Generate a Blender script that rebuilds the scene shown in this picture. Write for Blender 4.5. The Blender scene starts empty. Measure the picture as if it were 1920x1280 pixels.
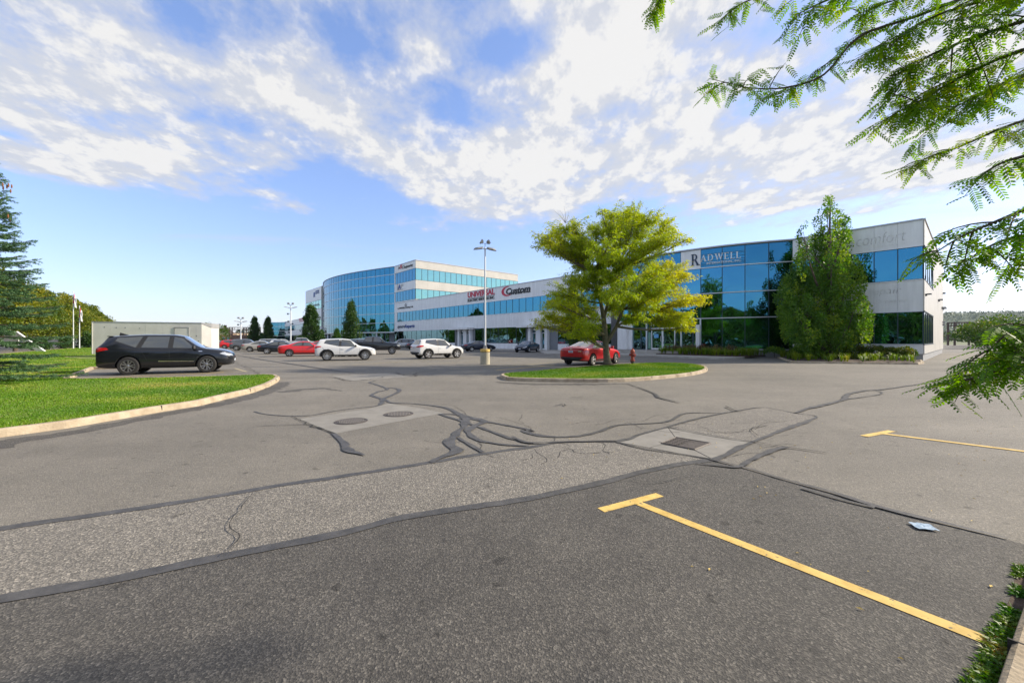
import bpy, bmesh, math, random
import numpy as np
from mathutils import Vector, Matrix, noise as mnoise
from mathutils.bvhtree import BVHTree

R = math.radians
rng = random.Random(7)
nr = np.random.default_rng(11)
SC = bpy.context.scene
COL = SC.collection

# ------------------------------------------------------------------ camera
F = 745.0; CH = 1.55; HZ = 637.0          # focal length and horizon in photo pixels, eye height in m
cd = bpy.data.cameras.new('camera'); cam = bpy.data.objects.new('camera', cd); COL.objects.link(cam)
cam.location = (0, 0, CH); cam.rotation_euler = (R(90), 0, 0)
cd.sensor_width = 36; cd.lens = F/1920*36; cd.shift_y = (HZ-640)/1920
cd.clip_start = 0.05; cd.clip_end = 20000
SC.camera = cam

# ------------------------------------------------------------------ light
SUN_EL = R(30); SUN_DIR = Vector((1.0, 0.18, 0)).normalized()
sd = Vector((SUN_DIR.x*math.cos(SUN_EL), SUN_DIR.y*math.cos(SUN_EL), math.sin(SUN_EL)))
sl = bpy.data.lights.new('sun', 'SUN'); sl.energy = 2.9; sl.angle = R(2.5); sl.color = (1.0, 0.9, 0.74)
so = bpy.data.objects.new('sun', sl); COL.objects.link(so)
so.rotation_euler = (-sd).to_track_quat('-Z', 'Y').to_euler(); so.location = (60, 0, 60)

SC.view_settings.view_transform = 'Standard'
SC.view_settings.look = 'None'
SC.view_settings.gamma = 1.0
SC.view_settings.exposure = 1.35
SC.view_settings.use_curve_mapping = False

world = bpy.data.worlds.new('World'); SC.world = world; world.use_nodes = True
def build_world():
    nt = world.node_tree; N = nt.nodes; L = nt.links; N.clear()
    def val(x):
        return x
    def m(op, a, b=None, c=None, clamp=False):
        n = N.new('ShaderNodeMath'); n.operation = op; n.use_clamp = clamp
        for i, v in enumerate((a, b, c)):
            if v is None: continue
            if isinstance(v, (int, float)): n.inputs[i].default_value = v
            else: L.new(v, n.inputs[i])
        return n.outputs[0]
    def ss(v, lo, hi):
        n = N.new('ShaderNodeMapRange'); n.interpolation_type = 'SMOOTHSTEP'
        L.new(v, n.inputs[0]); n.inputs[1].default_value = lo; n.inputs[2].default_value = hi
        return n.outputs[0]
    tc = N.new('ShaderNodeTexCoord')
    sp = N.new('ShaderNodeSeparateXYZ'); L.new(tc.outputs['Generated'], sp.inputs[0])
    z = m('MAXIMUM', sp.outputs[2], 0.015)
    px = m('DIVIDE', sp.outputs[0], z); py = m('DIVIDE', sp.outputs[1], z)
    r = m('SQRT', m('ADD', m('MULTIPLY', px, px), m('MULTIPLY', py, py)))
    kq = m('MULTIPLY', m('POWER', r, -0.35), 1.35)
    qx = m('MULTIPLY', px, kq); qy = m('MULTIPLY', py, kq)
    def noise(sx, sy, ang, scale, detail, rough, dist, off=0, sq=False):
        cb = N.new('ShaderNodeCombineXYZ'); L.new(qx if sq else px, cb.inputs[0]); L.new(qy if sq else py, cb.inputs[1]); cb.inputs[2].default_value = off
        mp = N.new('ShaderNodeMapping'); L.new(cb.outputs[0], mp.inputs[0])
        mp.inputs['Rotation'].default_value = (0, 0, ang); mp.inputs['Scale'].default_value = (sx, sy, 1)
        n = N.new('ShaderNodeTexNoise'); L.new(mp.outputs[0], n.inputs['Vector'])
        n.inputs['Scale'].default_value = scale; n.inputs['Detail'].default_value = detail
        n.inputs['Roughness'].default_value = rough; n.inputs['Distortion'].default_value = dist
        return n.outputs[0]
    n1 = noise(1, 0.8, R(35), 2.3, 13, 0.60, 0.0, 5.3)
    n2 = noise(1, 0.8, R(-28), 8.0, 8, 0.60, 0.0, 7.7, sq=True)
    base = m('ADD', m('ADD', m('MULTIPLY', n1, 1.05), m('MULTIPLY', n2, 0.40)), -0.02)
    bias = None
    def g(cx, cy, ax, ay, amp):
        nonlocal bias
        dx = m('DIVIDE', m('SUBTRACT', px, cx), ax); dy = m('DIVIDE', m('SUBTRACT', py, cy), ay)
        e = m('MULTIPLY', m('POWER', 2.718, m('MULTIPLY', m('ADD', m('MULTIPLY', dx, dx), m('MULTIPLY', dy, dy)), -1.0)), amp)
        bias = e if bias is None else m('ADD', bias, e)
    # cloud bank (positive) and the blue gaps in it (negative), on the cloud plane overhead
    g(0.55, 2.35, 0.75, 0.75, 0.20); g(-0.3, 2.7, 0.35, 0.5, 0.16); g(-2.3, 2.2, 0.8, 0.34, 0.24)
    g(2.4, 2.6, 0.9, 0.8, 0.18); g(0.3, 1.5, 0.35, 0.5, 0.15); g(-0.9, 1.7, 0.30, 0.22, 0.14)
    g(1.4, 2.0, 0.5, 0.4, 0.12)
    g(-1.75, 1.55, 0.7, 0.35, 0.10); g(-1.15, 2.62, 0.36, 0.38, -0.34); g(-0.02, 1.36, 0.16, 0.13, -0.24); g(-0.28, 1.85, 0.10, 0.28, -0.20)
    g(1.02, 1.72, 0.20, 0.16, -0.18); g(0.95, 3.1, 0.45, 0.35, -0.20); g(-1.5, 1.80, 0.55, 0.10, -0.13)
    g(-0.55, 1.3, 0.12, 0.2, -0.14); g(0.75, 1.25, 0.2, 0.10, -0.16); g(-2.6, 3.5, 1.2, 0.6, -0.35)
    g(-0.9, 4.2, 1.5, 0.9, -0.2)
    fall = m('MULTIPLY', ss(r, 3.3, 4.6), -0.30)
    dens = m('ADD', m('ADD', base, bias), fall)
    mask = ss(dens, 0.53, 0.86)
    mask = m('POWER', mask, 0.8)
    # thin wisps low in the sky
    w = noise(0.35, 1.3, R(12), 0.9, 5, 0.5, 0.2, 12.3)
    wm = m('MULTIPLY', m('MULTIPLY', ss(w, 0.60, 0.78), ss(r, 3.5, 5.0)), 0.55)
    hz_fade = ss(sp.outputs[2], 0.03, 0.14)
    mask = m('MAXIMUM', mask, m('MULTIPLY', wm, hz_fade))
    mask = m('MULTIPLY', mask, 0.96, clamp=True)
    sky = N.new('ShaderNodeTexSky'); sky.sky_type = 'NISHITA'; sky.sun_disc = False
    sky.sun_elevation = SUN_EL
    sky.sun_rotation = math.atan2(sd.x, sd.y)
    sky.air_density = 1.0; sky.dust_density = 0.6; sky.ozone_density = 2.0; sky.altitude = 100
    hs = N.new('ShaderNodeHueSaturation'); L.new(sky.outputs[0], hs.inputs['Color'])
    hs.inputs['Saturation'].default_value = 1.12; hs.inputs['Value'].default_value = 1.05
    tint = N.new('ShaderNodeMix'); tint.data_type = 'RGBA'; tint.blend_type = 'MULTIPLY'; tint.inputs[0].default_value = 1; gm = N.new('ShaderNodeGamma'); gm.inputs[1].default_value = .72; L.new(hs.outputs[0], gm.inputs[0]); L.new(gm.outputs[0], tint.inputs[6]); tint.inputs[7].default_value = (.80, .80, 1.0, 1)
    cr = N.new('ShaderNodeValToRGB'); L.new(m('ADD', dens, m('MULTIPLY', m('SUBTRACT', n2, 0.5), 1.3)), cr.inputs[0])
    cr.color_ramp.elements[0].position = 0.55; cr.color_ramp.elements[0].color = (1.72, 1.80, 1.98, 1)
    cr.color_ramp.elements[1].position = 0.95; cr.color_ramp.elements[1].color = (2.40, 2.36, 2.30, 1)
    e = cr.color_ramp.elements.new(0.78); e.color = (1.80, 1.86, 2.02, 1)
    mx = N.new('ShaderNodeMix'); mx.data_type = 'RGBA'; L.new(mask, mx.inputs[0]); L.new(tint.outputs[2], mx.inputs[6]); L.new(cr.outputs[0], mx.inputs[7])
    bg = N.new('ShaderNodeBackground'); L.new(mx.outputs[2], bg.inputs[0]); bg.inputs[1].default_value = 0.15
    out = N.new('ShaderNodeOutputWorld'); L.new(bg.outputs[0], out.inputs[0])
build_world()
world.cycles.sampling_method = 'MANUAL'; world.cycles.sample_map_resolution = 1024

# ------------------------------------------------------------------ helpers
def G(u, v, z=0.0):
    """point at height z seen at photo pixel (u, v)"""
    Y = F*(CH-z)/(v-HZ)
    return Vector(((u-960)/F*Y, Y, z))
def P(u, v, Y):
    return Vector(((u-960)/F*Y, Y, CH+(HZ-v)/F*Y))
def link(o, parent=None):
    COL.objects.link(o)
    if parent is not None: o.parent = parent
    return o
def tag(o, label=None, cat=None, group=None, kind=None):
    if label: o['label'] = label
    if cat: o['category'] = cat
    if group: o['group'] = group
    if kind: o['kind'] = kind
    return o
def thing(name, label, cat, loc=(0, 0, 0), rz=0, group=None):
    o = bpy.data.objects.new(name, None); o.location = loc; o.rotation_euler = (0, 0, rz); o.empty_display_size = 0.3
    link(o); return tag(o, label, cat, group)
def kids(o): return [c for c in COL.objects if c.parent is o]
def copy_tree(o, label=None, loc=None, rz=None, group=None, scale=None):
    def rec(s, par):
        c = s.copy(); COL.objects.link(c); c.parent = par
        for ch in list(s.children): rec(ch, c)
        return c
    c = rec(o, None)
    if label: c['label'] = label
    if group: c['group'] = group
    if loc is not None: c.location = loc
    if rz is not None: c.rotation_euler = (0, 0, rz)
    if scale is not None: c.scale = scale if hasattr(scale, '__len__') else (scale,)*3
    return c
class MB:
    """collects boxes, prisms, tubes, lathes ... and links them as one mesh object"""
    def __init__(s): s.v = []; s.f = []; s.mi = []; s.m = 0
    def add(s, vs, fs):
        b = len(s.v); s.v += [tuple(p) for p in vs]
        for f in fs: s.f.append(tuple(i+b for i in f)); s.mi.append(s.m)
        return s
    def box(s, c, d, rz=0, mat=None):
        hx, hy, hz = d[0]/2, d[1]/2, d[2]/2
        vs = [Vector((x*hx, y*hy, z*hz)) for z in (-1, 1) for y in (-1, 1) for x in (-1, 1)]
        M = mat if mat else Matrix.Rotation(rz, 3, 'Z')
        vs = [M @ p + Vector(c) for p in vs]
        return s.add(vs, [(0, 2, 3, 1), (4, 5, 7, 6), (0, 1, 5, 4), (1, 3, 7, 5), (3, 2, 6, 7), (2, 0, 4, 6)])
    def cbox(s, c, d, ch=0.02, rz=0):
        """box with chamfered vertical edges and top"""
        hx, hy, hz = d[0]/2, d[1]/2, d[2]/2
        def ring(ix, z):
            a, b = hx-ix, hy-ix; k = ch
            return [(a-k, -b, z), (a, -b+k, z), (a, b-k, z), (a-k, b, z), (-a+k, b, z), (-a, b-k, z), (-a, -b+k, z), (-a+k, -b, z)]
        rings = [ring(0, -hz), ring(0, hz-ch), ring(ch, hz)]
        M = Matrix.Rotation(rz, 3, 'Z')
        vs = [M @ Vector(p) + Vector(c) for r_ in rings for p in r_]
        fs = [tuple(range(7, -1, -1)), tuple(range(16, 24))]
        for k in range(2):
            for i in range(8):
                j = (i+1) % 8; fs.append((k*8+i, k*8+j, k*8+8+j, k*8+8+i))
        return s.add(vs, fs)
    def prism(s, poly, z0, z1):
        n = len(poly)
        a = sum(poly[i][0]*poly[(i+1) % n][1]-poly[(i+1) % n][0]*poly[i][1] for i in range(n))
        if a < 0: poly = poly[::-1]
        vs = [(p[0], p[1], z0) for p in poly]+[(p[0], p[1], z1) for p in poly]
        fs = [tuple(range(n-1, -1, -1)), tuple(range(n, 2*n))]
        for i in range(n):
            j = (i+1) % n; fs.append((i, j, n+j, n+i))
        return s.add(vs, fs)
    def sheet(s, poly, z):
        n = len(poly)
        a = sum(poly[i][0]*poly[(i+1) % n][1]-poly[(i+1) % n][0]*poly[i][1] for i in range(n))
        if a < 0: poly = poly[::-1]
        return s.add([(p[0], p[1], z) for p in poly], [tuple(range(n))])
    def tube(s, pts, rad, n=6, cap=True):
        pts = [Vector(p) for p in pts]
        if isinstance(rad, (int, float)): rad = [rad]*len(pts)
        vs = []; up = Vector((0.13, 0.21, 1)).normalized()
        prev = None
        for i, p in enumerate(pts):
            t = (pts[min(i+1, len(pts)-1)]-pts[max(i-1, 0)])
            t = t.normalized() if t.length > 1e-9 else Vector((0, 0, 1))
            if prev is None:
                a = t.cross(up)
                if a.length < 1e-3: a = t.cross(Vector((1, 0, 0)))
            else:
                a = prev - t*prev.dot(t)
                if a.length < 1e-4: a = t.cross(up)
            a.normalize(); prev = a; b = t.cross(a)
            for k in range(n):
                th = 2*math.pi*k/n
                vs.append(p+(a*math.cos(th)+b*math.sin(th))*rad[i])
        fs = []
        for i in range(len(pts)-1):
            for k in range(n):
                l = (k+1) % n; fs.append((i*n+k, i*n+l, (i+1)*n+l, (i+1)*n+k))
        if cap: fs.append(tuple(range(n-1, -1, -1))); fs.append(tuple(range((len(pts)-1)*n, len(pts)*n)))
        return s.add(vs, fs)
    def lathe(s, prof, c=(0, 0, 0), n=20, M=None, cap=True):
        """prof: (r, z) pairs from bottom to top, turned about z"""
        vs = []
        for r_, z in prof:
            for k in range(n):
                th = 2*math.pi*k/n; p = Vector((r_*math.cos(th), r_*math.sin(th), z))
                if M is not None: p = M @ p
                vs.append(p+Vector(c))
        fs = []
        for i in range(len(prof)-1):
            for k in range(n):
                l = (k+1) % n; fs.append((i*n+k, i*n+l, (i+1)*n+l, (i+1)*n+k))
        if cap: fs.append(tuple(range(n-1, -1, -1))); fs.append(tuple(range((len(prof)-1)*n, len(prof)*n)))
        return s.add(vs, fs)
    def build(s, name, mats, parent=None, smooth=False):
        me = bpy.data.meshes.new(name); me.from_pydata(s.v, [], s.f)
        if not isinstance(mats, (list, tuple)): mats = [mats]
        for m_ in mats: me.materials.append(m_)
        if len(mats) > 1: me.polygons.foreach_set('material_index', s.mi)
        if smooth: me.polygons.foreach_set('use_smooth', [True]*len(me.polygons))
        me.update()
        return link(bpy.data.objects.new(name, me), parent)

def auto_smooth(o, ang=35):
    me = o.data
    me.polygons.foreach_set('use_smooth', [True]*len(me.polygons))
    bm = bmesh.new(); bm.from_mesh(me)
    for e in bm.edges:
        e.smooth = not (len(e.link_faces) == 2 and e.calc_face_angle(0) > R(ang))
    bm.to_mesh(me); bm.free()

# ------------------------------------------------------------------ materials
def newmat(name):
    m = bpy.data.materials.new(name); m.use_nodes = True
    nt = m.node_tree; b = nt.nodes['Principled BSDF']; return m, nt, b
def pmat(name, col, rough=0.5, metal=0.0, var=0.0, scale=3.0, bump=0.0, bscale=40, coat=0.0, spec=0.5, detail=4, col2=None, flake=False):
    m, nt, b = newmat(name)
    b.inputs['Base Color'].default_value = (*col, 1); b.inputs['Roughness'].default_value = rough
    b.inputs['Metallic'].default_value = metal; b.inputs['Coat Weight'].default_value = coat; b.inputs['Coat Roughness'].default_value = 0.03
    b.inputs['Specular IOR Level'].default_value = spec
    if var or col2:
        tc = nt.nodes.new('ShaderNodeTexCoord'); n = nt.nodes.new('ShaderNodeTexNoise')
        n.inputs['Scale'].default_value = scale; n.inputs['Detail'].default_value = detail; n.inputs['Roughness'].default_value = 0.6
        nt.links.new(tc.outputs['Object'], n.inputs['Vector'])
        r = nt.nodes.new('ShaderNodeValToRGB'); nt.links.new(n.outputs[0], r.inputs[0])
        c2 = col2 if col2 else tuple(min(1, c*(1+var)) for c in col)
        c1 = col if col2 else tuple(c*(1-var) for c in col)
        r.color_ramp.elements[0].position = 0.32; r.color_ramp.elements[0].color = (*c1, 1)
        r.color_ramp.elements[1].position = 0.68; r.color_ramp.elements[1].color = (*c2, 1)
        nt.links.new(r.outputs[0], b.inputs['Base Color'])
    if bump:
        tc = nt.nodes.new('ShaderNodeTexCoord'); n = nt.nodes.new('ShaderNodeTexNoise')
        n.inputs['Scale'].default_value = bscale; n.inputs['Detail'].default_value = 6
        nt.links.new(tc.outputs['Object'], n.inputs['Vector'])
        bp = nt.nodes.new('ShaderNodeBump'); bp.inputs['Strength'].default_value = bump; bp.inputs['Distance'].default_value = 0.02
        nt.links.new(n.outputs[0], bp.inputs['Height']); nt.links.new(bp.outputs[0], b.inputs['Normal'])
    return m

def asphalt_mat(name, dark, light, speck=(0.42, 0.40, 0.37), speck_amt=0.5, scale=55, warm=0.0, bump=0.5):
    m, nt, b = newmat(name); N = nt.nodes; L = nt.links
    tc = N.new('ShaderNodeTexCoord')
    def noise(s, d=4, r=0.6, sc=(1, 1, 1)):
        mp = N.new('ShaderNodeMapping'); mp.inputs['Scale'].default_value = sc; L.new(tc.outputs['Object'], mp.inputs[0])
        n = N.new('ShaderNodeTexNoise'); n.inputs['Scale'].default_value = s; n.inputs['Detail'].default_value = d; n.inputs['Roughness'].default_value = r
        L.new(mp.outputs[0], n.inputs['Vector']); return n.outputs[0]
    big = noise(0.23, 6, 0.62); mid = noise(1.9, 6, 0.7); streak = noise(0.5, 5, 0.65, (0.25, 1.6, 1))
    def mth(op, a, c):
        n = N.new('ShaderNodeMath'); n.operation = op
        for i, v in enumerate((a, c)):
            if isinstance(v, (int, float)): n.inputs[i].default_value = v
            else: L.new(v, n.inputs[i])
        return n.outputs[0]
    comb = mth('ADD', mth('ADD', mth('MULTIPLY', big, 0.45), mth('MULTIPLY', mid, 0.25)), mth('MULTIPLY', streak, 0.3))
    r = N.new('ShaderNodeValToRGB'); L.new(comb, r.inputs[0])
    r.color_ramp.elements[0].position = 0.38; r.color_ramp.elements[0].color = (*dark, 1)
    r.color_ramp.elements[1].position = 0.62; r.color_ramp.elements[1].color = (*light, 1)
    vo = N.new('ShaderNodeTexVoronoi'); vo.inputs['Scale'].default_value = scale; L.new(tc.outputs['Object'], vo.inputs['Vector'])
    sr = N.new('ShaderNodeValToRGB'); L.new(vo.outputs['Color'], sr.inputs[0])
    sr.color_ramp.elements[0].position = 0.35; sr.color_ramp.elements[0].color = (0.45, 0.45, 0.45, 1)
    sr.color_ramp.elements[1].position = 0.93; sr.color_ramp.elements[1].color = (1.9, 1.85, 1.75, 1)
    e = sr.color_ramp.elements.new(0.75); e.color = (1.08, 1.05, 1.0, 1)
    # stones fade into the average with distance (geometry too fine to see), so soften by mixing
    mx = N.new('ShaderNodeMix'); mx.data_type = 'RGBA'; mx.blend_type = 'MULTIPLY'; mx.inputs[0].default_value = speck_amt
    L.new(r.outputs[0], mx.inputs[6]); L.new(sr.outputs[0], mx.inputs[7])
    # small dark oil spots / pits
    p = noise(7.0, 3, 0.5); pr = N.new('ShaderNodeValToRGB'); L.new(p, pr.inputs[0])
    pr.color_ramp.elements[0].position = 0.27; pr.color_ramp.elements[0].color = (0.55, 0.55, 0.55, 1)
    pr.color_ramp.elements[1].position = 0.36; pr.color_ramp.elements[1].color = (1, 1, 1, 1)
    m2 = N.new('ShaderNodeMix'); m2.data_type = 'RGBA'; m2.blend_type = 'MULTIPLY'; m2.inputs[0].default_value = 1
    L.new(mx.outputs[2], m2.inputs[6]); L.new(pr.outputs[0], m2.inputs[7])
    # old oil drips and scuffs
    q = noise(1.15, 7, 0.72, (1, .8, 1)); qr = N.new('ShaderNodeValToRGB'); L.new(q, qr.inputs[0])
    qr.color_ramp.elements[0].position = 0.60; qr.color_ramp.elements[0].color = (1, 1, 1, 1)
    qr.color_ramp.elements[1].position = 0.72; qr.color_ramp.elements[1].color = (.74, .74, .74, 1)
    m3 = N.new('ShaderNodeMix'); m3.data_type = 'RGBA'; m3.blend_type = 'MULTIPLY'; m3.inputs[0].default_value = 1
    L.new(m2.outputs[2], m3.inputs[6]); L.new(qr.outputs[0], m3.inputs[7])
    L.new(m3.outputs[2], b.inputs['Base Color'])
    b.inputs['Roughness'].default_value = 0.82; b.inputs['Specular IOR Level'].default_value = 0.35
    bp = N.new('ShaderNodeBump'); bp.inputs['Strength'].default_value = bump; bp.inputs['Distance'].default_value = 0.006
    L.new(vo.outputs['Distance'], bp.inputs['Height'])
    bp2 = N.new('ShaderNodeBump'); bp2.inputs['Strength'].default_value = bump*0.6; bp2.inputs['Distance'].default_value = 0.02
    L.new(noise(22, 8, 0.75), bp2.inputs['Height']); L.new(bp.outputs[0], bp2.inputs['Normal'])
    L.new(bp2.outputs[0], b.inputs['Normal'])
    return m

def leaf_mat(name, c1, c2, c3=None, trans=0.35, rough=0.5):
    """leaf colour runs c1 -> c2 (-> c3) with the per-leaf attribute 'tint'"""
    m, nt, b = newmat(name); N = nt.nodes; L = nt.links
    at = N.new('ShaderNodeAttribute'); at.attribute_name = 'tint'
    r = N.new('ShaderNodeValToRGB'); L.new(at.outputs['Fac'], r.inputs[0])
    r.color_ramp.elements[0].position = 0.0; r.color_ramp.elements[0].color = (*c1, 1)
    r.color_ramp.elements[1].position = 1.0; r.color_ramp.elements[1].color = (*(c3 or c2), 1)
    if c3: e = r.color_ramp.elements.new(0.55); e.color = (*c2, 1)
    L.new(r.outputs[0], b.inputs['Base Color']); b.inputs['Roughness'].default_value = rough
    b.inputs['Specular IOR Level'].default_value = 0.3
    tr = N.new('ShaderNodeBsdfTranslucent')
    hs = N.new('ShaderNodeHueSaturation'); hs.inputs['Value'].default_value = 1.4; hs.inputs['Saturation'].default_value = 1.1
    L.new(r.outputs[0], hs.inputs['Color']); L.new(hs.outputs[0], tr.inputs[0])
    ms = N.new('ShaderNodeMixShader'); ms.inputs[0].default_value = trans
    L.new(b.outputs[0], ms.inputs[1]); L.new(tr.outputs[0], ms.inputs[2])
    L.new(ms.outputs[0], N['Material Output'].inputs[0])
    return m

M = {}
M['asphalt'] = asphalt_mat('asphalt', (0.158, 0.145, 0.123), (0.242, 0.220, 0.185), scale=110)
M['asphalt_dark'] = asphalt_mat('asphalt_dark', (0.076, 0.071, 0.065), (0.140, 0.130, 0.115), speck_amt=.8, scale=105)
M['asphalt_patch'] = asphalt_mat('asphalt_patch', (0.195, 0.180, 0.157), (0.262, 0.241, 0.209), speck_amt=0.85, scale=95)
M['sealant'] = pmat('sealant', (0.066, 0.062, 0.058), 0.6, var=0.35, scale=6, bump=0.3, bscale=30)
M['crack'] = pmat('crack', (0.03, 0.028, 0.026), 0.9)
M['pad'] = pmat('pad_concrete', (0.222, 0.206, 0.178), 0.85, var=0.15, scale=3, bump=0.2, bscale=60, detail=9)
M['kerb'] = pmat('kerb_concrete', (0.25, 0.19, 0.12), 0.9, col2=(0.50, 0.41, 0.29), scale=3.0, bump=0.5, bscale=35, detail=10)
M['kerb_top'] = pmat('walk_concrete', (0.33, 0.30, 0.26), 0.9, col2=(0.46, 0.43, 0.38), scale=1.2, bump=0.3, bscale=40, detail=8)
def line_mat(name, wear):
    m, nt, b = newmat(name); N = nt.nodes; L = nt.links; tc = N.new('ShaderNodeTexCoord')
    n = N.new('ShaderNodeTexNoise'); n.inputs['Scale'].default_value = 7; n.inputs['Detail'].default_value = 10; L.new(tc.outputs['Object'], n.inputs[0])
    r = N.new('ShaderNodeValToRGB'); L.new(n.outputs[0], r.inputs[0]); e = r.color_ramp.elements
    e[0].position = .3; e[0].color = (.52, .34, .08, 1); e[1].position = .7; e[1].color = (.74, .51, .15, 1)
    n2 = N.new('ShaderNodeTexNoise'); n2.inputs['Scale'].default_value = 26; n2.inputs['Detail'].default_value = 8; n2.inputs['Roughness'].default_value = .7; L.new(tc.outputs['Object'], n2.inputs[0])
    r2 = N.new('ShaderNodeValToRGB'); L.new(n2.outputs[0], r2.inputs[0]); r2.color_ramp.elements[0].position = wear; r2.color_ramp.elements[0].color = (0, 0, 0, 1); r2.color_ramp.elements[1].position = wear+.04; r2.color_ramp.elements[1].color = (1, 1, 1, 1)
    mx = N.new('ShaderNodeMix'); mx.data_type = 'RGBA'; L.new(r2.outputs[0], mx.inputs[0]); mx.inputs[6].default_value = (.12, .105, .08, 1); L.new(r.outputs[0], mx.inputs[7]); L.new(mx.outputs[2], b.inputs['Base Color'])
    b.inputs['Roughness'].default_value = .75
    bp = N.new('ShaderNodeBump'); bp.inputs['Strength'].default_value = .4; bp.inputs['Distance'].default_value = .01; L.new(n2.outputs[0], bp.inputs['Height']); L.new(bp.outputs[0], b.inputs['Normal'])
    return m
M['line'] = line_mat('line_paint', .36)
M['line_worn'] = pmat('line_paint_worn', (0.27, 0.23, 0.14), 0.8, col2=(0.55, 0.47, 0.28), scale=5, detail=10)
M['iron'] = pmat('cast_iron', (0.10, 0.085, 0.075), 0.7, metal=0.4, var=0.3, scale=20, bump=0.3)
M['shade_black'] = pmat('shade_black', (0.008, 0.008, 0.008), 1.0)
M['white_panel'] = pmat('white_panel', (0.70, 0.69, 0.675), 0.38, col2=(0.84, 0.83, 0.815), scale=0.9, detail=10, bump=0.03, bscale=1.2)
for k_ in ('white_panel',):   # rain streaks run down the panels
    nt_ = M[k_].node_tree; tn_ = [n for n in nt_.nodes if n.type == 'TEX_NOISE' and n.inputs['Scale'].default_value < 1][0]; mp_ = nt_.nodes.new('ShaderNodeMapping'); mp_.inputs['Scale'].default_value = (2.6, 2.6, .35)
    nt_.links.new(tn_.inputs[0].links[0].from_socket, mp_.inputs[0]); nt_.links.new(mp_.outputs[0], tn_.inputs[0])
M['sunlit_panel'] = pmat('sunlit_panel', (0.44, 0.42, 0.37), 0.5, col2=(0.53, 0.50, 0.445), scale=0.5, detail=9)  # panels of the sun-facing sides: warm sunlight put into their colour
M['found'] = pmat('foundation', (0.30, 0.30, 0.30), 0.9, var=0.1)
M['core'] = pmat('wall_core', (0.20, 0.21, 0.22), 0.7)
M['alu'] = pmat('aluminium', (0.72, 0.73, 0.74), 0.35, metal=0.3)
M['cap'] = pmat('roof_flashing', (0.42, 0.42, 0.42), 0.4, metal=0.5)
M['mull'] = pmat('mullion', (0.018, 0.04, 0.055), 0.4)
M['roof'] = pmat('roof_membrane', (0.30, 0.29, 0.28), 0.9, var=0.1, scale=0.3)
M['black_letter'] = pmat('letter_black', (0.02, 0.02, 0.022), 0.5)
M['blue_letter'] = pmat('letter_blue', (0.012, 0.06, 0.26), 0.5)
M['navy_letter'] = pmat('letter_navy', (0.01, 0.03, 0.075), 0.4)
M['red_letter'] = pmat('letter_red', (0.55, 0.02, 0.06), 0.5)
M['white_letter'] = pmat('letter_white', (0.80, 0.80, 0.80), 0.4)
M['pale_letter'] = pmat('letter_pale', (0.50, 0.50, 0.51), 0.6)
M['ghost'] = pmat('letter_ghost', (0.70, 0.685, 0.66), 0.8, var=0.4, scale=8, detail=8)
M['bark'] = pmat('bark', (0.10, 0.075, 0.055), 0.95, var=0.45, scale=9, bump=0.9, bscale=25, detail=9)
M['bark_mossy'] = pmat('bark_mossy', (0.10, 0.085, 0.055), 0.95, col2=(0.17, 0.15, 0.09), scale=6, bump=0.9, bscale=22, detail=9)
M['soil'] = pmat('soil', (0.075, 0.05, 0.035), 1.0, var=0.4, scale=8, bump=0.6)

def glass_mat(name, col, rough=0.015, wav=0.03):
    m, nt, b = newmat(name); N = nt.nodes; L = nt.links
    b.inputs['Base Color'].default_value = (*col, 1); b.inputs['Metallic'].default_value = 1.0; b.inputs['Roughness'].default_value = rough
    tc = N.new('ShaderNodeTexCoord'); n = N.new('ShaderNodeTexNoise'); n.inputs['Scale'].default_value = 0.5; n.inputs['Detail'].default_value = 1
    L.new(tc.outputs['Object'], n.inputs['Vector'])
    bp = N.new('ShaderNodeBump'); bp.inputs['Strength'].default_value = wav; bp.inputs['Distance'].default_value = 1.0
    L.new(n.outputs[0], bp.inputs['Height']); L.new(bp.outputs[0], b.inputs['Normal'])
    return m
M['glass'] = glass_mat('mirror_glass', (0.055, 0.20, 0.29))
M['glass_dark'] = glass_mat('mirror_glass_low', (0.09, 0.19, 0.23))
M['spandrel'] = glass_mat('spandrel_glass', (0.045, 0.18, 0.26), rough=0.05)
M['glass_sky_lit'] = glass_mat('mirror_glass_sky_lit', (0.25, 0.47, 0.40))  # bright sky reflection put into this paler glass colour
# ------------------------------------------------------------------ ground
def sheet(name, poly, z, m, kind='structure'):
    o = MB().sheet([(p[0], p[1]) for p in poly], z).build(name, m); tag(o, kind=kind); return o
M['far_ground'] = pmat('far_ground', (0.10, 0.13, 0.05), 1.0, col2=(0.16, 0.17, 0.08), scale=0.02)
sheet('ground', [(-6000, -3000), (6000, -3000), (6000, 9000), (-6000, 9000)], -0.02, M['far_ground'])
sheet('parking_lot', [(-170, -25), (-60, -60), (90, -60), (160, 40), (120, 200), (-60, 330), (-230, 330)], 0.0, M['asphalt'])

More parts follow.
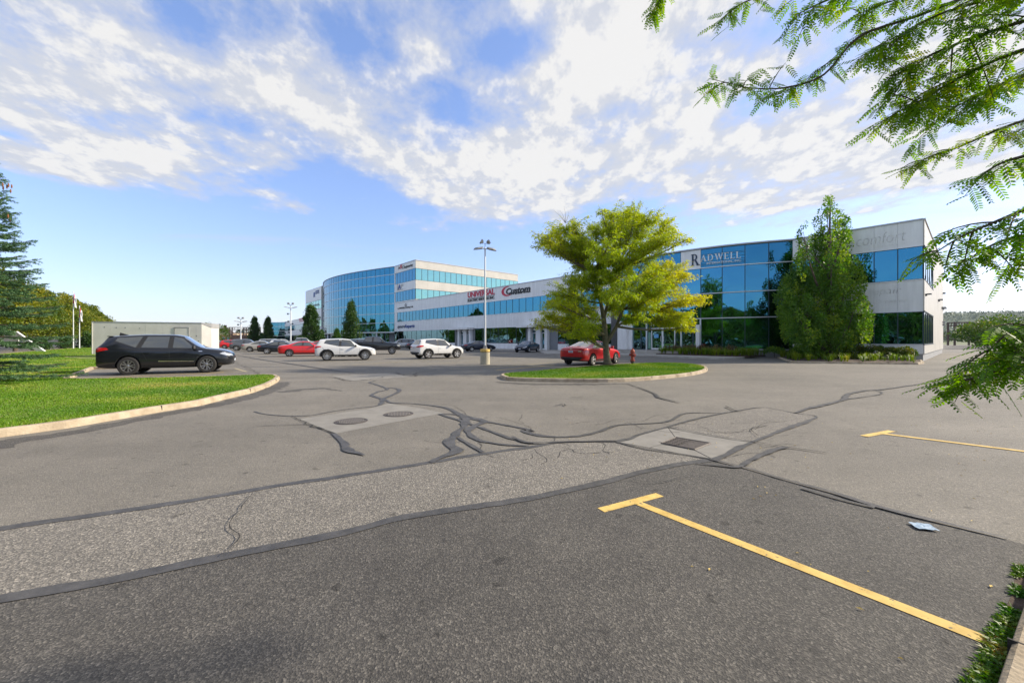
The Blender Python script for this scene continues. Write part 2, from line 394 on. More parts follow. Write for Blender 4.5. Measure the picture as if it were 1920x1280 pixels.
def catmull(pts, k=5, closed=False):
    out = []; n = len(pts); P_ = [Vector(p) for p in pts]
    rngi = range(n if closed else n-1)
    for i in rngi:
        if closed: p0, p1, p2, p3 = P_[(i-1) % n], P_[i], P_[(i+1) % n], P_[(i+2) % n]
        else: p0, p1, p2, p3 = P_[max(i-1, 0)], P_[i], P_[i+1], P_[min(i+2, n-1)]
        for j in range(k):
            t = j/k
            out.append(0.5*((2*p1)+(-p0+p2)*t+(2*p0-5*p1+4*p2-p3)*t*t+(-p0+3*p1-3*p2+p3)*t*t*t))
    if not closed: out.append(P_[-1])
    return out
def ribbon(name, uv, w, z, m, smooth=True, jit=0.0, k=4):
    """a strip painted or poured on the ground along a line of ground points; w: width(s) in m"""
    pts = [G(u, v).to_2d() for u, v in uv]
    if isinstance(w, (int, float)): w = [w]*len(pts)
    if smooth and len(pts) > 2:
        ws = []
        for i in range(len(w)-1):
            for j in range(k): ws.append(w[i]+(w[i+1]-w[i])*j/k)
        ws.append(w[-1])
        pts = [p for p in catmull([Vector((p.x, p.y, 0)) for p in pts], k)]
    else: ws = w; pts = [Vector((p.x, p.y, 0)) for p in pts]
    if 'crack' in name and m is M['crack']:   # cracks zigzag
        q = []; qw = []
        for i in range(len(pts)-1):
            L_ = (pts[i+1]-pts[i]).length; n = max(1, int(L_/(.06+.01*pts[i].y)))
            for j in range(n):
                c_ = pts[i].lerp(pts[i+1], j/n); am = .025+.006*c_.y
                q.append(c_+Vector((rng.uniform(-am, am), rng.uniform(-am, am), 0)) if j else c_); qw.append(ws[i]*rng.uniform(.4, 1.3))
        q.append(pts[-1]); qw.append(ws[-1]); pts = q; ws = qw; jit = 0
    # refine so that the edge can wander
    if jit:
        q = []; qw = []
        for i in range(len(pts)-1):
            L_ = (pts[i+1]-pts[i]).length; n = max(1, min(30, int(L_/0.10)))
            for j in range(n):
                q.append(pts[i].lerp(pts[i+1], j/n)); qw.append(ws[i]+(ws[i+1]-ws[i])*j/n)
        q.append(pts[-1]); qw.append(ws[-1]); pts = q; ws = qw
    vs = []
    for i, p in enumerate(pts):
        t = pts[min(i+1, len(pts)-1)]-pts[max(i-1, 0)]; t.normalize(); nrm = Vector((-t.y, t.x, 0))
        a = ws[i]/2*(1+jit*mnoise.noise(Vector((p.x*5, p.y*5, 1)))*1.6); b = ws[i]/2*(1+jit*mnoise.noise(Vector((p.x*5, p.y*5, 9)))*1.6)
        c = nrm*(jit*0.5*ws[i]*mnoise.noise(Vector((p.x*2.3, p.y*2.3, 4))))
        vs += [p+c+nrm*a+Vector((0, 0, z)), p+c-nrm*b+Vector((0, 0, z))]
    fs = [(2*i, 2*i+1, 2*i+3, 2*i+2) for i in range(len(pts)-1)]
    o = MB().add(vs, fs).build(name, m); return tag(o, kind='structure')
za = lambda x, y: (500+x/3.84, 680+y/3.84)
zb = lambda x, y: (960+x/2.909, 720+y/2.909)
zc = lambda x, y: (380+x/5.333, 560+y/5.333)
up_line = [(-260, 1046), (0, 992), (200, 963), (400, 932), za(0, 900), za(600, 810), za(1200, 715), za(1600, 650), za(1880, 612), (1060, 829), zb(570, 315)]
lo_line = [(-300, 1200), (0, 1125), (200, 1090), (400, 1048), (640, 1000), (760, 970), (890, 950), zb(0, 640), zb(400, 560), zb(700, 485), zb(900, 440), zb(1090, 415)]
dark = [G(*p) for p in lo_line]+[G(*p) for p in (zb(1250, 455), zb(1500, 528), zb(1760, 600), (1640, 950), (1750, 978), (1890, 1012), (2600, 1220))]+[Vector((5, -2, 0)), Vector((-12, -3, 0))]
sheet('parking_stalls', dark, 0.0035, M['asphalt_dark'])
pp = [G(*p) for p in up_line]+[G(*p) for p in reversed(lo_line)]
sheet('asphalt_patch', pp, 0.004, M['asphalt_patch'])
sheet('asphalt_patch', [G(*p) for p in (zb(850, 235), zb(1370, 128), zb(1660, 178), zb(1580, 215), zb(1430, 270), zb(1315, 318))], 0.004, M['asphalt_patch'])
sheet('asphalt_patch', [G(*p) for p in (za(470, 95), za(880, 75), za(1050, 100), za(610, 132))], 0.004, M['pad'])
sheet('concrete_pad', [G(*p) for p in (za(235, 405), za(490, 512), za(860, 440), za(1280, 362), za(1080, 322), za(880, 292), za(740, 330))], 0.004, M['pad'])
S = [('sealant', up_line, [.10]*11, .25), ('sealant', lo_line, [.11]*12, .2),
 ('sealant', [za(-90, 352), za(0, 372), za(180, 385), za(330, 378), za(480, 350), za(640, 328), za(790, 312), za(830, 290), za(830, 262), za(760, 236), za(800, 210), za(870, 190), za(780, 155), za(740, 142), za(790, 128)], [.05, .05, .06, .04, .05, .06, .06, .16, .16, .15, .14, .12, .12, .10, .08], .5),
 ('sealant', [za(830, 262), za(890, 240), za(955, 205), za(935, 186), za(870, 182)], [.16, .14, .18, .14, .1], .4),
 ('sealant', [za(850, 262), za(900, 290), za(1050, 295), za(1250, 318), za(1340, 345), za(1400, 382), za(1520, 415), za(1700, 445), za(1850, 475), za(1920, 495), zb(60, 252), zb(130, 278), zb(250, 290), zb(400, 278), zb(500, 250), zb(580, 225), zb(700, 218), zb(850, 205), zb(950, 160), zb(1150, 160)], [.1, .12, .06, .1, .16, .2, .12, .08, .1, .13, .12, .16, .09, .12, .12, .09, .07, .1, .08, .05], .5),
 ('sealant', [zb(540, 318), zb(640, 300), zb(700, 275), zb(830, 240), zb(950, 205), zb(1100, 170), zb(1240, 145), zb(1370, 128), zb(1550, 160), zb(1660, 178), zb(1580, 215), zb(1430, 270), zb(1320, 315), zb(1200, 370), zb(1100, 415)], [.1, .12, .10, .09, .08, .08, .06, .05, .05, .05, .16, .09, .08, .14, .12], .5),
 ('sealant', [za(1245, 370), za(1380, 415), za(1450, 435), za(1550, 470), za(1750, 545), za(1900, 582), zb(90, 325)], [.10, .12, .1, .1, .09, .1, .06], .5),
 ('sealant', [za(1240, 372), za(1380, 376), za(1560, 420), za(1480, 465), za(1460, 510), za(1530, 560), za(1700, 590), za(1890, 602)], [.05, .08, .16, .2, .16, .13, .09, .06], .5),
 ('sealant', [za(1425, 390), za(1430, 450), za(1370, 510), za(1310, 570), za(1365, 630), za(1250, 690), za(1185, 722)], [.22, .2, .18, .2, .24, .14, .12], .5),
 ('sealant', [za(1375, 540), za(1460, 590), za(1560, 648)], [.07, .10, .10], .4),
 ('sealant', [za(490, 512), za(560, 580), za(590, 630), za(650, 655), za(705, 672)], [.10, .16, .17, .13, .03], .5),
 ('crack', [za(180, 385), za(330, 450), za(490, 514)], [.03, .05, .05], .8),
 ('crack', [za(-80, 460), za(0, 456), za(290, 445)], .03, .8),
 ('sealant', [zb(570, 318), zb(730, 358), zb(940, 388), zb(1095, 414)], [.07, .06, .05, .04], .5),
 ('sealant', [zb(1080, 414), zb(1250, 455), zb(1500, 528), zb(1760, 600), (1640, 950), (1750, 978), (1890, 1012)], [.07, .06, .055, .07, .10, .09, .03], .5),
 ('sealant', [(1503, 917), (1560, 934), (1640, 954)], .05, .4),
 ('sealant', [zb(1010, 437), zb(1130, 450), zb(1240, 455), zb(1300, 420), zb(1400, 375), zb(1490, 345)], [.05, .07, .07, .10, .12, .10], .5),
 ('crack', [zb(1300, 315), zb(1480, 345), zb(1600, 362), zb(1720, 380)], [.05, .06, .05, .02], .9),
 ('sealant', [zb(850, 238), zb(1000, 268), zb(1170, 298), zb(1320, 318)], [.05, .04, .05, .05], .6),
 ('sealant', [zb(0, 290), zb(60, 318), zb(130, 325), zb(330, 318), zb(570, 313)], [.06, .1, .08, .07, .07], .5),
 ('sealant', [zb(1545, 160), zb(1640, 130), zb(1800, 90), zb(1830, 60), zb(1920, 38), (1660, 730), (1740, 718)], [.07, .16, .14, .16, .15, .12, .05], .5),
 ('sealant', [zb(1810, 85), zb(1920, 72), (1655, 738), (1640, 731)], [.12, .05, .05, .04], .5),
 ('sealant', [zb(630, 0), zb(770, 50), zb(800, 75), zb(920, 105)], [.05, .09, .15, .05], .5),
 ('sealant', [zc(340, 565), zc(560, 605), zc(740, 632), zc(1000, 670), zc(1300, 715), zc(1530, 740)], [.12, .18, .2, .2, .16, .06], .6),
 ('crack', [zc(250, 585), zc(420, 680), zc(600, 770), zc(700, 830)], [.04, .05, .05, .05], .8),
 ('crack', [zc(790, 795), zc(1250, 783), zc(1500, 822), zc(1920, 770)], [.05, .07, .07, .05], .7),
 ('crack', [za(930, 72), za(1060, 100), za(1080, 75), za(1200, 60), za(1220, 48)], [.05, .1, .08, .05, .04], .8),
 ('crack', [(474, 928), (430, 985), (450, 1010), (415, 1045)], .012, .9),
 ('crack', [zb(655, 525), zb(720, 542), zb(830, 540), zb(930, 515), zb(1010, 500)], .012, .9),
 ('crack', [zb(1340, 285), zb(1305, 255), zb(1330, 238), zb(1400, 230)], .02, .9),
 ('crack', [zb(1165, 125), zb(1210, 145), zb(1260, 155)], .05, .9),
 ('crack', [zb(235, 122), zb(280, 112), zb(290, 122)], .06, .9), ('crack', [zb(320, 75), zb(390, 72)], .04, .9),
 ('crack', [(1720, 690), (1800, 696), (1900, 690)], .03, .9),
]
for i, (mn, uv, w, j) in enumerate(S):
    if i > 1: w = [x*.72 for x in w] if isinstance(w, list) else w*.8
    ribbon('crack_sealant' if mn == 'sealant' else 'pavement_crack', uv, w, 0.008+0.0006*i, M[mn], jit=j)
# random fine cracks near the drain and manholes
for i in range(26):
    u = rng.uniform(850, 1500); v = rng.uniform(770, 865); a = rng.uniform(0, 6.28); q = [(u, v)]
    for k in range(rng.randint(2, 5)):
        a += rng.uniform(-0.9, 0.9); q.append((q[-1][0]+25*math.cos(a), q[-1][1]+6*math.sin(a)))
    ribbon('pavement_crack', q, 0.010, 0.006+0.0001*i, M['crack'], jit=0.9)

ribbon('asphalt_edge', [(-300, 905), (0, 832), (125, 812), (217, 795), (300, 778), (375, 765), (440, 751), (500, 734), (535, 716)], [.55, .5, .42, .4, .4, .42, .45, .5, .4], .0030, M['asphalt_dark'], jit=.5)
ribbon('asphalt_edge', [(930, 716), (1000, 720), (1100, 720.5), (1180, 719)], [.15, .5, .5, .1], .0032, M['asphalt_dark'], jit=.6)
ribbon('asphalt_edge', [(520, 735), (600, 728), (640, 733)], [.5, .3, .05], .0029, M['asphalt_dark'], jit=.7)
# painted lines
def quadline(p, q, w, z=0.0072, m='line', ext=0):
    a = Vector(p).to_2d(); b = Vector(q).to_2d(); t = (b-a).normalized(); n = Vector((-t.y, t.x))*w/2
    o = MB().add([(*(a-n), z), (*(b-n), z), (*(b+n), z), (*(a+n), z)], [(0, 1, 2, 3)]).build('parking_line', M[m])
    return tag(o, kind='structure')
quadline(G(1197, 944), G(1846, 1200), 0.095); quadline(G(1127, 957), G(1237, 928), 0.10, z=0.0066)
quadline(G(1646, 812), G(1990, 855), 0.10); quadline(G(1620, 818), G(1672, 808), 0.11, z=0.0066)
for (a, b, c) in [((843, 692), (1002, 684.5), 'line_worn'), ((930, 694.5), (1040, 684), 'line'), ((800, 682), (960, 676), 'line_worn'), ((925, 688), (1050, 679), 'line_worn'),
                  ((760, 676), (905, 670), 'line_worn'), ((880, 676), (1000, 670.5), 'line_worn'), ((690, 682), (800, 678), 'line_worn'), ((165, 710), (420, 698), 'line'), ((200, 713.5), (455, 697.3), 'line_worn'),
                  ((170, 693), (430, 683), 'line_worn'), ((440, 690.5), (462, 697), 'line_worn'), ((600, 672), (700, 668), 'line_worn'), ((720, 669), (790, 666), 'line_worn'), ((660, 684), (760, 677), 'line_worn')]:
    quadline(G(*a), G(*b), 0.11, m=c)

# drain, pad and manholes
def drain():
    t = thing('storm_drain', 'square storm drain grate set in a cracked concrete apron, half barred, half solid', 'drain', G(1287, 832))
    o0 = Vector(t.location)
    cs = [G(1267, 821), G(1332, 832), G(1302, 844), G(1240, 832)]
    pad = [G(*zb(850, 237)), G(*zb(1315, 318)), G(*zb(1097, 413)), G(*zb(575, 315))]
    # concrete collar: quad ring from the pad's outer edge to the grate, dished 3 cm
    vs = [p-o0+Vector((0, 0, .0055)) for p in pad]+[p-o0+Vector((0, 0, .0045)) for p in cs]
    mb = MB()
    # order: pad TL, TR, BR, BL against grate TL, TR, BR, BL
    for i in range(4):
        j = (i+1) % 4; mb.add([vs[i], vs[j], vs[4+j], vs[4+i]], [(3, 2, 1, 0)])
    mb.build('apron', M['pad'], t)
    for i in (0, 2): MB().tube([vs[i]+Vector((0, 0, .001)), vs[4+i]+Vector((0, 0, .001))], 0.004, 4).build('joint', M['crack'], t)
    mb = MB().add([p-o0+Vector((0, 0, .006)) for p in cs], [(3, 2, 1, 0)]); mb.build('pit_shade', M['shade_black'], t)  # flat black sheet stands in for the shade under the bars
    A, B, C_, D = [p-o0 for p in cs]
    mb = MB()
    for (p, q) in ((A, B), (B, C_), (C_, D), (D, A)): mb.tube([p+Vector((0, 0, .008)), q+Vector((0, 0, .008))], 0.014, 4)
    # bars over the right-hand half
    for k in range(9):
        s = 0.48+0.52*(k+0.5)/9; p = A.lerp(B, s); q = D.lerp(C_, s)
        tt = (B-A).normalized()*0.014
        mb.add([p-tt+Vector((0, 0, .012)), p+tt+Vector((0, 0, .012)), q+tt+Vector((0, 0, .012)), q-tt+Vector((0, 0, .012))], [(3, 2, 1, 0)])
    mb.build('grate', M['iron'], t)
    a = A.lerp(B, .02); b = A.lerp(B, .47); c = D.lerp(C_, .47); d = D.lerp(C_, .02)
    mb = MB().add([p+Vector((0, 0, .014)) for p in (a, b, c, d)], [(3, 2, 1, 0)])
    for k in range(7):
        for l in range(6):
            p = a.lerp(b, (k+.5)/7).lerp(d.lerp(c, (k+.5)/7), (l+.5)/6); mb.box(p+Vector((0, 0, .016)), (.022, .022, .006), 0.6)
    mb.build('solid_plate', M['iron'], t)
drain()
def manhole(u, v, r, lab):
    t = thing('manhole_cover', lab, 'manhole', G(u, v), rng.uniform(0, 3), 'manhole covers in the concrete pad')
    MB().lathe([(r, 0.0), (r, .012), (r-.025, .014), (r-.03, .008), (r-.04, .008), (r-.045, .013)], n=36).build('ring_frame', M['iron'], t)
    mb = MB(); n = 9
    for i in range(-n, n+1):
        for j in range(-n, n+1):
            x = i*.03; y = j*.03
            if math.hypot(x, y) < r-.06 and (i+j) % 2 == 0: mb.cbox((x, y, .0155), (.026, .026, .008), .004, .785)
    mb.build('tread_plate', pmat('iron_worn', (.2, .18, .16), .5, metal=.5), t)
manhole(658.5, 790, .30, 'round iron manhole cover, the nearer left one on the pad')
manhole(747.5, 776.5, .30, 'round iron manhole cover, the farther right one on the pad')

# ------------------------------------------------------------------ kerbed lawns
M['turf'] = pmat('turf', (0.085, 0.165, 0.008), 0.95, col2=(0.20, 0.235, 0.025), scale=.7, bump=0.8, bscale=70, detail=12)
def kerbed(name, outer, h=0.13, kw=0.15, kclosed=True, kerb_idx=None, lawn=True, mound=0.05, tur='turf'):
    """outer: ground points (x, y) of the kerb's outer foot, any order direction"""
    pts = [Vector((p[0], p[1])) for p in outer]; n = len(pts)
    a = sum(pts[i].x*pts[(i+1) % n].y-pts[(i+1) % n].x*pts[i].y for i in range(n))
    if a < 0: pts = pts[::-1]
    def off(d):
        r_ = []
        for i in range(n):
            t1 = (pts[i]-pts[i-1]).normalized(); t2 = (pts[(i+1) % n]-pts[i]).normalized()
            nn = Vector((-(t1.y+t2.y), t1.x+t2.x)); nn.normalize(); c = max(.5, nn.dot(Vector((-t1.y, t1.x))))
            r_.append(pts[i]+nn*(d/c))
        return r_
    rings = [(off(0), 0.0), (off(0.02), h-.02), (off(0.04), h), (off(kw), h), (off(kw), h-.06)]
    vs = [(p.x, p.y, z) for r_, z in rings for p in r_]; fs = []
    for k in range(len(rings)-1):
        for i in range(n):
            j = (i+1) % n; fs.append((k*n+i, k*n+j, (k+1)*n+j, (k+1)*n+i))
    tag(MB().add(vs, fs).build(name+'_kerb', M['kerb']), kind='structure')
    mb = MB(); acc = 1.3
    for i in range(n):
        a_, b_ = pts[i], pts[(i+1) % n]; L_ = (b_-a_).length; t_ = (b_-a_).normalized(); nn = Vector((-t_.y, t_.x))
        while acc < L_:
            q = a_+t_*acc+nn*(kw/2); mb.box((q.x+nn.x*.004, q.y+nn.y*.004, h/2), (.010, kw-.004, h+.003), math.atan2(t_.y, t_.x)); acc += 3.0
        acc -= L_
    tag(mb.build(name+'_kerb_joint', M['crack']), kind='structure')
    inner = off(kw)
    if lawn:
        bm = bmesh.new(); v0 = [bm.verts.new((p.x, p.y, h-.02)) for p in inner]; f = bm.faces.new(v0)
        bmesh.ops.triangulate(bm, faces=[f])
        for _ in range(3):
            es = [e for e in bm.edges if e.calc_length() > 1.2]
            if not es: break
            bmesh.ops.subdivide_edges(bm, edges=es, cuts=1, use_grid_fill=False); bmesh.ops.triangulate(bm, faces=bm.faces[:])
        for v in bm.verts:
            if not v.is_boundary: v.co.z += mound*(0.6+0.5*mnoise.noise(v.co*0.35))
        me = bpy.data.meshes.new(name); bm.to_mesh(me); bm.free(); me.materials.append(M[tur])
        me.polygons.foreach_set('use_smooth', [True]*len(me.polygons))
        o = link(bpy.data.objects.new(name, me)); tag(o, kind='structure')
    return inner
def joints(name, uvz, h=.13):
    pass
def pip(x, y, poly):
    c = False; n = len(poly); j = n-1
    for i in range(n):
        if (poly[i][1] > y) != (poly[j][1] > y) and x < (poly[j][0]-poly[i][0])*(y-poly[i][1])/(poly[j][1]-poly[i][1])+poly[i][0]: c = not c
        j = i
    return c
def mesh_np(name, V, Fq, mat, parent=None, tint=None, smooth=False):
    """V (n,3), Fq (m,k) -> object, quick; tint per face"""
    me = bpy.data.meshes.new(name); n = len(V); m = len(Fq); k = Fq.shape[1]
    me.vertices.add(n); me.vertices.foreach_set('co', np.ascontiguousarray(V, dtype=np.float32).ravel())
    me.loops.add(m*k); me.loops.foreach_set('vertex_index', np.ascontiguousarray(Fq, dtype=np.int32).ravel())
    me.polygons.add(m); me.polygons.foreach_set('loop_start', np.arange(0, m*k, k, dtype=np.int32))
    try: me.polygons.foreach_set('loop_total', np.full(m, k, dtype=np.int32))
    except Exception: pass
    if tint is not None:
        at = me.attributes.new('tint', 'FLOAT', 'FACE'); at.data.foreach_set('value', np.asarray(tint, dtype=np.float32))
    if smooth: me.polygons.foreach_set('use_smooth', np.ones(m, dtype=bool))
    me.materials.append(mat); me.update(calc_edges=True); me.validate()
    return link(bpy.data.objects.new(name, me), parent)
M['grass_blade'] = leaf_mat('grass_blade', (0.06, 0.17, 0.006), (0.16, 0.27, 0.012), (0.42, 0.34, 0.09), trans=0.25)
def grass(name, poly, n, hmin, hmax, z, near=None, wmul=1.0, m='grass_blade'):
    xs = [p[0] for p in poly]; ys = [p[1] for p in poly]; base = []
    while len(base) < n:
        x = rng.uniform(min(xs), max(xs)); y = rng.uniform(min(ys), max(ys))
        if near:
            d = math.hypot(x, y)
            if rng.random() > min(1, (near/d)**2): continue
        if pip(x, y, poly): base.append((x, y))
    B = np.array(base); n = len(B)
    d = np.hypot(B[:, 0], B[:, 1]); w = np.maximum(0.003, d*0.0008)*wmul
    h = nr.uniform(hmin, hmax, n); az = nr.uniform(0, 6.28, n); lean = nr.uniform(0, .6, n)*h; la = nr.uniform(0, 6.28, n)
    V = np.zeros((n, 3, 3))
    V[:, 0] = np.c_[B[:, 0]-np.cos(az)*w, B[:, 1]-np.sin(az)*w, np.full(n, z)]
    V[:, 1] = np.c_[B[:, 0]+np.cos(az)*w, B[:, 1]+np.sin(az)*w, np.full(n, z)]
    V[:, 2] = np.c_[B[:, 0]+np.cos(la)*lean, B[:, 1]+np.sin(la)*lean, z+h]
    pt = np.array([mnoise.noise(Vector((x*.5, y*.5, 2)))*1.0+mnoise.noise(Vector((x*.13, y*.6, 5)))*.5 for x, y in base])
    tint = np.clip(0.36+0.6*pt+nr.normal(0, .15, n), 0, 1)
    o = mesh_np(name, V.reshape(-1, 3), np.arange(n*3).reshape(-1, 3), M[m], tint=tint)
    return tag(o, kind='stuff')
# island under the yellow tree
isl_uv = [(938, 707), (945, 711.5), (962, 714), (1050, 716.2), (1140, 716.5), (1200, 714), (1261, 708.5), (1300, 703.5), (1322, 698), (1327, 693.5), (1321, 689.5), (1300, 686), (1270, 684), (1230, 683.5), (1190, 685), (1110, 690), (1040, 696), (985, 701.5), (950, 704)]
isl = [tuple(p.xy) for p in catmull([G(*p) for p in isl_uv], 2, closed=True)]
isl_in = kerbed('island_lawn', isl, mound=0.025)
grass('island_grass', [tuple(p) for p in isl_in], 42000, .02, .045, .13)
# left lawn
lk_uv = [(-500, 893), (-260, 860), (0, 820), (125, 803), (217, 787), (300, 772.5), (375, 760.5), (425, 748), (475, 736), (505, 725), (521, 716), (525, 711), (519, 707.5), (500, 706.5), (430, 709), (330, 712), (250, 713.5), (160, 715)]
lawn_poly = [G(*p) for p in lk_uv]
lawn_poly = [tuple(p.xy) for p in lawn_poly] + [tuple(G(128, 714).xy), tuple(G(150, 703).xy), tuple(G(176, 692).xy), (-19.9, 21.5), (-21.5, 24.5), (-37, 33), (-38, 38), (-34, 44), (-52, 66), (-100, 120), (-113, 112), (-60, 49), (-36, 22), (-30, 5)]
ln_in = kerbed('lawn', lawn_poly, mound=0.015)
grass('lawn_grass', [tuple(p) for p in ln_in], 190000, .018, .042, .115, near=9)
# foreground kerb at the lower right with verge behind it
vk = [(3.48, 2.64), (2.70, 2.13), (2.11, 1.74), (1.51, 1.34), (0, .4), (-3, -1.5), (-12, -7), (-12, -20), (30, -20), (40, 20), (24, 16), (12, 8.3), (6.6, 4.8)]
vi = kerbed('verge', vk, h=.11, kw=.16, mound=.02)
grass('verge_grass', [tuple(p) for p in vi], 26000, .04, .10, .12, near=5)

# ------------------------------------------------------------------ planting beds and walks by the right-hand building
def walk(name, uv, z, m='kerb_top', extra=()):
    poly = [tuple(G(u, v).xy) for u, v in uv]+list(extra)
    o = MB().prism(poly, -0.01, z).build(name, M[m]); tag(o, kind='structure'); return poly
wf = [(1022, 664), (1040, 664.5), (1100, 666.3), (1227, 668.5), (1300, 672), (1360, 674), (1392, 672.5), (1420, 667.8), (1488, 668.5)]
walkp = [tuple(G(u, v).xy) for u, v in wf]+[(26.0, 34.5), (14, 47.0), (10.5, 54), (5.2, 56.5), (3.4, 55.2)]
tag(MB().prism(walkp, -0.01, .13).build('sidewalk', M['kerb_top']), kind='structure')
wl = [(-31, 93.2), (-0.5, 60.5), (2.6, 57), (5.2, 56.6), (6.0, 56.9), (-28, 96)]
tag(MB().prism([(-33.5, 93.5), (-3.0, 59), (3.4, 54.6), (7.2, 55.6), (-28.2, 96.5)], -0.01, .12).build('sidewalk', M['kerb_top']), kind='structure')
bed2 = [tuple(G(u, v).xy) for u, v in [(1476, 677.5), (1482, 680), (1600, 682), (1722, 683.2), (1733, 681.5)]]+[(29.65, 28.7), (24.2, 34.9), (22.7, 34.0)]
b2in = kerbed('planting_bed', bed2, h=.12, mound=.10, tur='soil')
bed1 = [(10.6+3.6, 39.2), (16.3, 36.2), (18.3, 33.9), (19.8, 33.1), (21.2, 34.2), (22.4, 35.1), (18.4, 37.4), (15.4, 40.2)]
tag(MB().prism(bed1, 0.1, .22).build('planting_bed', M['soil']), kind='structure')

# ------------------------------------------------------------------ buildings
A_ = Vector((-.6575, .7536)); B_ = Vector((.7536, .6575))
def loop_of(pts):
    a = sum(pts[i][0]*pts[(i+1) % len(pts)][1]-pts[(i+1) % len(pts)][0]*pts[i][1] for i in range(len(pts)))
    return pts if a > 0 else pts[::-1]
class Path:
    """a facade line on the plan, running left to right as seen from outside"""
    def __init__(s, pts):
        s.p = [Vector(p) for p in pts]; s.c = [0]
        for i in range(len(s.p)-1): s.c.append(s.c[-1]+(s.p[i+1]-s.p[i]).length)
        s.L = s.c[-1]
    def seg(s, d):
        for i in range(len(s.p)-1):
            if d <= s.c[i+1]+1e-6 or i == len(s.p)-2: return i
    def at(s, d, z, off=0.0):
        i = s.seg(d); a, b = s.p[i], s.p[i+1]; t = (b-a).normalized(); n = Vector((t.y, -t.x))
        q = a+t*(d-s.c[i])+n*off
        return Vector((q.x, q.y, z))
    def frame(s, d):
        i = s.seg(d); t = (s.p[i+1]-s.p[i]).normalized(); return t, Vector((t.y, -t.x))
def slab(mb, path, s0, s1, z0, z1, o0, o1):
    """box on the facade between two stations, following one straight run"""
    m_ = (s0+s1)/2; t, n = path.frame(m_); i = path.seg(m_); a = path.p[i]; c = path.c[i]
    def q(s, o, z): p = a+t*(s-c)+n*o; return (p.x, p.y, z)
    mb.add([q(s0, o0, z0), q(s1, o0, z0), q(s1, o1, z0), q(s0, o1, z0), q(s0, o0, z1), q(s1, o0, z1), q(s1, o1, z1), q(s0, o1, z1)],
           [(0, 1, 2, 3), (4, 7, 6, 5), (0, 4, 5, 1), (1, 5, 6, 2), (2, 6, 7, 3), (3, 7, 4, 0)])
def window(parent, path, s0, s1, z0, z1, gm='glass', tilt=0.004, fr=0.03, div=0, off=0.03):
    mb = MB(); t, n = path.frame((s0+s1)/2); i = path.seg((s0+s1)/2); a = path.p[i]; c = path.c[i]
    def q(s, o, z): p = a+t*(s-c)+n*o; return (p.x, p.y, z)
    nb = div+1; w = (s1-s0)/nb
    for k in range(nb):
        u0, u1 = s0+k*w, s0+(k+1)*w
        tx = rng.uniform(-1, 1)*tilt; tz = rng.uniform(-1, 1)*tilt
        d = [off+tx*(-w/2)+tz*(-1), off+tx*(w/2)+tz*(-1), off+tx*(w/2)+tz, off+tx*(-w/2)+tz]
        mb.add([q(u0, d[0], z0), q(u1, d[1], z0), q(u1, d[2], z1), q(u0, d[3], z1)], [(0, 1, 2, 3)])
    mb.m = 1; o2 = off+.03
    for k in range(nb+1):
        u = s0+k*w; lo = u if k == 0 else u-fr/2; hi = u+fr if k == 0 else u+fr/2
        if k == nb: lo, hi = u-fr, u
        slab(mb, path, lo, hi, z0, z1, off-.03, o2)
    slab(mb, path, s0+fr, s1-fr, z0, z0+fr, off-.03, o2-.004); slab(mb, path, s0+fr, s1-fr, z1-fr, z1, off-.03, o2-.004)
    return mb.build('window', [M[gm], M['mull']], parent)
def splits(path, bay):
    """bay stations, never crossing a corner"""
    out = []
    for i in range(len(path.p)-1):
        L_ = path.c[i+1]-path.c[i]; n = max(1, round(L_/bay)) if bay else 1
        for k in range(n): out.append((path.c[i]+L_*k/n, path.c[i]+L_*(k+1)/n))
    return out
def cladding(parent, path, bays, rows, mat, off=.07, gap=.012, name='cladding'):
    for (z0, z1) in rows:
        runs = [[]]
        for s0, s1 in bays:
            if runs[-1] and s0-runs[-1][-1][1] > .05: runs.append([])
            runs[-1].append((s0, s1))
        for run in runs:
            mb = MB()
            for s0, s1 in run: slab(mb, path, s0+gap/2, s1-gap/2, z0, z1, -.02, off)
            mb.build(name, mat, parent)
def trim(parent, path, zs, mat, h=.06, off=.12, name='trim', s0=None, s1=None):
    for z in zs:
        mb = MB()
        for i in range(len(path.p)-1):
            a, b = path.c[i], path.c[i+1]
            if s0 is not None: a = max(a, s0)
            if s1 is not None: b = min(b, s1)
            if b-a > .02: slab(mb, path, a, b, z-h/2, z+h/2, -.02, off)
        mb.build(name, mat, parent)
FONT_CACHE = {}
def text_mesh(txt, size, bold=0.0, shear=0.0, space=1.0):
    cu = bpy.data.curves.new('t', 'FONT'); cu.body = txt; cu.size = size; cu.offset = bold; cu.shear = shear; cu.space_character = space
    cu.fill_mode = 'BOTH'; cu.extrude = .02; cu.resolution_u = 3
    o = bpy.data.objects.new('t', cu); COL.objects.link(o)
    dg = bpy.context.evaluated_depsgraph_get(); me = bpy.data.meshes.new_from_object(o.evaluated_get(dg))
    bpy.data.objects.remove(o); bpy.data.curves.remove(cu)
    return me
def fit_sign(parent, path, txt, s0, s1, z0, z1, mat, off=.12, name='sign', bold=0, shear=0, label=None, space=1.0, up=False):
    """lettering whose box fills s0..s1 by z0..z1 on the facade"""
    me = text_mesh(txt, 1.0, bold, shear, space)
    xs = [v.co.x for v in me.vertices]; ys = [v.co.y for v in me.vertices]
    x0, x1, y0, y1 = min(xs), max(xs), min(ys), max(ys)
    for v in me.vertices:
        s = s0+(v.co.x-x0)/(x1-x0)*(s1-s0); z = z0+(v.co.y-y0)/(y1-y0)*(z1-z0)
        v.co = path.at(s, z, off+(v.co.z)*.9)
    me.materials.clear(); me.materials.append(mat)
    o = link(bpy.data.objects.new(name, me), parent)
    if label: o['label'] = label
    return o
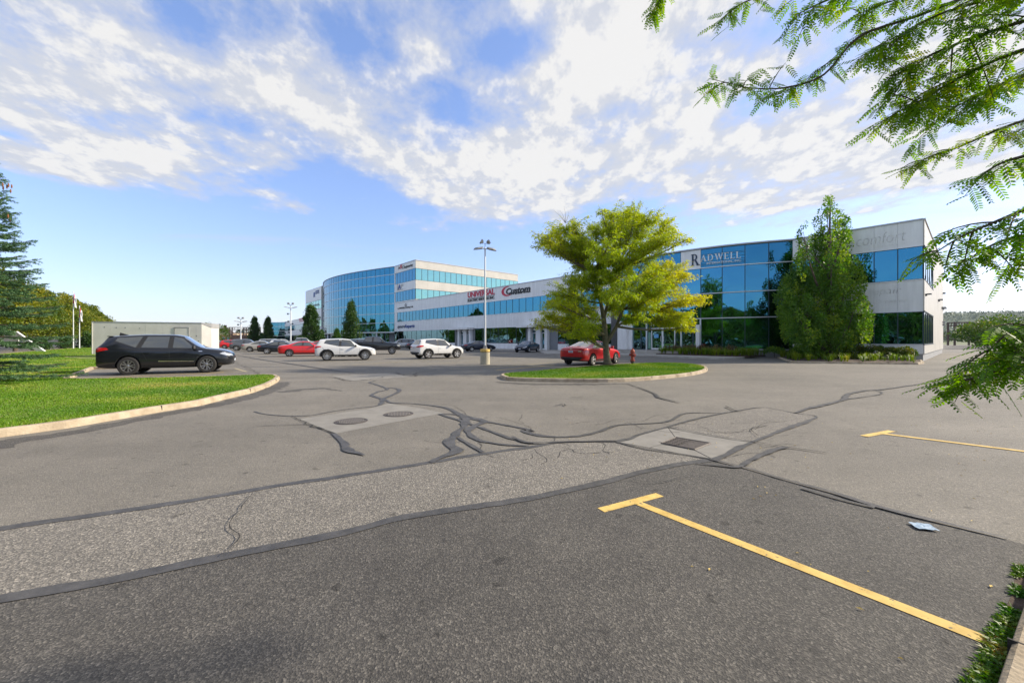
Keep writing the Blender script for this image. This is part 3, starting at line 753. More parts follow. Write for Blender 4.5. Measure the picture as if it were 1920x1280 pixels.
def strokes(parent, path, segs, s0, z0, sc, mat, off=.12, name='sign', label=None):
    """flat raised shapes: list of polygons in letter units"""
    mb = MB()
    for poly in segs:
        n = len(poly)
        a = sum(poly[i][0]*poly[(i+1) % n][1]-poly[(i+1) % n][0]*poly[i][1] for i in range(n))
        if a < 0: poly = poly[::-1]
        f = [path.at(s0+x*sc[0], z0+y*sc[1], off+.02) for x, y in poly]; g = [path.at(s0+x*sc[0], z0+y*sc[1], off-.03) for x, y in poly]
        mb.add(f+g, [tuple(range(n))]+[(i, n+i, n+(i+1) % n, (i+1) % n) for i in range(n)])
    o = mb.build(name, mat, parent)
    if label: o['label'] = label
    return o
def roof_slab(parent, poly, z, mat='roof', name='roof', t=.08):
    return MB().prism([tuple(p) for p in poly], z, z+t).build(name, M[mat], parent)

# --- right-hand blue glass building
bR = thing('office_building', 'two-storey blue mirror glass building with a gently curved front and white end panels', 'building', (18.4, 37.9, 0))
off0 = Vector((18.4, 37.9))
def rel(pts, o): return [(p[0]-o[0], p[1]-o[1]) for p in pts]
arc = [(24.6, 34.8)]
for h in (20, 25, 30, 35, 40, 45, 50, 55, 58):
    l = arc[-1]; arc.append((l[0]-1.83*math.cos(R(h)), l[1]+1.83*math.sin(R(h))))
arc = arc[::-1]                                   # left (receding) end first
corner = (29.9, 28.9); fl = [arc[-1], corner]
sidee = (corner[0]+.757*28, corner[1]+.653*28)
leftback = (arc[0][0]+B_.x*30, arc[0][1]+B_.y*30)
plan = [tuple(p) for p in arc]+[corner, sidee, (sidee[0]-10, sidee[1]+12), leftback]
# the curved front starts above the entrance; below, the left four facets are the porch
core = MB().prism(rel(plan, off0), 0.5, 10.3).build('wall', M['core'], bR)
MB().prism(rel([tuple(p) for p in arc]+[corner, sidee, (sidee[0]-10, sidee[1]+12), leftback], off0), -.05, .499).build('foundation', M['found'], bR)
pa = Path(rel(arc, off0)); pf = Path(rel(fl, off0)); ps = Path(rel([corner, sidee], off0)); pl = Path(rel([leftback, arc[0]], off0))
Z = [.68, 3.59, 5.94, 8.40, 10.22]
ab = splits(pa, 1.9)   # nine facets, left to right
nA = len(ab)
for k, (a, b) in enumerate(ab):
    for r_ in range(1, 4):
        if r_ == 3 and k == 4: continue
        window(bR, pa, a, b, Z[r_]+.03, Z[r_+1]-.03, 'spandrel' if r_ == 3 else 'glass', tilt=.003)
    if k >= 5: window(bR, pa, a, b, Z[0]+.03, Z[1]-.03, 'glass', tilt=.003)
cladding(bR, pa, [ab[4]], [(Z[3]+.04, Z[4]-.02)], M['white_panel'], off=.05, name='panel')
trim(bR, pa, Z[1:4], M['alu'], h=.07, off=.14)
trim(bR, pa, [Z[0]], M['alu'], h=.07, off=.135, s0=ab[5][0])
trim(bR, pa, [10.31], M['cap'], h=.12, off=.16, name='parapet_cap')
fb = splits(pf, 1.32)
for (a, b) in fb:
    window(bR, pf, a, b, 5.99, 8.37, 'spandrel' if rng.random() < .5 else 'glass', tilt=.003); window(bR, pf, a, b, 1.24, 3.61, 'glass', tilt=.003)
cladding(bR, pf, fb, [(8.43, 10.27), (3.67, 5.93), (.52, 1.18)], M['white_panel'])
trim(bR, pf, [8.40, 5.96, 3.64, 1.21], M['alu'], h=.05, off=.11)
trim(bR, pf, [10.33], M['cap'], h=.10, off=.14, name='parapet_cap')
sbays = splits(ps, 2.0)
for (a, b) in sbays[:5]:
    window(bR, ps, a, b, 5.99, 8.37, 'glass_sky_lit', tilt=.003); window(bR, ps, a, b, 1.24, 3.61, 'glass', tilt=.003)
cladding(bR, ps, sbays, [(8.43, 10.27), (3.67, 5.93), (.52, 1.18)], M['sunlit_panel'])
cladding(bR, ps, sbays[5:], [(5.935, 8.425), (1.185, 3.665)], M['sunlit_panel'])
trim(bR, ps, [8.40, 5.96, 3.64, 1.21], M['mull'], h=.05, off=.10, s1=sbays[5][0])
trim(bR, ps, [10.33], M['cap'], h=.10, off=.14, name='parapet_cap')
cladding(bR, pl, splits(pl, 3.0), [(.52, 10.27)], M['white_panel'])
roof_slab(bR, rel(plan, off0), 10.30)
# wall lamps, camera and meter boxes on the sunny side
for s in (17.5, 24.5, 26.8):
    t, n = ps.frame(s); p = ps.at(s, 5.6 if s < 20 else 5.2, .25)
    mb = MB(); mb.box(p, (.42, .32, .14), math.atan2(t.y, t.x)); mb.box(p-Vector((n.x, n.y, 0))*.14+Vector((0, 0, -.08)), (.14, .2, .2), math.atan2(t.y, t.x)); mb.build('wall_lamp', M['found'], bR)
p = ps.at(.7, 4.9, .22); MB().box(p, (.12, .35, .10), .3).box(ps.at(.7, 4.85, .1), (.1, .1, .14)).build('camera_housing', M['mull'], bR)
mb = MB()
for k in (.75, 1.15): mb.box(pf.at(pf.L-k, .27, .12), (.22, .10, .26), math.atan2(-5.9, 5.3)); 
mb.tube([pf.at(pf.L-.75, .4, .12), pf.at(pf.L-.55, .75, .12)], .025)
mb.build('meter_box', M['alu'], bR)
for s, z in ((26.5, 3.2), (26.5, 3.5), (27.2, 6.9)): MB().lathe([(.10, 0), (.14, .1), (.10, .22)], ps.at(s, z, .18), 10).build('wall_light', M['found'], bR)
# entrance porch: glazed doors under the curve
M['glass_entry'] = glass_mat('entry_glass', (0.13, 0.27, 0.33), rough=.02)
for k, (a, b) in enumerate(ab[:5]):
    n_ = 2
    if k == 0:
        cladding(bR, pa, [(a, b)], [(.50, 3.55)], M['white_panel'], off=.10, name='pier'); continue
    w = (b-a)
    if k in (1, 4):
        window(bR, pa, a, a+w*.62, .56, 2.75, 'glass_entry', fr=.06); window(bR, pa, a+w*.62, b, .56, 2.75, 'glass_entry', fr=.06)
        window(bR, pa, a, b, 2.81, 3.54, 'glass_entry', fr=.05)
    elif k in (2,):
        window(bR, pa, a, b, 2.81, 3.54, 'glass_entry', fr=.05)
        window(bR, pa, a, a+w*.3, .56, 2.75, 'glass_entry', fr=.05)
    else: window(bR, pa, a, b, 2.81, 3.54, 'glass_entry', fr=.05)
# two door leaves with aluminium frames
def door(s0, s1, z0, z1, hs, parent, path, off=.06):
    mb = MB(); t, n = path.frame((s0+s1)/2)
    slab(mb, path, s0, s0+.08, z0, z1, off-.05, off+.05); slab(mb, path, s1-.08, s1, z0, z1, off-.05, off+.05)
    slab(mb, path, s0+.08, s1-.08, z1-.09, z1, off-.05, off+.05); slab(mb, path, s0+.08, s1-.08, z0, z0+.16, off-.05, off+.05)
    d = mb.build('door', M['alu'], parent)
    mb = MB(); slab(mb, path, s0+.08, s1-.08, z0+.16, z1-.09, off-.01, off+.012); mb.build('pane', M['glass_entry'], d)
    sx = s0+.16 if hs < 0 else s1-.16
    MB().tube([path.at(sx, z0+.85, off+.05), path.at(sx, z0+.85, off+.13), path.at(sx, z0+1.35, off+.13), path.at(sx, z0+1.35, off+.05)], .02).build('handle', M['alu'], d)
    return d
a2, b2 = ab[2]; a3, b3 = ab[3]
door(a2+(b2-a2)*.32, b2, .55, 2.78, 1, bR, pa); door(a3, a3+(b3-a3)*.70, .55, 2.78, -1, bR, pa)
window(bR, pa, a3+(b3-a3)*.72, b3, .56, 2.75, 'glass_entry', fr=.05)
mb = MB(); slab(mb, pa, b2-.95, b2-.45, 1.75, 2.15, .08, .09); o = mb.build('door_notice', pmat('notice_blue', (.12, .35, .62), .5), bR)
for s in (ab[1][0], ab[1][1], ab[4][0], ab[4][1]-.05):
    mb = MB(); slab(mb, pa, s-.0, s+.10, .5, 3.55, 0, .2); mb.build('post', M['alu'], bR)
cladding(bR, pa, [(ab[4][1]-.35, ab[4][1])], [(.50, 3.0)], M['white_panel'], off=.45, name='pier')
cladding(bR, pa, [(ab[0][0], ab[0][1]-.5)], [(.50, 3.5)], M['white_panel'], off=.4, name='pier')
fit_sign(bR, pa, '11', a2+.55, a2+.85, 3.0, 3.35, M['white_letter'], off=.09, name='house_number')
mb = MB(); slab(mb, pa, ab[1][0], ab[5][0], .30, .5, -.1, .05); mb.build('door_sill', M['kerb_top'], bR)
# steps/landing up to the doors
land = [pa.at(ab[0][0], 0, 0), pa.at(ab[1][1], 0, 0), pa.at(ab[2][1], 0, 0), pa.at(ab[3][1], 0, 0), pa.at(ab[4][1], 0, 0), pa.at(ab[4][1], 0, 1.5), pa.at(ab[3][1], 0, 1.7), pa.at(ab[2][1], 0, 1.8), pa.at(ab[1][1], 0, 1.7), pa.at(ab[0][0], 0, 1.5)]
lw = [(p.x+off0.x, p.y+off0.y) for p in land]
tag(MB().prism(lw, .1, .46).build('entrance_landing', M['kerb_top']), kind='structure')
# serif lettering for the big sign; letter boxes in units 1 high
def serif(ch):
    T, t, sf = .17, .07, .05
    def bar(x0, y0, x1, y1): return [(x0, y0), (x1, y0), (x1, y1), (x0, y1)]
    def stem(x, w=T, y0=0, y1=1): return [bar(x, y0, x+w, y1), bar(x-.07, y0, x+w+.07, y0+sf), bar(x-.07, y1-sf, x+w+.07, y1)]
    def bowl(cx, y0, y1, rx, w, wt):
        out = []; cy = (y0+y1)/2; ry = (y1-y0)/2; n = 12
        for i in range(n):
            a = -math.pi/2+math.pi*i/n; b = -math.pi/2+math.pi*(i+1)/n
            o = lambda q: (cx+rx*math.cos(q), cy+ry*math.sin(q)); k = lambda q: (cx+(rx-w)*math.cos(q), cy+(ry-wt)*math.sin(q))
            out.append([k(a), o(a), o(b), k(b)])
        return out
    if ch == 'R': return stem(.1)+[bar(.2, .94, .38, 1), bar(.2, .47, .38, .53)]+bowl(.38, .47, 1, .30, .16, .06)+[[(.36, .50), (.54, .50), (.86, .05), (.64, .05)], bar(.60, 0, .98, .05)], .98
    if ch == 'A': return [[(.10, .04), (.17, .04), (.48, .94), (.44, 1)], [(.44, 1), (.40, .88), (.66, .04), (.85, .04), (.52, 1)], bar(.24, .30, .66, .36), bar(.0, 0, .28, sf), bar(.58, 0, .94, sf)], .94
    if ch == 'D': return stem(.1)+[bar(.2, .94, .42, 1), bar(.2, 0, .42, .06)]+bowl(.42, 0, 1, .46, .17, .06), .95
    if ch == 'W': return [[(.10, .96), (.28, .96), (.50, .12), (.42, 0)], [(.40, .0), (.46, 0), (.70, .96), (.62, .96)], [(.58, .96), (.76, .96), (.98, .12), (.90, 0)], [(.88, 0), (.94, 0), (1.20, .96), (1.13, .96)], bar(0, .95, .36, 1), bar(.50, .95, .82, 1), bar(1.02, .95, 1.30, 1)], 1.28
    if ch == 'E': return stem(.1)+[bar(.2, .94, .66, 1), bar(.2, .48, .56, .53), bar(.2, 0, .70, .06), bar(.61, .80, .66, .95), bar(.65, .05, .70, .22), bar(.52, .40, .56, .61)], .76
    if ch == 'L': return stem(.1)+[bar(.2, 0, .66, .06), bar(.61, .05, .66, .24)], .72
sR = ab[4][0]
def px_on(path, u, o, guess=None):
    """station on a facade that photo column u looks at"""
    best = None
    for i in range(401):
        s = path.L*i/400; p = path.at(s, 0); X = p.x+o[0]; Y = p.y+o[1]; e = abs(960+F*X/Y-u)
        if best is None or e < best[0]: best = (e, s)
    return best[1]
s0 = px_on(pa, 1296, off0); s1 = px_on(pa, 1313, off0)
polys, w = serif('R'); strokes(bR, pa, polys, s0, 8.72, ((s1-s0)/w, 1.10), M['navy_letter'], off=.10, label='large dark serif R of the sign on its white panel')
s = s1+.03; s2 = px_on(pa, 1391, off0); tot = 0; word = 'ADWELL'
tot = sum(serif(c)[1]+.10 for c in word); sc = (s2-s)/tot; polys = []; x = 0
for c in word:
    pp_, w = serif(c); polys += [[(px_+x, py_) for px_, py_ in poly] for poly in pp_]; x += w+.10
strokes(bR, pa, polys, s, 9.02, (sc, .62), M['white_letter'], off=.10, label='white serif letters of the sign on blue glass')
fit_sign(bR, pa, 'INTERNATIONAL, INC.', px_on(pa, 1325, off0), px_on(pa, 1390, off0), 8.68, 8.90, M['white_letter'], off=.10, bold=.012)
mb = MB()
for z in (8.62, 8.72, 8.82, 9.0, 9.28, 9.56, 9.68):
    for i in range(4, 8):
        a, b = max(pa.c[i], px_on(pa, 1316, off0)), min(pa.c[i+1], px_on(pa, 1398, off0))
        if b > a: slab(mb, pa, a, b, z, z+.018, 0, .075)
mb.build('sign_rail', M['mull'], bR)
# traces of removed lettering on the white panels
L_ = pf.L
fit_sign(bR, pf, 'comfort', px_on(pf, 1606, off0), px_on(pf, 1699, off0), 8.95, 9.78, M['ghost'], off=.052, name='ghost_lettering', bold=-.018, shear=.2)
fit_sign(bR, pf, '- - - - - - - - -', px_on(pf, 1640, off0), px_on(pf, 1697, off0), 8.70, 8.73, M['ghost'], off=.052, name='ghost_lettering')
fit_sign(bR, pf, 'repair', px_on(pf, 1628, off0), px_on(pf, 1690, off0), 4.88, 5.52, M['ghost'], off=.052, name='ghost_lettering', bold=-.018, shear=.2)
fit_sign(bR, pf, '...job easier...', px_on(pf, 1622, off0), px_on(pf, 1711, off0), 4.28, 4.62, M['ghost'], off=.052, name='ghost_lettering', bold=-.016, shear=.2)

# --- long two-storey wing
W0 = Vector((6.94, 55.6))
def on(t, o=0): q = W0+A_*t; n = Vector((-B_.x, -B_.y)); return (q.x+n.x*o, q.y+n.y*o)
wo = Vector(on(24)); TB0, TB1 = 43.1, 53.7
bW = thing('office_wing', 'long white two-storey office wing with ribbons of blue mirror windows', 'building', (wo.x, wo.y, 0))
Wr = -8.2
wpts = [on(TB0+.0), on(Wr)]
wback = [(on(Wr)[0]+B_.x*24, on(Wr)[1]+B_.y*24), (on(TB0)[0]+B_.x*24, on(TB0)[1]+B_.y*24)]
MB().prism(rel(wpts+wback, wo), -.05, 10.3).build('wall', M['core'], bW)
roof_slab(bW, rel(wpts+wback, wo), 10.30)
pw = Path(rel([on(TB1-.0), on(Wr)], wo)); wb = splits(pw, 1.53)
E1 = (px_on(pw, 862, wo), px_on(pw, 886, wo)); E2 = (px_on(pw, 994, wo), px_on(pw, 1030, wo))
for k, (a, b) in enumerate(wb):
    if k == 0: continue
    window(bW, pw, a, b, 5.83, 8.02, 'glass', tilt=.002)
cladding(bW, pw, [(wb[0][0]+.02, wb[0][1])], [(5.82, 8.04)], M['white_panel'])
b3_ = splits(pw, 3.06)
cladding(bW, pw, b3_, [(8.06, 10.27), (3.62, 5.80)], M['white_panel'])
trim(bW, pw, [8.04, 5.81, 3.60], M['alu'], h=.05, off=.12); trim(bW, pw, [10.33], M['cap'], h=.10, off=.14, name='parapet_cap')
lows = []
for a, b in splits(pw, 2.2):
    m_ = (a+b)/2
    if E1[0]-.9 < m_ < E1[1]+.9 or E2[0]-.9 < m_ < E2[1]+.9: continue
    window(bW, pw, a, b, 1.02, 3.57, 'glass_dark', tilt=.003, fr=.035); lows.append((a, b))
cladding(bW, pw, lows, [(.0, .98)], M['white_panel'])
for (a, b), lab in ((E1, 'entrance with white piers, the far one'), (E2, 'entrance with white piers, the near one')):
    cladding(bW, pw, [(a, a+.55), (b-.55, b)], [(.0, 3.58)], M['white_panel'], off=.5, name='pier')
    cladding(bW, pw, [((a+b)/2-.5, (a+b)/2+.5)], [(.0, 3.58)], M['white_panel'], off=.35, name='pier')
    for q0, q1 in ((a+.6, (a+b)/2-.55), ((a+b)/2+.55, b-.6)):
        door(q0, q1, .13, 2.6, 1, bW, pw, off=.06); window(bW, pw, q0, q1, 2.66, 3.5, 'glass_dark', fr=.05)
        mb = MB(); slab(mb, pw, (q0+q1)/2-.22, (q0+q1)/2+.22, 2.95, 3.3, .07, .1); mb.build('number_plate', M['white_letter'], bW)
    mb = MB(); slab(mb, pw, a-1.6, b+.5, 3.42, 3.78, 0, 1.5); mb.build('canopy', M['white_panel'], bW)
U = lambda u: px_on(pw, u, wo)
def zz(path, u, v, o):
    s = px_on(path, u, o); p = path.at(s, 0); return CH+(HZ-v)/F*(p.y+o[1])
def sign_px(bld, path, o, txt, u0, u1, vt, vb, mat, **k):
    """lettering in the box of photo columns u0..u1, rows vt..vb at its left end"""
    return fit_sign(bld, path, txt, px_on(path, u0, o), px_on(path, u1, o), zz(path, u0, vb, o), zz(path, u0, vt, o), mat, **k)
sign_px(bW, pw, wo, 'UNIVERSAL', 878, 928, 548.5, 558.5, M['red_letter'], bold=.03, label='red capital letters of the upper sign line')
mb = MB(); zr_ = zz(pw, 878, 560.5, wo); slab(mb, pw, U(878), U(928), zr_, zr_+.08, 0, .12); mb.build('sign_rule', M['black_letter'], bW)
sign_px(bW, pw, wo, 'ELECTRIC SERVICES INC.', 878, 928, 561.5, 566.2, M['black_letter'], bold=.035)
sign_px(bW, pw, wo, 'Custom', 950, 995, 541, 552.5, M['black_letter'], bold=.04, shear=.15)
sign_px(bW, pw, wo, 'Fire & Sprinkler Services', 956, 995, 550.5, 553.8, M['black_letter'], bold=.02, shear=.15)
# red crescent round the C
cx, cz = U(952), zz(pw, 952, 546, wo); polys = []
for i in range(16):
    a = R(75+i*15); b = R(90+i*15); 
    w_ = lambda q: .10+.30*max(0, math.sin((q-R(75))*.75))
    f = lambda q, r_: (r_*1.45*math.cos(q), r_*.80*math.sin(q))
    polys.append([f(a, 1-w_(a)), f(a, 1), f(b, 1), f(b, 1-w_(b))])
strokes(bW, pw, polys, cx, cz, (1.0, 1.0), M['red_letter'], off=.11, name='sign_emblem', label='red crescent swoosh beside the black lettering')

# --- four-storey block with the curved glass front
to = Vector(on(48))
bT = thing('office_tower', 'four-storey block with bowed blue glass curtain wall and side panels tinted as sunlit', 'building', (to.x, to.y, 0))
curve_raw = [(-61.5, 129.5), (-57.5, 121.5), (-52.8, 115), (-47.2, 109.2), (-41.0, 104.2), (-34.8, 100.0), on(TB1)]
curve = [tuple(p) for p in catmull([Vector((p[0], p[1], 0)) for p in curve_raw], 4)]
curve = [(p[0], p[1]) for p in curve]
cLs = Path(curve); cv = [tuple(cLs.at(cLs.L*i/14, 0).xy) for i in range(15)]
gp = [(-75.5, 145.5), (-62.8, 131.0)]
endp = (on(TB0)[0]+B_.x*30.5, on(TB0)[1]+B_.y*30.5)
tplan = [gp[0], gp[1]]+cv+[on(TB0), endp, (endp[0]-35, endp[1]+45), (-55, 172)]
MB().prism(rel(tplan, to), 3.3, 19.2).build('wall', M['core'], bT)
inset = [(-75.0, 146.5), (-61.8, 133.0)]+[(p[0]+.6, p[1]+1.6) for p in cv[:-1]]+[(on(TB1)[0]+1.2, on(TB1)[1]+1.2), on(TB0), endp, (endp[0]-35, endp[1]+45), (-55, 172)]
MB().prism(rel(inset, to), -.05, 3.299).build('ground_floor_wall', M['core'], bT)
roof_slab(bT, rel(tplan, to), 19.2)
pc = Path(rel(cv, to)); ZT = [3.4, 5.7, 8.0, 10.35, 12.8, 15.1, 17.4, 19.2]
cb = splits(pc, 99)
for (a, b) in cb:
    for k in range(7): window(bT, pc, a, b, ZT[k]+.04, ZT[k+1]-.04, 'spandrel' if k in (6,) and rng.random() < .8 else 'glass', tilt=.004, div=1, fr=.03)
trim(bT, pc, ZT[1:7], M['alu'], h=.09, off=.13); trim(bT, pc, [ZT[0]], M['alu'], h=.22, off=.18); trim(bT, pc, [19.28], M['cap'], h=.12, off=.16, name='parapet_cap')
pg = Path(rel([inset[2+i] for i in range(14)], to))
for (a, b) in splits(pg, 3.5): window(bT, pg, a, b, .5, 3.25, 'glass_dark', fr=.06, div=1)
for i in range(0, 15, 2): MB().lathe([(.22, 0), (.22, 3.3)], (*pc.p[i]-pc.frame(pc.c[i]+.1)[1]*.4, 0), 12).build('column', M['alu'], bT)
pb = Path(rel([on(TB1), on(TB0)], to)); bb = splits(pb, 1.52)
for z0, z1 in ((14.85, 17.44), (10.62, 12.9)):
    for (a, b) in bb: window(bT, pb, a if a > .1 else .55, b, z0, z1, 'glass', tilt=.003)
    cladding(bT, pb, [(0.02, .54)], [(z0-.005, z1+.005)], M['white_panel'])
cladding(bT, pb, splits(pb, 3.6), [(17.46, 19.18), (12.93, 14.83), (10.28, 10.59)], M['white_panel'])
trim(bT, pb, [19.26], M['cap'], h=.12, off=.15, name='parapet_cap')
# lower part of this bay belongs to the wing's ribbons
MB().prism(rel([on(TB1, -.3), on(TB0, -.3), on(TB0, -2), on(TB1, -2)], to), -.04, 3.298).build('ground_floor_core', M['core'], bT)
pr = Path(rel([on(TB0), endp], to)); rb = splits(pr, 1.5)
for z0, z1 in ((14.85, 17.44), (10.62, 12.9)):
    for (a, b) in rb: window(bT, pr, a, b, z0, z1, 'glass_sky_lit', tilt=.006, fr=.05)
cladding(bT, pr, splits(pr, 3.05), [(17.46, 19.18), (12.93, 14.83), (10.3, 10.60)], M['sunlit_panel'])
trim(bT, pr, [19.26], M['cap'], h=.12, off=.15, name='parapet_cap')
pq = Path(rel(gp, to)); qb = splits(pq, 3)
cladding(bT, pq, qb, [(14.9, 19.18), (8.2, 12.0), (3.3, 6.0)], M['white_panel'])
for z0, z1 in ((12.05, 14.85), (6.05, 8.15)):
    for (a, b) in qb: window(bT, pq, a, b, z0, z1, 'glass_sky_lit')
sg = lambda txt, u0, u1, vt, vb, mat, **k: sign_px(bT, pb, to, txt, u0, u1, vt, vb, mat, **k)
sg('A', 747, 751, 500.5, 505.5, M['black_letter'], bold=.01); sg('R', 750.5, 755, 495.5, 505, M['red_letter'], bold=.01, shear=.2); sg('C', 754.5, 758, 499, 504.5, M['black_letter'], bold=.02)
sg('Engineering', 758.5, 774.5, 498.5, 505, M['black_letter'], bold=.02)
sg('i', 745, 747, 533, 544, M['pale_letter'], bold=.02); sg('A', 747, 752.5, 534, 543, M['blue_letter'], bold=.05); sg('P', 752.5, 757, 533, 540, M['pale_letter'], bold=.01); sg('engineers', 746, 757, 543.2, 545.2, M['pale_letter'])
sw = lambda txt, u0, u1, vt, vb, mat, **k: sign_px(bW, pw, wo, txt, u0, u1, vt, vb, mat, **k)
sw('G', 759.5, 763, 569.5, 574.5, M['black_letter'], bold=.02)
sw('G. MINDEN | Holdings Ltd', 746.5, 775, 577, 580.6, M['black_letter'], bold=.02)
sw('syncro', 746.5, 760, 611, 617, M['navy_letter'], bold=.03, shear=.1); sw('Reparts', 760, 778, 608.5, 616.5, M['blue_letter'], bold=.035, shear=.1)
mb = MB(); s_ = px_on(pq, 588.5, to); slab(mb, pq, s_, s_+1.6, 16.3, 17.9, 0, .15); mb.build('sign_emblem', M['blue_letter'], bT)
sign_px(bT, pq, to, 'ENGINEERING', 592, 599, 545.5, 548, M['blue_letter'], bold=.03); sign_px(bT, pq, to, 'SERVICES', 592, 599, 549, 551.5, M['blue_letter'], bold=.03)
sign_px(bT, pq, to, 'KPMGA', 588, 599, 571, 575, M['found'], bold=.0)

# --- far mirrored wing at the left
fo = Vector((-95, 175))
bF = thing('office_wing', 'far white two-storey wing with a blue glass end, beyond the row of parked cars', 'building', (fo.x, fo.y, 0))
fp = [(-112, 196), (-76, 150)]; ge = [(-123, 200.5), (-117, 198.8), (-112, 196)]
fplan = [ge[0], ge[1]]+fp+[(-50, 172), (-85, 225), (-115, 222)]
MB().prism(rel(fplan, fo), -.05, 10.3).build('wall', M['core'], bF); roof_slab(bF, rel(fplan, fo), 10.3)
pF = Path(rel(fp, fo)); pG = Path(rel(ge, fo)); fbays = splits(pF, 4)
for a, b in fbays:
    window(bF, pF, a, b, 5.83, 8.02, 'glass', div=1); window(bF, pF, a, b, .8, 3.57, 'glass_dark', div=1)
cladding(bF, pF, fbays, [(8.06, 10.27), (3.62, 5.8), (0, .78)], M['white_panel']); trim(bF, pF, [10.33], M['cap'], h=.12, off=.14, name='parapet_cap')
for a, b in splits(pG, 3):
    for z0, z1 in ((.5, 3.5), (3.55, 5.9), (5.95, 8.2), (8.25, 10.2)): window(bF, pG, a, b, z0, z1, 'glass')
trim(bF, pG, [3.52, 5.92, 8.22, 10.31], M['alu'], h=.12, off=.14)
sign_px(bF, pF, fo, 'HEATING', 561, 571, 597, 600.5, M['red_letter'], bold=.04); sign_px(bF, pF, fo, 'SALES', 562, 571, 601.2, 603.5, M['red_letter'], bold=.03)
sign_px(bF, pF, fo, 'AC', 533.5, 537, 603, 607, M['blue_letter'], bold=.03); sign_px(bF, pF, fo, '&', 534, 537, 623, 627, M['black_letter'], bold=.04); sign_px(bF, pF, fo, 'Signs', 540, 546.5, 621, 625.5, M['black_letter'], bold=.03)
# ------------------------------------------------------------------ vehicles
def paint(name, col, metal=0.0):
    m, nt, b = newmat(name); b.inputs['Base Color'].default_value = (*col, 1); b.inputs['Roughness'].default_value = 0.4; b.inputs['Specular IOR Level'].default_value = 0.25
    b.inputs['Metallic'].default_value = metal; b.inputs['Coat Weight'].default_value = 1.0; b.inputs['Coat Roughness'].default_value = 0.03
    return m
PM = {'black': paint('paint_black', (.006, .007, .010)), 'white': paint('paint_white', (.62, .615, .60)), 'red': paint('paint_red', (.50, .008, .012), .2),
      'bright_red': paint('paint_bright_red', (.55, .012, .012)), 'navy': paint('paint_navy', (.010, .016, .035), .2), 'silver': paint('paint_silver', (.48, .47, .44), .5),
      'champagne': paint('paint_champagne', (.42, .39, .33), .4), 'blue': paint('paint_blue', (.02, .07, .22), .3), 'grey': paint('paint_grey', (.10, .105, .11), .3), 'pale_blue': paint('paint_pale_blue', (.25, .33, .42), .3)}
M['car_glass'] = pmat('car_glass', (.05, .056, .056), .05, spec=1.0, coat=1.0)
M['car_trim'] = pmat('car_trim', (.018, .018, .019), .6)
M['tyre'] = pmat('tyre', (.022, .021, .020), .85, bump=.2, bscale=60)
M['rim'] = pmat('rim', (.62, .61, .60), .25, metal=.9)
M['rim_dark'] = pmat('rim_dark', (.34, .34, .345), .3, metal=.8)
M['chrome'] = pmat('chrome', (.8, .8, .8), .12, metal=1)
M['lamp_red'] = pmat('lamp_red', (.42, .008, .008), .15, coat=1)
M['lamp_clear'] = pmat('lamp_clear', (.55, .57, .58), .08, metal=.4, coat=1)
M['plate'] = pmat('plate', (.62, .66, .72), .5)
M['plate_mark'] = pmat('plate_mark', (.05, .10, .30), .5)

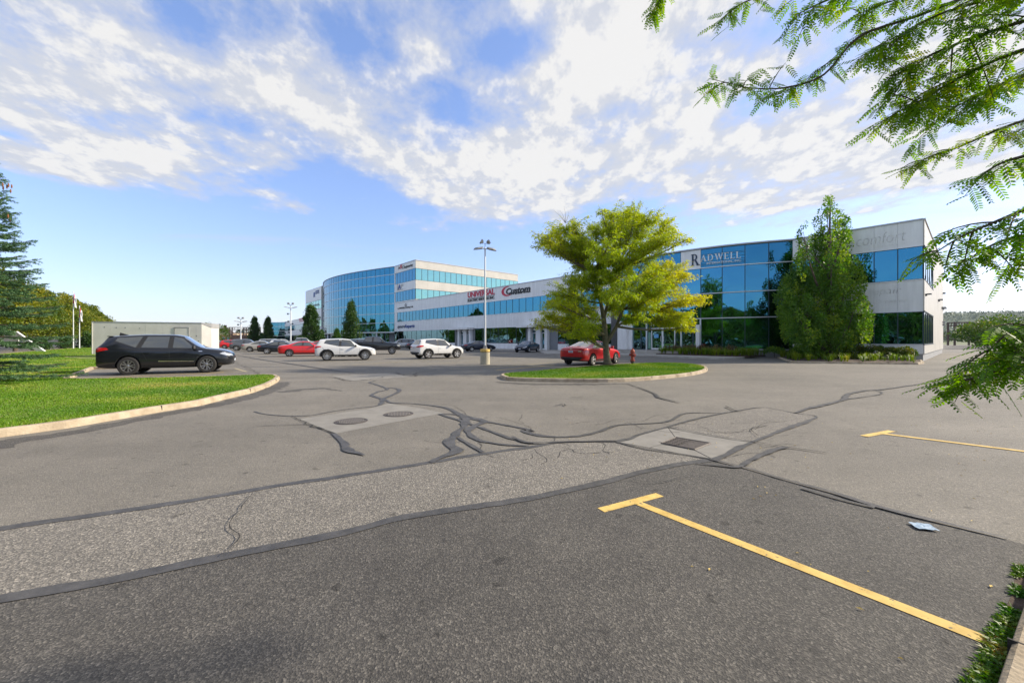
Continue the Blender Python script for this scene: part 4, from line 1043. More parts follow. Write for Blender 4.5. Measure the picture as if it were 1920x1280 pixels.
# columns: (x_low, x_belt, x_roof, halfwidth, z_bottom, z_shoulder, z_top, halfwidth_top, kind)
def spec(kind):
    if kind == 'sedan':
        return dict(cols=[(-2.26, -2.30, -2.28, .66, .42, .82, .90, .55), (-2.24, -2.24, -2.2, .82, .30, .93, 1.02, .66), (-1.95, -1.92, -1.90, .885, .25, .95, 1.065, .68),
            (-1.75, -1.62, -1.56, .895, .23, .955, 1.09, .66), (-1.25, -1.28, -.72, .90, .2, .95, 1.37, .555), (-.30, -.30, -.26, .90, .19, .94, 1.43, .565), (-.22, -.22, -.18, .90, .19, .94, 1.43, .565),
            (.80, .72, .30, .90, .19, .92, 1.40, .56), (1.0, 1.10, 1.04, .895, .2, .90, .99, .66), (1.6, 1.6, 1.6, .885, .22, .84, .90, .64), (2.08, 2.08, 2.08, .83, .24, .70, .78, .60), (2.30, 2.32, 2.28, .64, .32, .58, .64, .48)],
            ws=(7, 8), rw=(3, 4), side=((4, 5), (6, 7)), pil=((5, 6),), axf=1.36, axr=-1.34, r=.325, qw=(3, 4))
    if kind == 'suv':      # long three-row
        return dict(cols=[(-2.50, -2.54, -2.46, .72, .50, 1.08, 1.14, .60), (-2.48, -2.46, -2.38, .90, .36, 1.15, 1.23, .70), (-2.40, -2.34, -2.16, .955, .30, 1.15, 1.63, .58),
            (-2.05, -1.92, -1.84, .97, .27, 1.13, 1.67, .60, .26), (-1.10, -1.12, -.94, .975, .25, 1.10, 1.72, .64), (-.98, -1.00, -.82, .975, .25, 1.10, 1.72, .64), (-.02, .0, .02, .975, .24, 1.08, 1.72, .65), (.10, .12, .14, .975, .24, 1.08, 1.72, .65),
            (.95, .98, .50, .975, .24, 1.06, 1.65, .63), (1.05, 1.30, 1.16, .97, .26, 1.05, 1.13, .72), (1.7, 1.7, 1.7, .95, .28, 1.0, 1.09, .70), (2.2, 2.2, 2.2, .90, .30, .90, 1.0, .66), (2.44, 2.45, 2.41, .70, .36, .70, .84, .52)],
            ws=(8, 9), rw=(1, 2), side=((3, 4), (5, 6), (7, 8)), pil=((4, 5), (6, 7)), axf=1.43, axr=-1.39, r=.38, qw=None)
    if kind == 'compact_suv':
        return dict(cols=[(-2.16, -2.20, -2.14, .68, .50, 1.0, 1.08, .58), (-2.14, -2.12, -2.04, .87, .36, 1.10, 1.16, .68), (-2.08, -2.0, -1.82, .92, .30, 1.08, 1.57, .60),
            (-1.66, -1.58, -1.44, .93, .28, 1.06, 1.62, .60, .20), (-.52, -.50, -.46, .935, .26, 1.03, 1.66, .63), (-.42, -.40, -.36, .935, .26, 1.03, 1.66, .63), 
            (.70, .66, .28, .935, .26, 1.0, 1.60, .61), (.9, 1.04, .94, .93, .27, .99, 1.08, .70), (1.4, 1.42, 1.42, .92, .28, .95, 1.03, .68), (1.9, 1.9, 1.9, .87, .32, .86, .94, .62), (2.18, 2.18, 2.14, .68, .38, .68, .78, .50)],
            ws=(6, 7), rw=(1, 2), side=((3, 4), (5, 6)), pil=((4, 5),), axf=1.32, axr=-1.34, r=.365, qw=None)
    if kind == 'minivan':
        return dict(cols=[(-2.50, -2.54, -2.48, .74, .45, 1.05, 1.12, .66), (-2.48, -2.48, -2.42, .93, .32, 1.10, 1.18, .76), (-2.42, -2.34, -2.10, .97, .26, 1.08, 1.64, .68),
            (-2.2, -2.12, -1.95, .98, .24, 1.06, 1.69, .70), (-1.15, -1.13, -1.1, .985, .22, 1.03, 1.74, .71), (-1.02, -1.0, -.98, .985, .22, 1.03, 1.74, .71), (.08, .10, .12, .985, .22, 1.01, 1.74, .71), (.2, .22, .24, .985, .22, 1.01, 1.74, .71),
            (1.15, 1.05, .62, .985, .22, .99, 1.66, .68), (1.35, 1.62, 1.52, .97, .23, .96, 1.06, .72), (1.95, 1.95, 1.95, .94, .25, .86, .96, .68), (2.3, 2.3, 2.3, .88, .27, .74, .84, .62), (2.50, 2.50, 2.46, .70, .34, .60, .68, .50)],
            ws=(8, 9), rw=(1, 2), side=((3, 4), (5, 6), (7, 8)), pil=((4, 5), (6, 7)), axf=1.55, axr=-1.45, r=.34, qw=None)
    if kind == 'pickup':
        return dict(cols=[(-2.92, -2.92, -2.92, .90, .62, 1.30, 1.33, .84), (-2.88, -2.88, -2.88, .98, .52, 1.34, 1.36, .88), (-1.20, -1.20, -1.20, .99, .46, 1.33, 1.35, .88), (-1.0, -1.0, -1.0, .99, .46, 1.33, 1.37, .86),
            (-.98, -.96, -.78, .99, .44, 1.32, 1.86, .68), (-.10, -.10, -.06, .99, .43, 1.30, 1.93, .70), (0, 0, .04, .99, .43, 1.30, 1.93, .70), (.95, .95, .66, .99, .43, 1.27, 1.88, .68),
            (1.15, 1.30, 1.24, .99, .43, 1.24, 1.34, .80), (1.9, 1.9, 1.9, .98, .45, 1.20, 1.29, .78), (2.6, 2.6, 2.6, .95, .46, 1.10, 1.20, .74), (2.85, 2.86, 2.82, .82, .50, .92, 1.04, .66)],
            ws=(7, 8), rw=(3, 4), side=((4, 5), (6, 7)), pil=((5, 6),), axf=1.92, axr=-1.75, r=.40, qw=None)
def loft(sp):
    cols = sp['cols']; rings = []
    for col_ in cols:
        xl, xb, xr, w, zb_, zs, zt, wt = col_[:8]; lift = col_[8] if len(col_) > 8 else 0
        half = [(xl, 0, zb_), (xl, .82*w, zb_), (xl, .985*w, zb_+.07), (xl*.5+xb*.5, 1.0*w, zb_+.5*(zs-zb_)), (xb, .975*w, zs-.03), (xb*(1-lift)+xr*lift, .91*w*(1-lift*.8)+wt*lift*.8, zs+.03+lift),
                (xr, wt, zt-.055), (xr, wt*.80, zt-.005), (xr, 0, zt+.015)]
        if zt-zs < .2: half[6] = (xr, wt*1.0, zt-.02)
        rings.append(half)
    nrw = len(rings[0]); V = []; idx = {}
    for i, h in enumerate(rings):
        for j, (x, y, z) in enumerate(h):
            idx[(i, j, 1)] = len(V); V.append((x, y, z))
            if y > 1e-6: idx[(i, j, -1)] = len(V); V.append((x, -y, z))
            else: idx[(i, j, -1)] = idx[(i, j, 1)]
    Fc = []; Mi = []
    for i in range(len(rings)-1):
        for j in range(nrw-1):
            mi = 0
            if j >= 6 and (i, i+1) == sp['ws']: mi = 2
            elif j >= 6 and (i, i+1) == sp['rw']: mi = 3
            elif j <= 0: mi = 1
            for s in (1, -1):
                f = (idx[(i, j, s)], idx[(i+1, j, s)], idx[(i+1, j+1, s)], idx[(i, j+1, s)])
                if s == -1: f = f[::-1]
                f = tuple(dict.fromkeys(f))
                if len(f) >= 3: Fc.append(f); Mi.append(mi)
    for i, fl in ((0, 1), (len(rings)-1, 0)):
        ring = [idx[(i, j, 1)] for j in range(nrw)]+[idx[(i, j, -1)] for j in range(nrw-2, 0, -1)]
        for j in range(nrw-1):   # strips across the end faces keep the subdivision tidy
            a, b, c, d = idx[(i, j, 1)], idx[(i, j+1, 1)], idx[(i, j+1, -1)], idx[(i, j, -1)]
            f = tuple(dict.fromkeys((a, b, c, d) if not fl else (d, c, b, a)))
            if len(f) >= 3: Fc.append(f if i != 0 else f); Mi.append(0)
    return V, Fc, Mi, idx, rings
def subset(me, faces, name, mat, parent, smooth=True):
    used = sorted({v for f in faces for v in me.polygons[f].vertices}); mp = {v: k for k, v in enumerate(used)}
    m2 = bpy.data.meshes.new(name); m2.from_pydata([me.vertices[v].co[:] for v in used], [], [[mp[v] for v in me.polygons[f].vertices] for f in faces])
    m2.materials.append(mat)
    m2.polygons.foreach_set('use_smooth', [smooth]*len(m2.polygons)); m2.update()
    return link(bpy.data.objects.new(name, m2), parent)
def patch(bvh, poly, axis, side, name, mat, parent, off=.006, cell=.06):
    """thin piece that lies on the body: poly in (x,z) for axis 'y', (y,z) for axis 'x', side = the sign it is seen from"""
    bm = bmesh.new()
    vs = [bm.verts.new((p[0], 0, p[1])) for p in poly]; bm.faces.new(vs); bmesh.ops.triangulate(bm, faces=bm.faces[:])
    for _ in range(5):
        es = [e for e in bm.edges if e.calc_length() > cell]
        if not es: break
        bmesh.ops.subdivide_edges(bm, edges=es, cuts=1); bmesh.ops.triangulate(bm, faces=bm.faces[:])
    ok = True; last = None
    for v in bm.verts:
        a, z = v.co.x, v.co.z
        o = Vector((a, side*2, z)) if axis == 'y' else Vector((side*5, a, z))
        d = Vector((0, -side, 0)) if axis == 'y' else Vector((-side, 0, 0))
        h, n, i_, ds = bvh.ray_cast(o, d)
        if h is None: v.tag = True; v.co = o; continue
        v.co = h-d*off
    bad = [v for v in bm.verts if v.tag]
    bmesh.ops.delete(bm, geom=bad, context='VERTS')
    ex = -1 if side > 0 else 1
    # thickness: a skirt pushed back into the body
    r_ = bmesh.ops.extrude_face_region(bm, geom=bm.faces[:]); nv = [g for g in r_['geom'] if isinstance(g, bmesh.types.BMVert)]
    dd = (Vector((0, -side, 0)) if axis == 'y' else Vector((-side, 0, 0)))*(off+.012)
    for v in nv: v.co += dd
    bmesh.ops.recalc_face_normals(bm, faces=bm.faces[:])
    me = bpy.data.meshes.new(name); bm.to_mesh(me); bm.free()
    if not len(me.polygons): return None
    me.materials.append(mat); o = link(bpy.data.objects.new(name, me), parent); auto_smooth(o, 40); return o
WHEELS = {}
def wheel(parent, x, y, r, rimmat, style, side):
    key = (r, rimmat, style)
    if key not in WHEELS:
        w = .115
        tm = MB().lathe([(r*.66, -w), (r*.90, -w), (r*.975, -w*.80), (r, -w*.5), (r, w*.5), (r*.975, w*.80), (r*.90, w), (r*.66, w), (r*.62, w*.7), (r*.62, -w*.7), (r*.66, -w)], n=36, cap=False)
        rm = MB()
        rm.lathe([(r*.665, w*.90), (r*.66, w*.99), (r*.62, w*.99), (r*.60, w*.5), (r*.60, -w*.6)], n=36, cap=False)
        n = {'five': 5, 'ten': 10, 'split': 5, 'six': 6}[style]
        rm.lathe([(r*.16, w*.4), (r*.16, w*.86), (r*.09, w*.94), (.001, w*.95)], n=14)
        for k in range(n):
            a = 2*math.pi*k/n
            arms = [(-.10, .30), (.10, -.30)] if False else None
            if style == 'split':
                for s in (-1, 1):
                    p0 = Vector((math.cos(a+s*.10)*r*.12, math.sin(a+s*.10)*r*.12, w*.8)); p1 = Vector((math.cos(a+s*.26)*r*.63, math.sin(a+s*.26)*r*.63, w*.86))
                    t = (p1-p0).normalized(); nn = Vector((-t.y, t.x, 0))*r*.045
                    rm.add([p0-nn, p0+nn, p1+nn*1.3, p1-nn*1.3, p0-nn-Vector((0, 0, .03)), p0+nn-Vector((0, 0, .03)), p1+nn*1.3-Vector((0, 0, .03)), p1-nn*1.3-Vector((0, 0, .03))], [(3, 2, 1, 0), (4, 5, 6, 7), (0, 1, 5, 4), (1, 2, 6, 5), (2, 3, 7, 6), (3, 0, 4, 7)])
            else:
                wd = {'five': .15, 'ten': .055, 'six': .12}[style]
                p0 = Vector((math.cos(a)*r*.10, math.sin(a)*r*.10, w*.82)); p1 = Vector((math.cos(a)*r*.63, math.sin(a)*r*.63, w*.86)); nn = Vector((-math.sin(a), math.cos(a), 0))*r*wd
                rm.add([p0-nn*.7, p0+nn*.7, p1+nn, p1-nn, p0-nn-Vector((0, 0, .03)), p0+nn-Vector((0, 0, .03)), p1+nn-Vector((0, 0, .03)), p1-nn-Vector((0, 0, .03))], [(3, 2, 1, 0), (4, 5, 6, 7), (0, 1, 5, 4), (1, 2, 6, 5), (2, 3, 7, 6), (3, 0, 4, 7)])
        bk = MB().lathe([(r*.61, -w*.2), (r*.61, -w*.1), (r*.3, w*.1), (.001, w*.1)], n=24)
        t_ = tm.build('tyre', M['tyre']); auto_smooth(t_, 30); r_ = rm.build('rim', M[rimmat]); auto_smooth(r_, 30); b_ = bk.build('brake_disc', M['iron'])
        WHEELS[key] = (t_.data, r_.data, b_.data)
        for o in (t_, r_, b_): bpy.data.objects.remove(o)
    td, rd, bd = WHEELS[key]
    e = bpy.data.objects.new('wheel', td); link(e, parent)
    e.location = (x, y*(1), r); e.rotation_euler = (R(-90) if side > 0 else R(90), 0, 0)
    a = bpy.data.objects.new('rim', rd); link(a, e); b = bpy.data.objects.new('brake_disc', bd); link(b, e)
    return e
CARS = {}
def make_car(kind, col, label, cat, loc, rz, far=False, rim='rim', style='five', clad=False, extra=None, scale=1.0, red_trim=None, group='vehicles parked in the lot'):
    sp = spec(kind); names = {'sedan': 'parked_car', 'suv': 'parked_suv', 'compact_suv': 'parked_suv', 'minivan': 'parked_minivan', 'pickup': 'pickup_truck'}
    t = thing(names[kind], label, cat, (loc[0], loc[1], 0), rz, group)
    V, Fc, Mi, idx, rings = loft(sp)
    me = bpy.data.meshes.new('body'); me.from_pydata(V, [], Fc)
    for k in range(5): me.materials.append([PM[col], M['car_trim'], M['car_glass'], M['car_glass'], M['car_glass']][k])
    me.polygons.foreach_set('material_index', Mi)
    bm = bmesh.new(); bm.from_mesh(me); bmesh.ops.recalc_face_normals(bm, faces=bm.faces[:])
    cr = bm.edges.layers.float.new('crease_edge')
    for e in bm.edges:
        ms = {f.material_index for f in e.link_faces}
        if len(ms) > 1 and (ms & {2, 3, 4}): e[cr] = .7
        z = max(v.co.z for v in e.verts)
        if kind == 'pickup' and len(e.link_faces) == 2 and e.calc_face_angle(0) > .5: e[cr] = max(e[cr], .6)
    bm.to_mesh(me); bm.free()
    o = bpy.data.objects.new('body', me); link(o)
    ss_ = o.modifiers.new('s', 'SUBSURF'); ss_.levels = 2; ss_.render_levels = 2
    # wheel wells, cut out of the body
    r = sp['r']; cm = MB(); cm.m = 1
    W = sp['cols'][5][3]
    for ax in (sp['axf'], sp['axr']):
        for s in (1, -1):
            cm.lathe([(r+.065, W-.30), (r+.065, W+.3)], (0, 0, 0), 28, Matrix(((1, 0, 0), (0, 0, s), (0, 1, 0))))
            n_ = 28*2
            for k in range(len(cm.v)-n_, len(cm.v)): cm.v[k] = (cm.v[k][0]+ax, cm.v[k][1], cm.v[k][2]+r+.01)
    if kind == 'pickup':
        cm.box((-1.95, 0, 1.25), (1.75, 1.70, .7))
    cme = bpy.data.meshes.new('cut'); cme.from_pydata(cm.v, [], cm.f)
    for k in range(5): cme.materials.append(M['car_trim'])
    cme.polygons.foreach_set('material_index', [1]*len(cm.f))
    b2 = bmesh.new(); b2.from_mesh(cme); bmesh.ops.recalc_face_normals(b2, faces=b2.faces[:]); b2.to_mesh(cme); b2.free()
    co = bpy.data.objects.new('cut', cme); link(co)
    bo = o.modifiers.new('b', 'BOOLEAN'); bo.operation = 'DIFFERENCE'; bo.object = co; bo.solver = 'EXACT'
    dg = bpy.context.evaluated_depsgraph_get(); res = bpy.data.meshes.new_from_object(o.evaluated_get(dg))
    bpy.data.objects.remove(o); bpy.data.objects.remove(co)
    groups = {}
    for p in res.polygons: groups.setdefault(p.material_index, []).append(p.index)
    body = subset(res, groups.get(0, [])+groups.get(1, []), 'body', PM[col], t)
    body.data.materials.append(M['car_trim'])
    body.data.polygons.foreach_set('material_index', [0]*len(groups.get(0, []))+[1]*len(groups.get(1, [])))
    auto_smooth(body, 38)
    subset(res, groups[2], 'windshield', M['car_glass'], t); subset(res, groups[3], 'rear_window', M['car_glass'], t)
    sf = groups.get(4, []); vf = {}
    for f in sf:
        for v in res.polygons[f].vertices: vf.setdefault(v, []).append(f)
    seen = set()
    for f in sf:
        if f in seen: continue
        st = [f]; comp = []; seen.add(f)
        while st:
            g_ = st.pop(); comp.append(g_)
            for v in res.polygons[g_].vertices:
                for h in vf[v]:
                    if h not in seen: seen.add(h); st.append(h)
        subset(res, comp, 'side_window', M['car_glass'], t)
    bvh = BVHTree.FromPolygons([v.co for v in res.vertices], [tuple(p.vertices) for p in res.polygons])
    xr = min(v.co.x for v in res.vertices); xf = max(v.co.x for v in res.vertices)
    c = sp['cols']; L0, L1 = xr, xf
    zs0 = c[1][5]; zsf = c[-2][5]
    # side glass, laid on the flanks between the pillars
    def wq(i, j, g=0.0):
        a_, b_ = c[i], c[j]; la = a_[8] if len(a_) > 8 else 0; lb = b_[8] if len(b_) > 8 else 0
        xa = a_[1]*(1-la)+a_[2]*la; return [(xa+.03-g, a_[5]+.055+la-g), (b_[1]-.03+g, b_[5]+.055-g), (b_[2]-.02+g, b_[6]-.095+g), (a_[2]+.03-g, a_[6]-.105+g)]
    quads = [wq(i, j) for i, j in sp['side']]
    if sp['qw']: pass
    Q0, Q1 = wq(*sp['side'][0], .022), wq(*sp['side'][-1], .022)
    mids = [wq(i, j, .022) for i, j in sp['side'][1:-1]]
    surround = [Q0[0], Q0[1]]+[p for q in mids for p in q[:2]]+[Q1[0], Q1[1], Q1[2], Q1[3]]+[p for q in mids[::-1] for p in q[2:]]+[Q0[2], Q0[3]]
    for s in (1, -1):
        patch(bvh, surround, 'y', s, 'window_surround', M['car_trim'], t, off=.003, cell=.15)
        for q in quads: patch(bvh, q, 'y', s, 'side_window', M['car_glass'], t, off=.008, cell=.15)
    for s in (1, -1):
        for ax in (sp['axf'], sp['axr']): wheel(t, ax, s*(W-.10), r, rim, style, s)
        tall = kind in ('suv', 'compact_suv', 'minivan')
        if kind == 'pickup':
            patch(bvh, [(s*.78, .95), (s*.95, .95), (s*.95, 1.28), (s*.78, 1.28)], 'x', -1, 'tail_light', M['lamp_red'], t)
            patch(bvh, [(L1-.42, .88), (L1-.16, .86), (L1-.16, 1.02), (L1-.45, 1.06)], 'y', s, 'headlight', M['lamp_clear'], t)
        elif tall:
            h = zs0
            patch(bvh, [(L0+.10, h-.17), (L0+.50, h-.07), (L0+.42, h+.0), (L0+.10, h+.02)], 'y', s, 'tail_light', M['lamp_red'], t)
            patch(bvh, [(s*.45, h-.16), (s*(W-.06), h-.18), (s*(W-.08), h+.0), (s*.50, h-.04)][::int(s)], 'x', -1, 'tail_light', M['lamp_red'], t)
            patch(bvh, [(L1-.52, zsf-.04), (L1-.12, zsf-.17), (L1-.10, zsf-.07), (L1-.35, zsf+.04)], 'y', s, 'headlight', M['lamp_clear'], t)
        else:
            patch(bvh, [(L0+.09, .76), (L0+.40, .84), (L0+.36, .92), (L0+.09, .92)], 'y', s, 'tail_light', M['lamp_red'], t)
            patch(bvh, [(s*.40, .80), (s*.80, .77), (s*.80, .91), (s*.42, .88)][::int(s)], 'x', -1, 'tail_light', M['lamp_red'], t)
            patch(bvh, [(L1-.50, .70), (L1-.12, .58), (L1-.11, .66), (L1-.40, .76)], 'y', s, 'headlight', M['lamp_clear'], t)
        patch(bvh, [(s*.40, zsf-.16), (s*(W-.22), zsf-.14), (s*(W-.24), zsf-.04), (s*.42, zsf-.08)][::int(s)], 'x', 1, 'headlight', M['lamp_clear'], t)
        # mirror
        xm = c[sp['ws'][0]][1]-.02; zm = c[sp['ws'][0]][5]
        mb = MB(); mb.cbox((xm, s*(W+.07), zm+.10), (.13, .20, .15), .035); mb.box((xm, s*(W-.04), zm+.04), (.06, .12, .04)); mi_ = mb.build('wing_mirror', M['car_trim'] if col in ('black', 'navy', 'white') else PM[col], t); auto_smooth(mi_, 50)
        # door seams and handles
        sd_ = sp['side'][-2:] if not far else []
        xs_ = [c[sp['pil'][-1][0]][0]+.05, c[sp['ws'][0]][0]+.22, c[sp['side'][-2][0]][0]+.02]
        for k, x in enumerate(xs_):
            if far and k: break
            zt_ = zm-.02
            sx = .0
            if k == 2: patch(bvh, [(x+.20, .62), (x+.212, .62), (x+.012, zt_), (x, zt_)], 'y', s, 'door_seam', M['car_trim'], t, off=.002, cell=.12)
            else: patch(bvh, [(x, .36 if kind != 'pickup' else .6), (x+.012, .36 if kind != 'pickup' else .6), (x+.012, zt_), (x, zt_)], 'y', s, 'door_seam', M['car_trim'], t, off=.002, cell=.12)
        if not far:
            for x in (xs_[0]+.10, xs_[2]+.13 if kind != 'sedan' else xs_[2]+.24):
                patch(bvh, [(x, zm-.145), (x+.19, zm-.145), (x+.19, zm-.115), (x, zm-.115)], 'y', s, 'door_handle', PM[col], t, off=.03, cell=.1)
        patch(bvh, [(sp['axr']+r+.10, .28 if kind != 'pickup' else .46), (sp['axf']-r-.10, .28 if kind != 'pickup' else .46), (sp['axf']-r-.10, .36 if not clad else .44), (sp['axr']+r+.10, .36 if not clad else .44)], 'y', s, 'sill_trim', M['car_trim'], t, off=.008, cell=.2)
        if clad:
            for ax in (sp['axf'], sp['axr']):
                pts_ = []; n = 16
                for i in range(n):
                    a0 = R(-5+190*i/n); a1 = R(-5+190*(i+1)/n); ri, ro = r+.062, r+.135; q = lambda a, q_: (ax+q_*math.cos(a), r+.01+q_*math.sin(a))
                    pts_.append([q(a0, ri), q(a0, ro), q(a1, ro), q(a1, ri)])
                mb = MB()
                for pl_ in pts_:
                    vs = []
                    for (x, z) in pl_:
                        h, n_, i_, d_ = bvh.ray_cast(Vector((x, s*2, z)), Vector((0, -s, 0)))
                        vs.append((x, (h.y if h and abs(h.y) > W-.28 else s*(W-.02))+s*.012, z))
                    mb.add(vs, [(0, 1, 2, 3) if s < 0 else (3, 2, 1, 0)])
                mb.build('arch_trim', M['car_trim'], t)
    zb_ = c[1][4]
    patch(bvh, [(-W+.12, zb_+.06), (W-.12, zb_+.06), (W-.12, zb_+.20), (-W+.12, zb_+.20)], 'x', -1, 'rear_valance', M['car_trim'], t, off=.01, cell=.2)
    zp = .72 if kind == 'sedan' else (.85 if kind != 'pickup' else .75)
    if kind == 'sedan' : zp = .74
    pl_ = patch(bvh, [(-.15, zp), (.15, zp), (.15, zp+.11), (-.15, zp+.11)], 'x', -1, 'licence_plate', M['plate'], t, off=.014, cell=.3)
    if pl_ and not far:
        patch(bvh, [(-.11, zp+.035), (.11, zp+.035), (.11, zp+.075), (-.11, zp+.075)], 'x', -1, 'plate_lettering', M['plate_mark'], t, off=.018, cell=.3)
    zg = .42 if kind == 'sedan' else .52
    if kind == 'pickup': zg = .70
    patch(bvh, [(-.48, zg), (.48, zg), (.52, zg+.20), (-.52, zg+.20)], 'x', 1, 'grille', M['car_trim'], t, off=.008, cell=.2)
    patch(bvh, [(-.15, zg-.02), (.15, zg-.02), (.15, zg+.09), (-.15, zg+.09)], 'x', 1, 'licence_plate', M['plate'], t, off=.016, cell=.3)
    if extra: extra(t, bvh, W, c, L0, L1)
    if scale != 1: t.scale = (scale,)*3
    return t
def place(p, rz): return p, rz
# large black SUV by the lawn
rw, fw = G(237, 703), G(390, 698.2)
hd = math.atan2(fw.y-rw.y, fw.x-rw.x)
mid = (rw+fw)/2; ctr = Vector((mid.x-math.sin(hd)*.86, mid.y+math.cos(hd)*.86))
def suv_extra(t, bvh, W, c, L0, L1):
    for s in (1, -1):
        patch(bvh, [(-.35, .545), (.95, .52), (.95, .545), (-.35, .575)], 'y', s, 'door_moulding', M['chrome'], t, off=.010, cell=.2)
        patch(bvh, [(1.12, .96), (1.26, .96), (1.26, .99), (1.12, .99)], 'y', s, 'fender_badge', M['chrome'], t, off=.008, cell=.2)
        mb = MB(); mb.tube([(L0+.30, s*.62, .36), (L0+.02, s*.62, .36)], .045, 10); mb.build('exhaust_pipe', M['chrome'], t)
    mb = MB().add([(-1.92, 0, 1.74), (-1.62, 0, 1.70), (-1.62, .04, 1.68), (-1.95, .03, 1.66), (-1.62, -.04, 1.68), (-1.95, -.03, 1.66), (-1.93, 0, 1.80)], [(6, 1, 2, 3), (6, 5, 4, 1), (6, 3, 5)]); mb.build('roof_antenna', M['car_trim'], t)
    sp_ = MB().cbox((-2.10, 0, 1.63), (.20, 1.06, .035), .01).build('roof_spoiler', PM['black'], t)
suv_ = make_car('suv', 'black', 'large glossy black SUV parked beside the lawn in front of the white trailer', 'car', (ctr.x, ctr.y), hd, rim='rim_dark', style='split', extra=suv_extra); suv_.scale = (.985, 1, 1.045)
def by_wheels(uvr, uvf, W=.84):
    """near-side wheel contact pixels, rear and front -> centre and heading; car seen from its right side"""
    a, b = G(*uvr), G(*uvf); h = math.atan2(b.y-a.y, b.x-a.x); m_ = (a+b)/2
    return (m_.x-math.sin(h)*W, m_.y+math.cos(h)*W), h
def at_px(u, v, h, W=.85, near='right'):
    """near-side middle of the car stands at pixel (u, v)"""
    p = G(u, v); s = 1 if near == 'right' else -1
    return (p.x-math.sin(h)*W*s, p.y+math.cos(h)*W*s), h
HB = math.atan2(1.1, 2.0)
# red saloon behind the island tree
def sedan_extra(t, bvh, W, c, L0, L1):
    patch(bvh, [(-.10, .93), (.10, .93), (.06, .97), (-.06, .97)], 'x', -1, 'boot_emblem', M['chrome'], t, off=.010, cell=.1)
    patch(bvh, [(-.68, .80), (-.48, .80), (-.48, .83), (-.68, .83)], 'x', -1, 'boot_badge', M['chrome'], t, off=.010, cell=.1)
    mb = MB().box((-.62, 0, 1.44), (.10, .04, .05)); mb.build('roof_antenna', M['car_trim'], t)
l, h = by_wheels((1107, 685.2), (1153.5, 681), .82); make_car('sedan', 'red', 'shiny dark red saloon parked behind the yellow-leaved tree, rear towards us', 'car', l, h, style='five', extra=sedan_extra, scale=1.06)
l, h = by_wheels((622, 676.5), (689.5, 674.2), .85); h = .42; make_car('compact_suv', 'white', 'white compact SUV with dark wheel arches, just right of the bright red saloon', 'car', l, h, clad=True, style='ten')
l, h = by_wheels((807.5, 673.2), (861, 670.2), .85); h = .66; make_car('compact_suv', 'white', 'white crossover SUV parked alone between the black pickup and the lamp post', 'car', l, h, clad=True, style='five')
l, h = at_px(573, 668, .46); make_car('sedan', 'bright_red', 'bright red saloon with dark wheels, just left of the white compact SUV', 'car', l, h, rim='rim_dark', far=True)
l, h = at_px(527, 663.5, .46); make_car('sedan', 'black', 'black saloon with silver wheels, left of the bright red saloon', 'car', l, h, far=True)
l, h = at_px(491, 659.3, .46); make_car('sedan', 'champagne', 'champagne beige saloon with its rear lamps towards us, left of the black saloon', 'car', l, h, far=True)
l, h = at_px(464, 657.3, .48); make_car('compact_suv', 'grey', 'dark grey SUV left of the beige saloon', 'car', l, h, far=True)
l, h = at_px(450, 656.0, .48); l = (l[0]-1, l[1]+3); make_car('compact_suv', 'black', 'black SUV half hidden behind the dark grey SUV', 'car', l, h, far=True)
l, h = at_px(437, 653.8, .5); make_car('compact_suv', 'bright_red', 'small red hatchback far off between the blue saloon and the dark SUVs', 'car', l, h, far=True, scale=.92)
l, h = at_px(421, 652.2, .5); make_car('sedan', 'blue', 'dark blue saloon far off, left of the red hatchback', 'car', l, h, far=True)
l, h = at_px(409, 650.6, .5); make_car('sedan', 'white', 'white car at the far left end of the row, just right of the trailer', 'car', l, h, far=True)
# black pickup facing right
p = G(735, 664); h = .30; make_car('pickup', 'black', 'black crew-cab pickup truck behind the white compact SUV', 'pickup truck', (p.x-1.92*math.cos(h)-.9*math.sin(h), p.y-1.92*math.sin(h)+.9*math.cos(h)), h, far=True, rim='rim_dark', style='six')
l, h = at_px(755, 653.5, math.pi+.32, near='left'); make_car('minivan', 'silver', 'silver minivan parked by the building wall, behind the black pickup', 'car', l, h, far=True)
l, h = at_px(791, 655.5, .5); make_car('sedan', 'black', 'low black saloon mostly hidden behind the white crossover', 'car', l, h, far=True)
l, h = by_wheels((890, 659.4), (924, 657.6), .82); h = .45; make_car('sedan', 'navy', 'dark navy saloon behind the lamp post, rear lamps towards us', 'car', l, h, far=True)
a, b = G(1017, 659.6), G(983, 662); h = math.atan2(b.y-a.y, b.x-a.x); m_ = (a+b)/2
make_car('sedan', 'navy', 'dark navy saloon facing the camera, between the lamp post and the yellow tree', 'car', (m_.x+math.sin(h)*.8, m_.y-math.cos(h)*.8+1.6), h, far=True)
l, h = at_px(566, 655, .46); make_car('pickup', 'silver', 'silver pickup truck in the back row behind the bright red saloon', 'pickup truck', l, h, far=True)
l, h = at_px(533, 655, .46); make_car('compact_suv', 'white', 'white SUV in the back row behind the black saloon', 'car', l, h, far=True)
l, h = at_px(512, 653, .46); make_car('minivan', 'silver', 'silver minivan in the back row behind the beige saloon', 'car', l, h, far=True)
l, h = at_px(604, 658, .46); make_car('sedan', 'bright_red', 'red car whose roof shows between the bright red saloon and the white compact SUV', 'car', l, h, far=True)
l, h = at_px(684, 656.0, .5); make_car('minivan', 'pale_blue', 'pale blue-grey van seen over the tail of the black pickup', 'car', l, h, far=True)

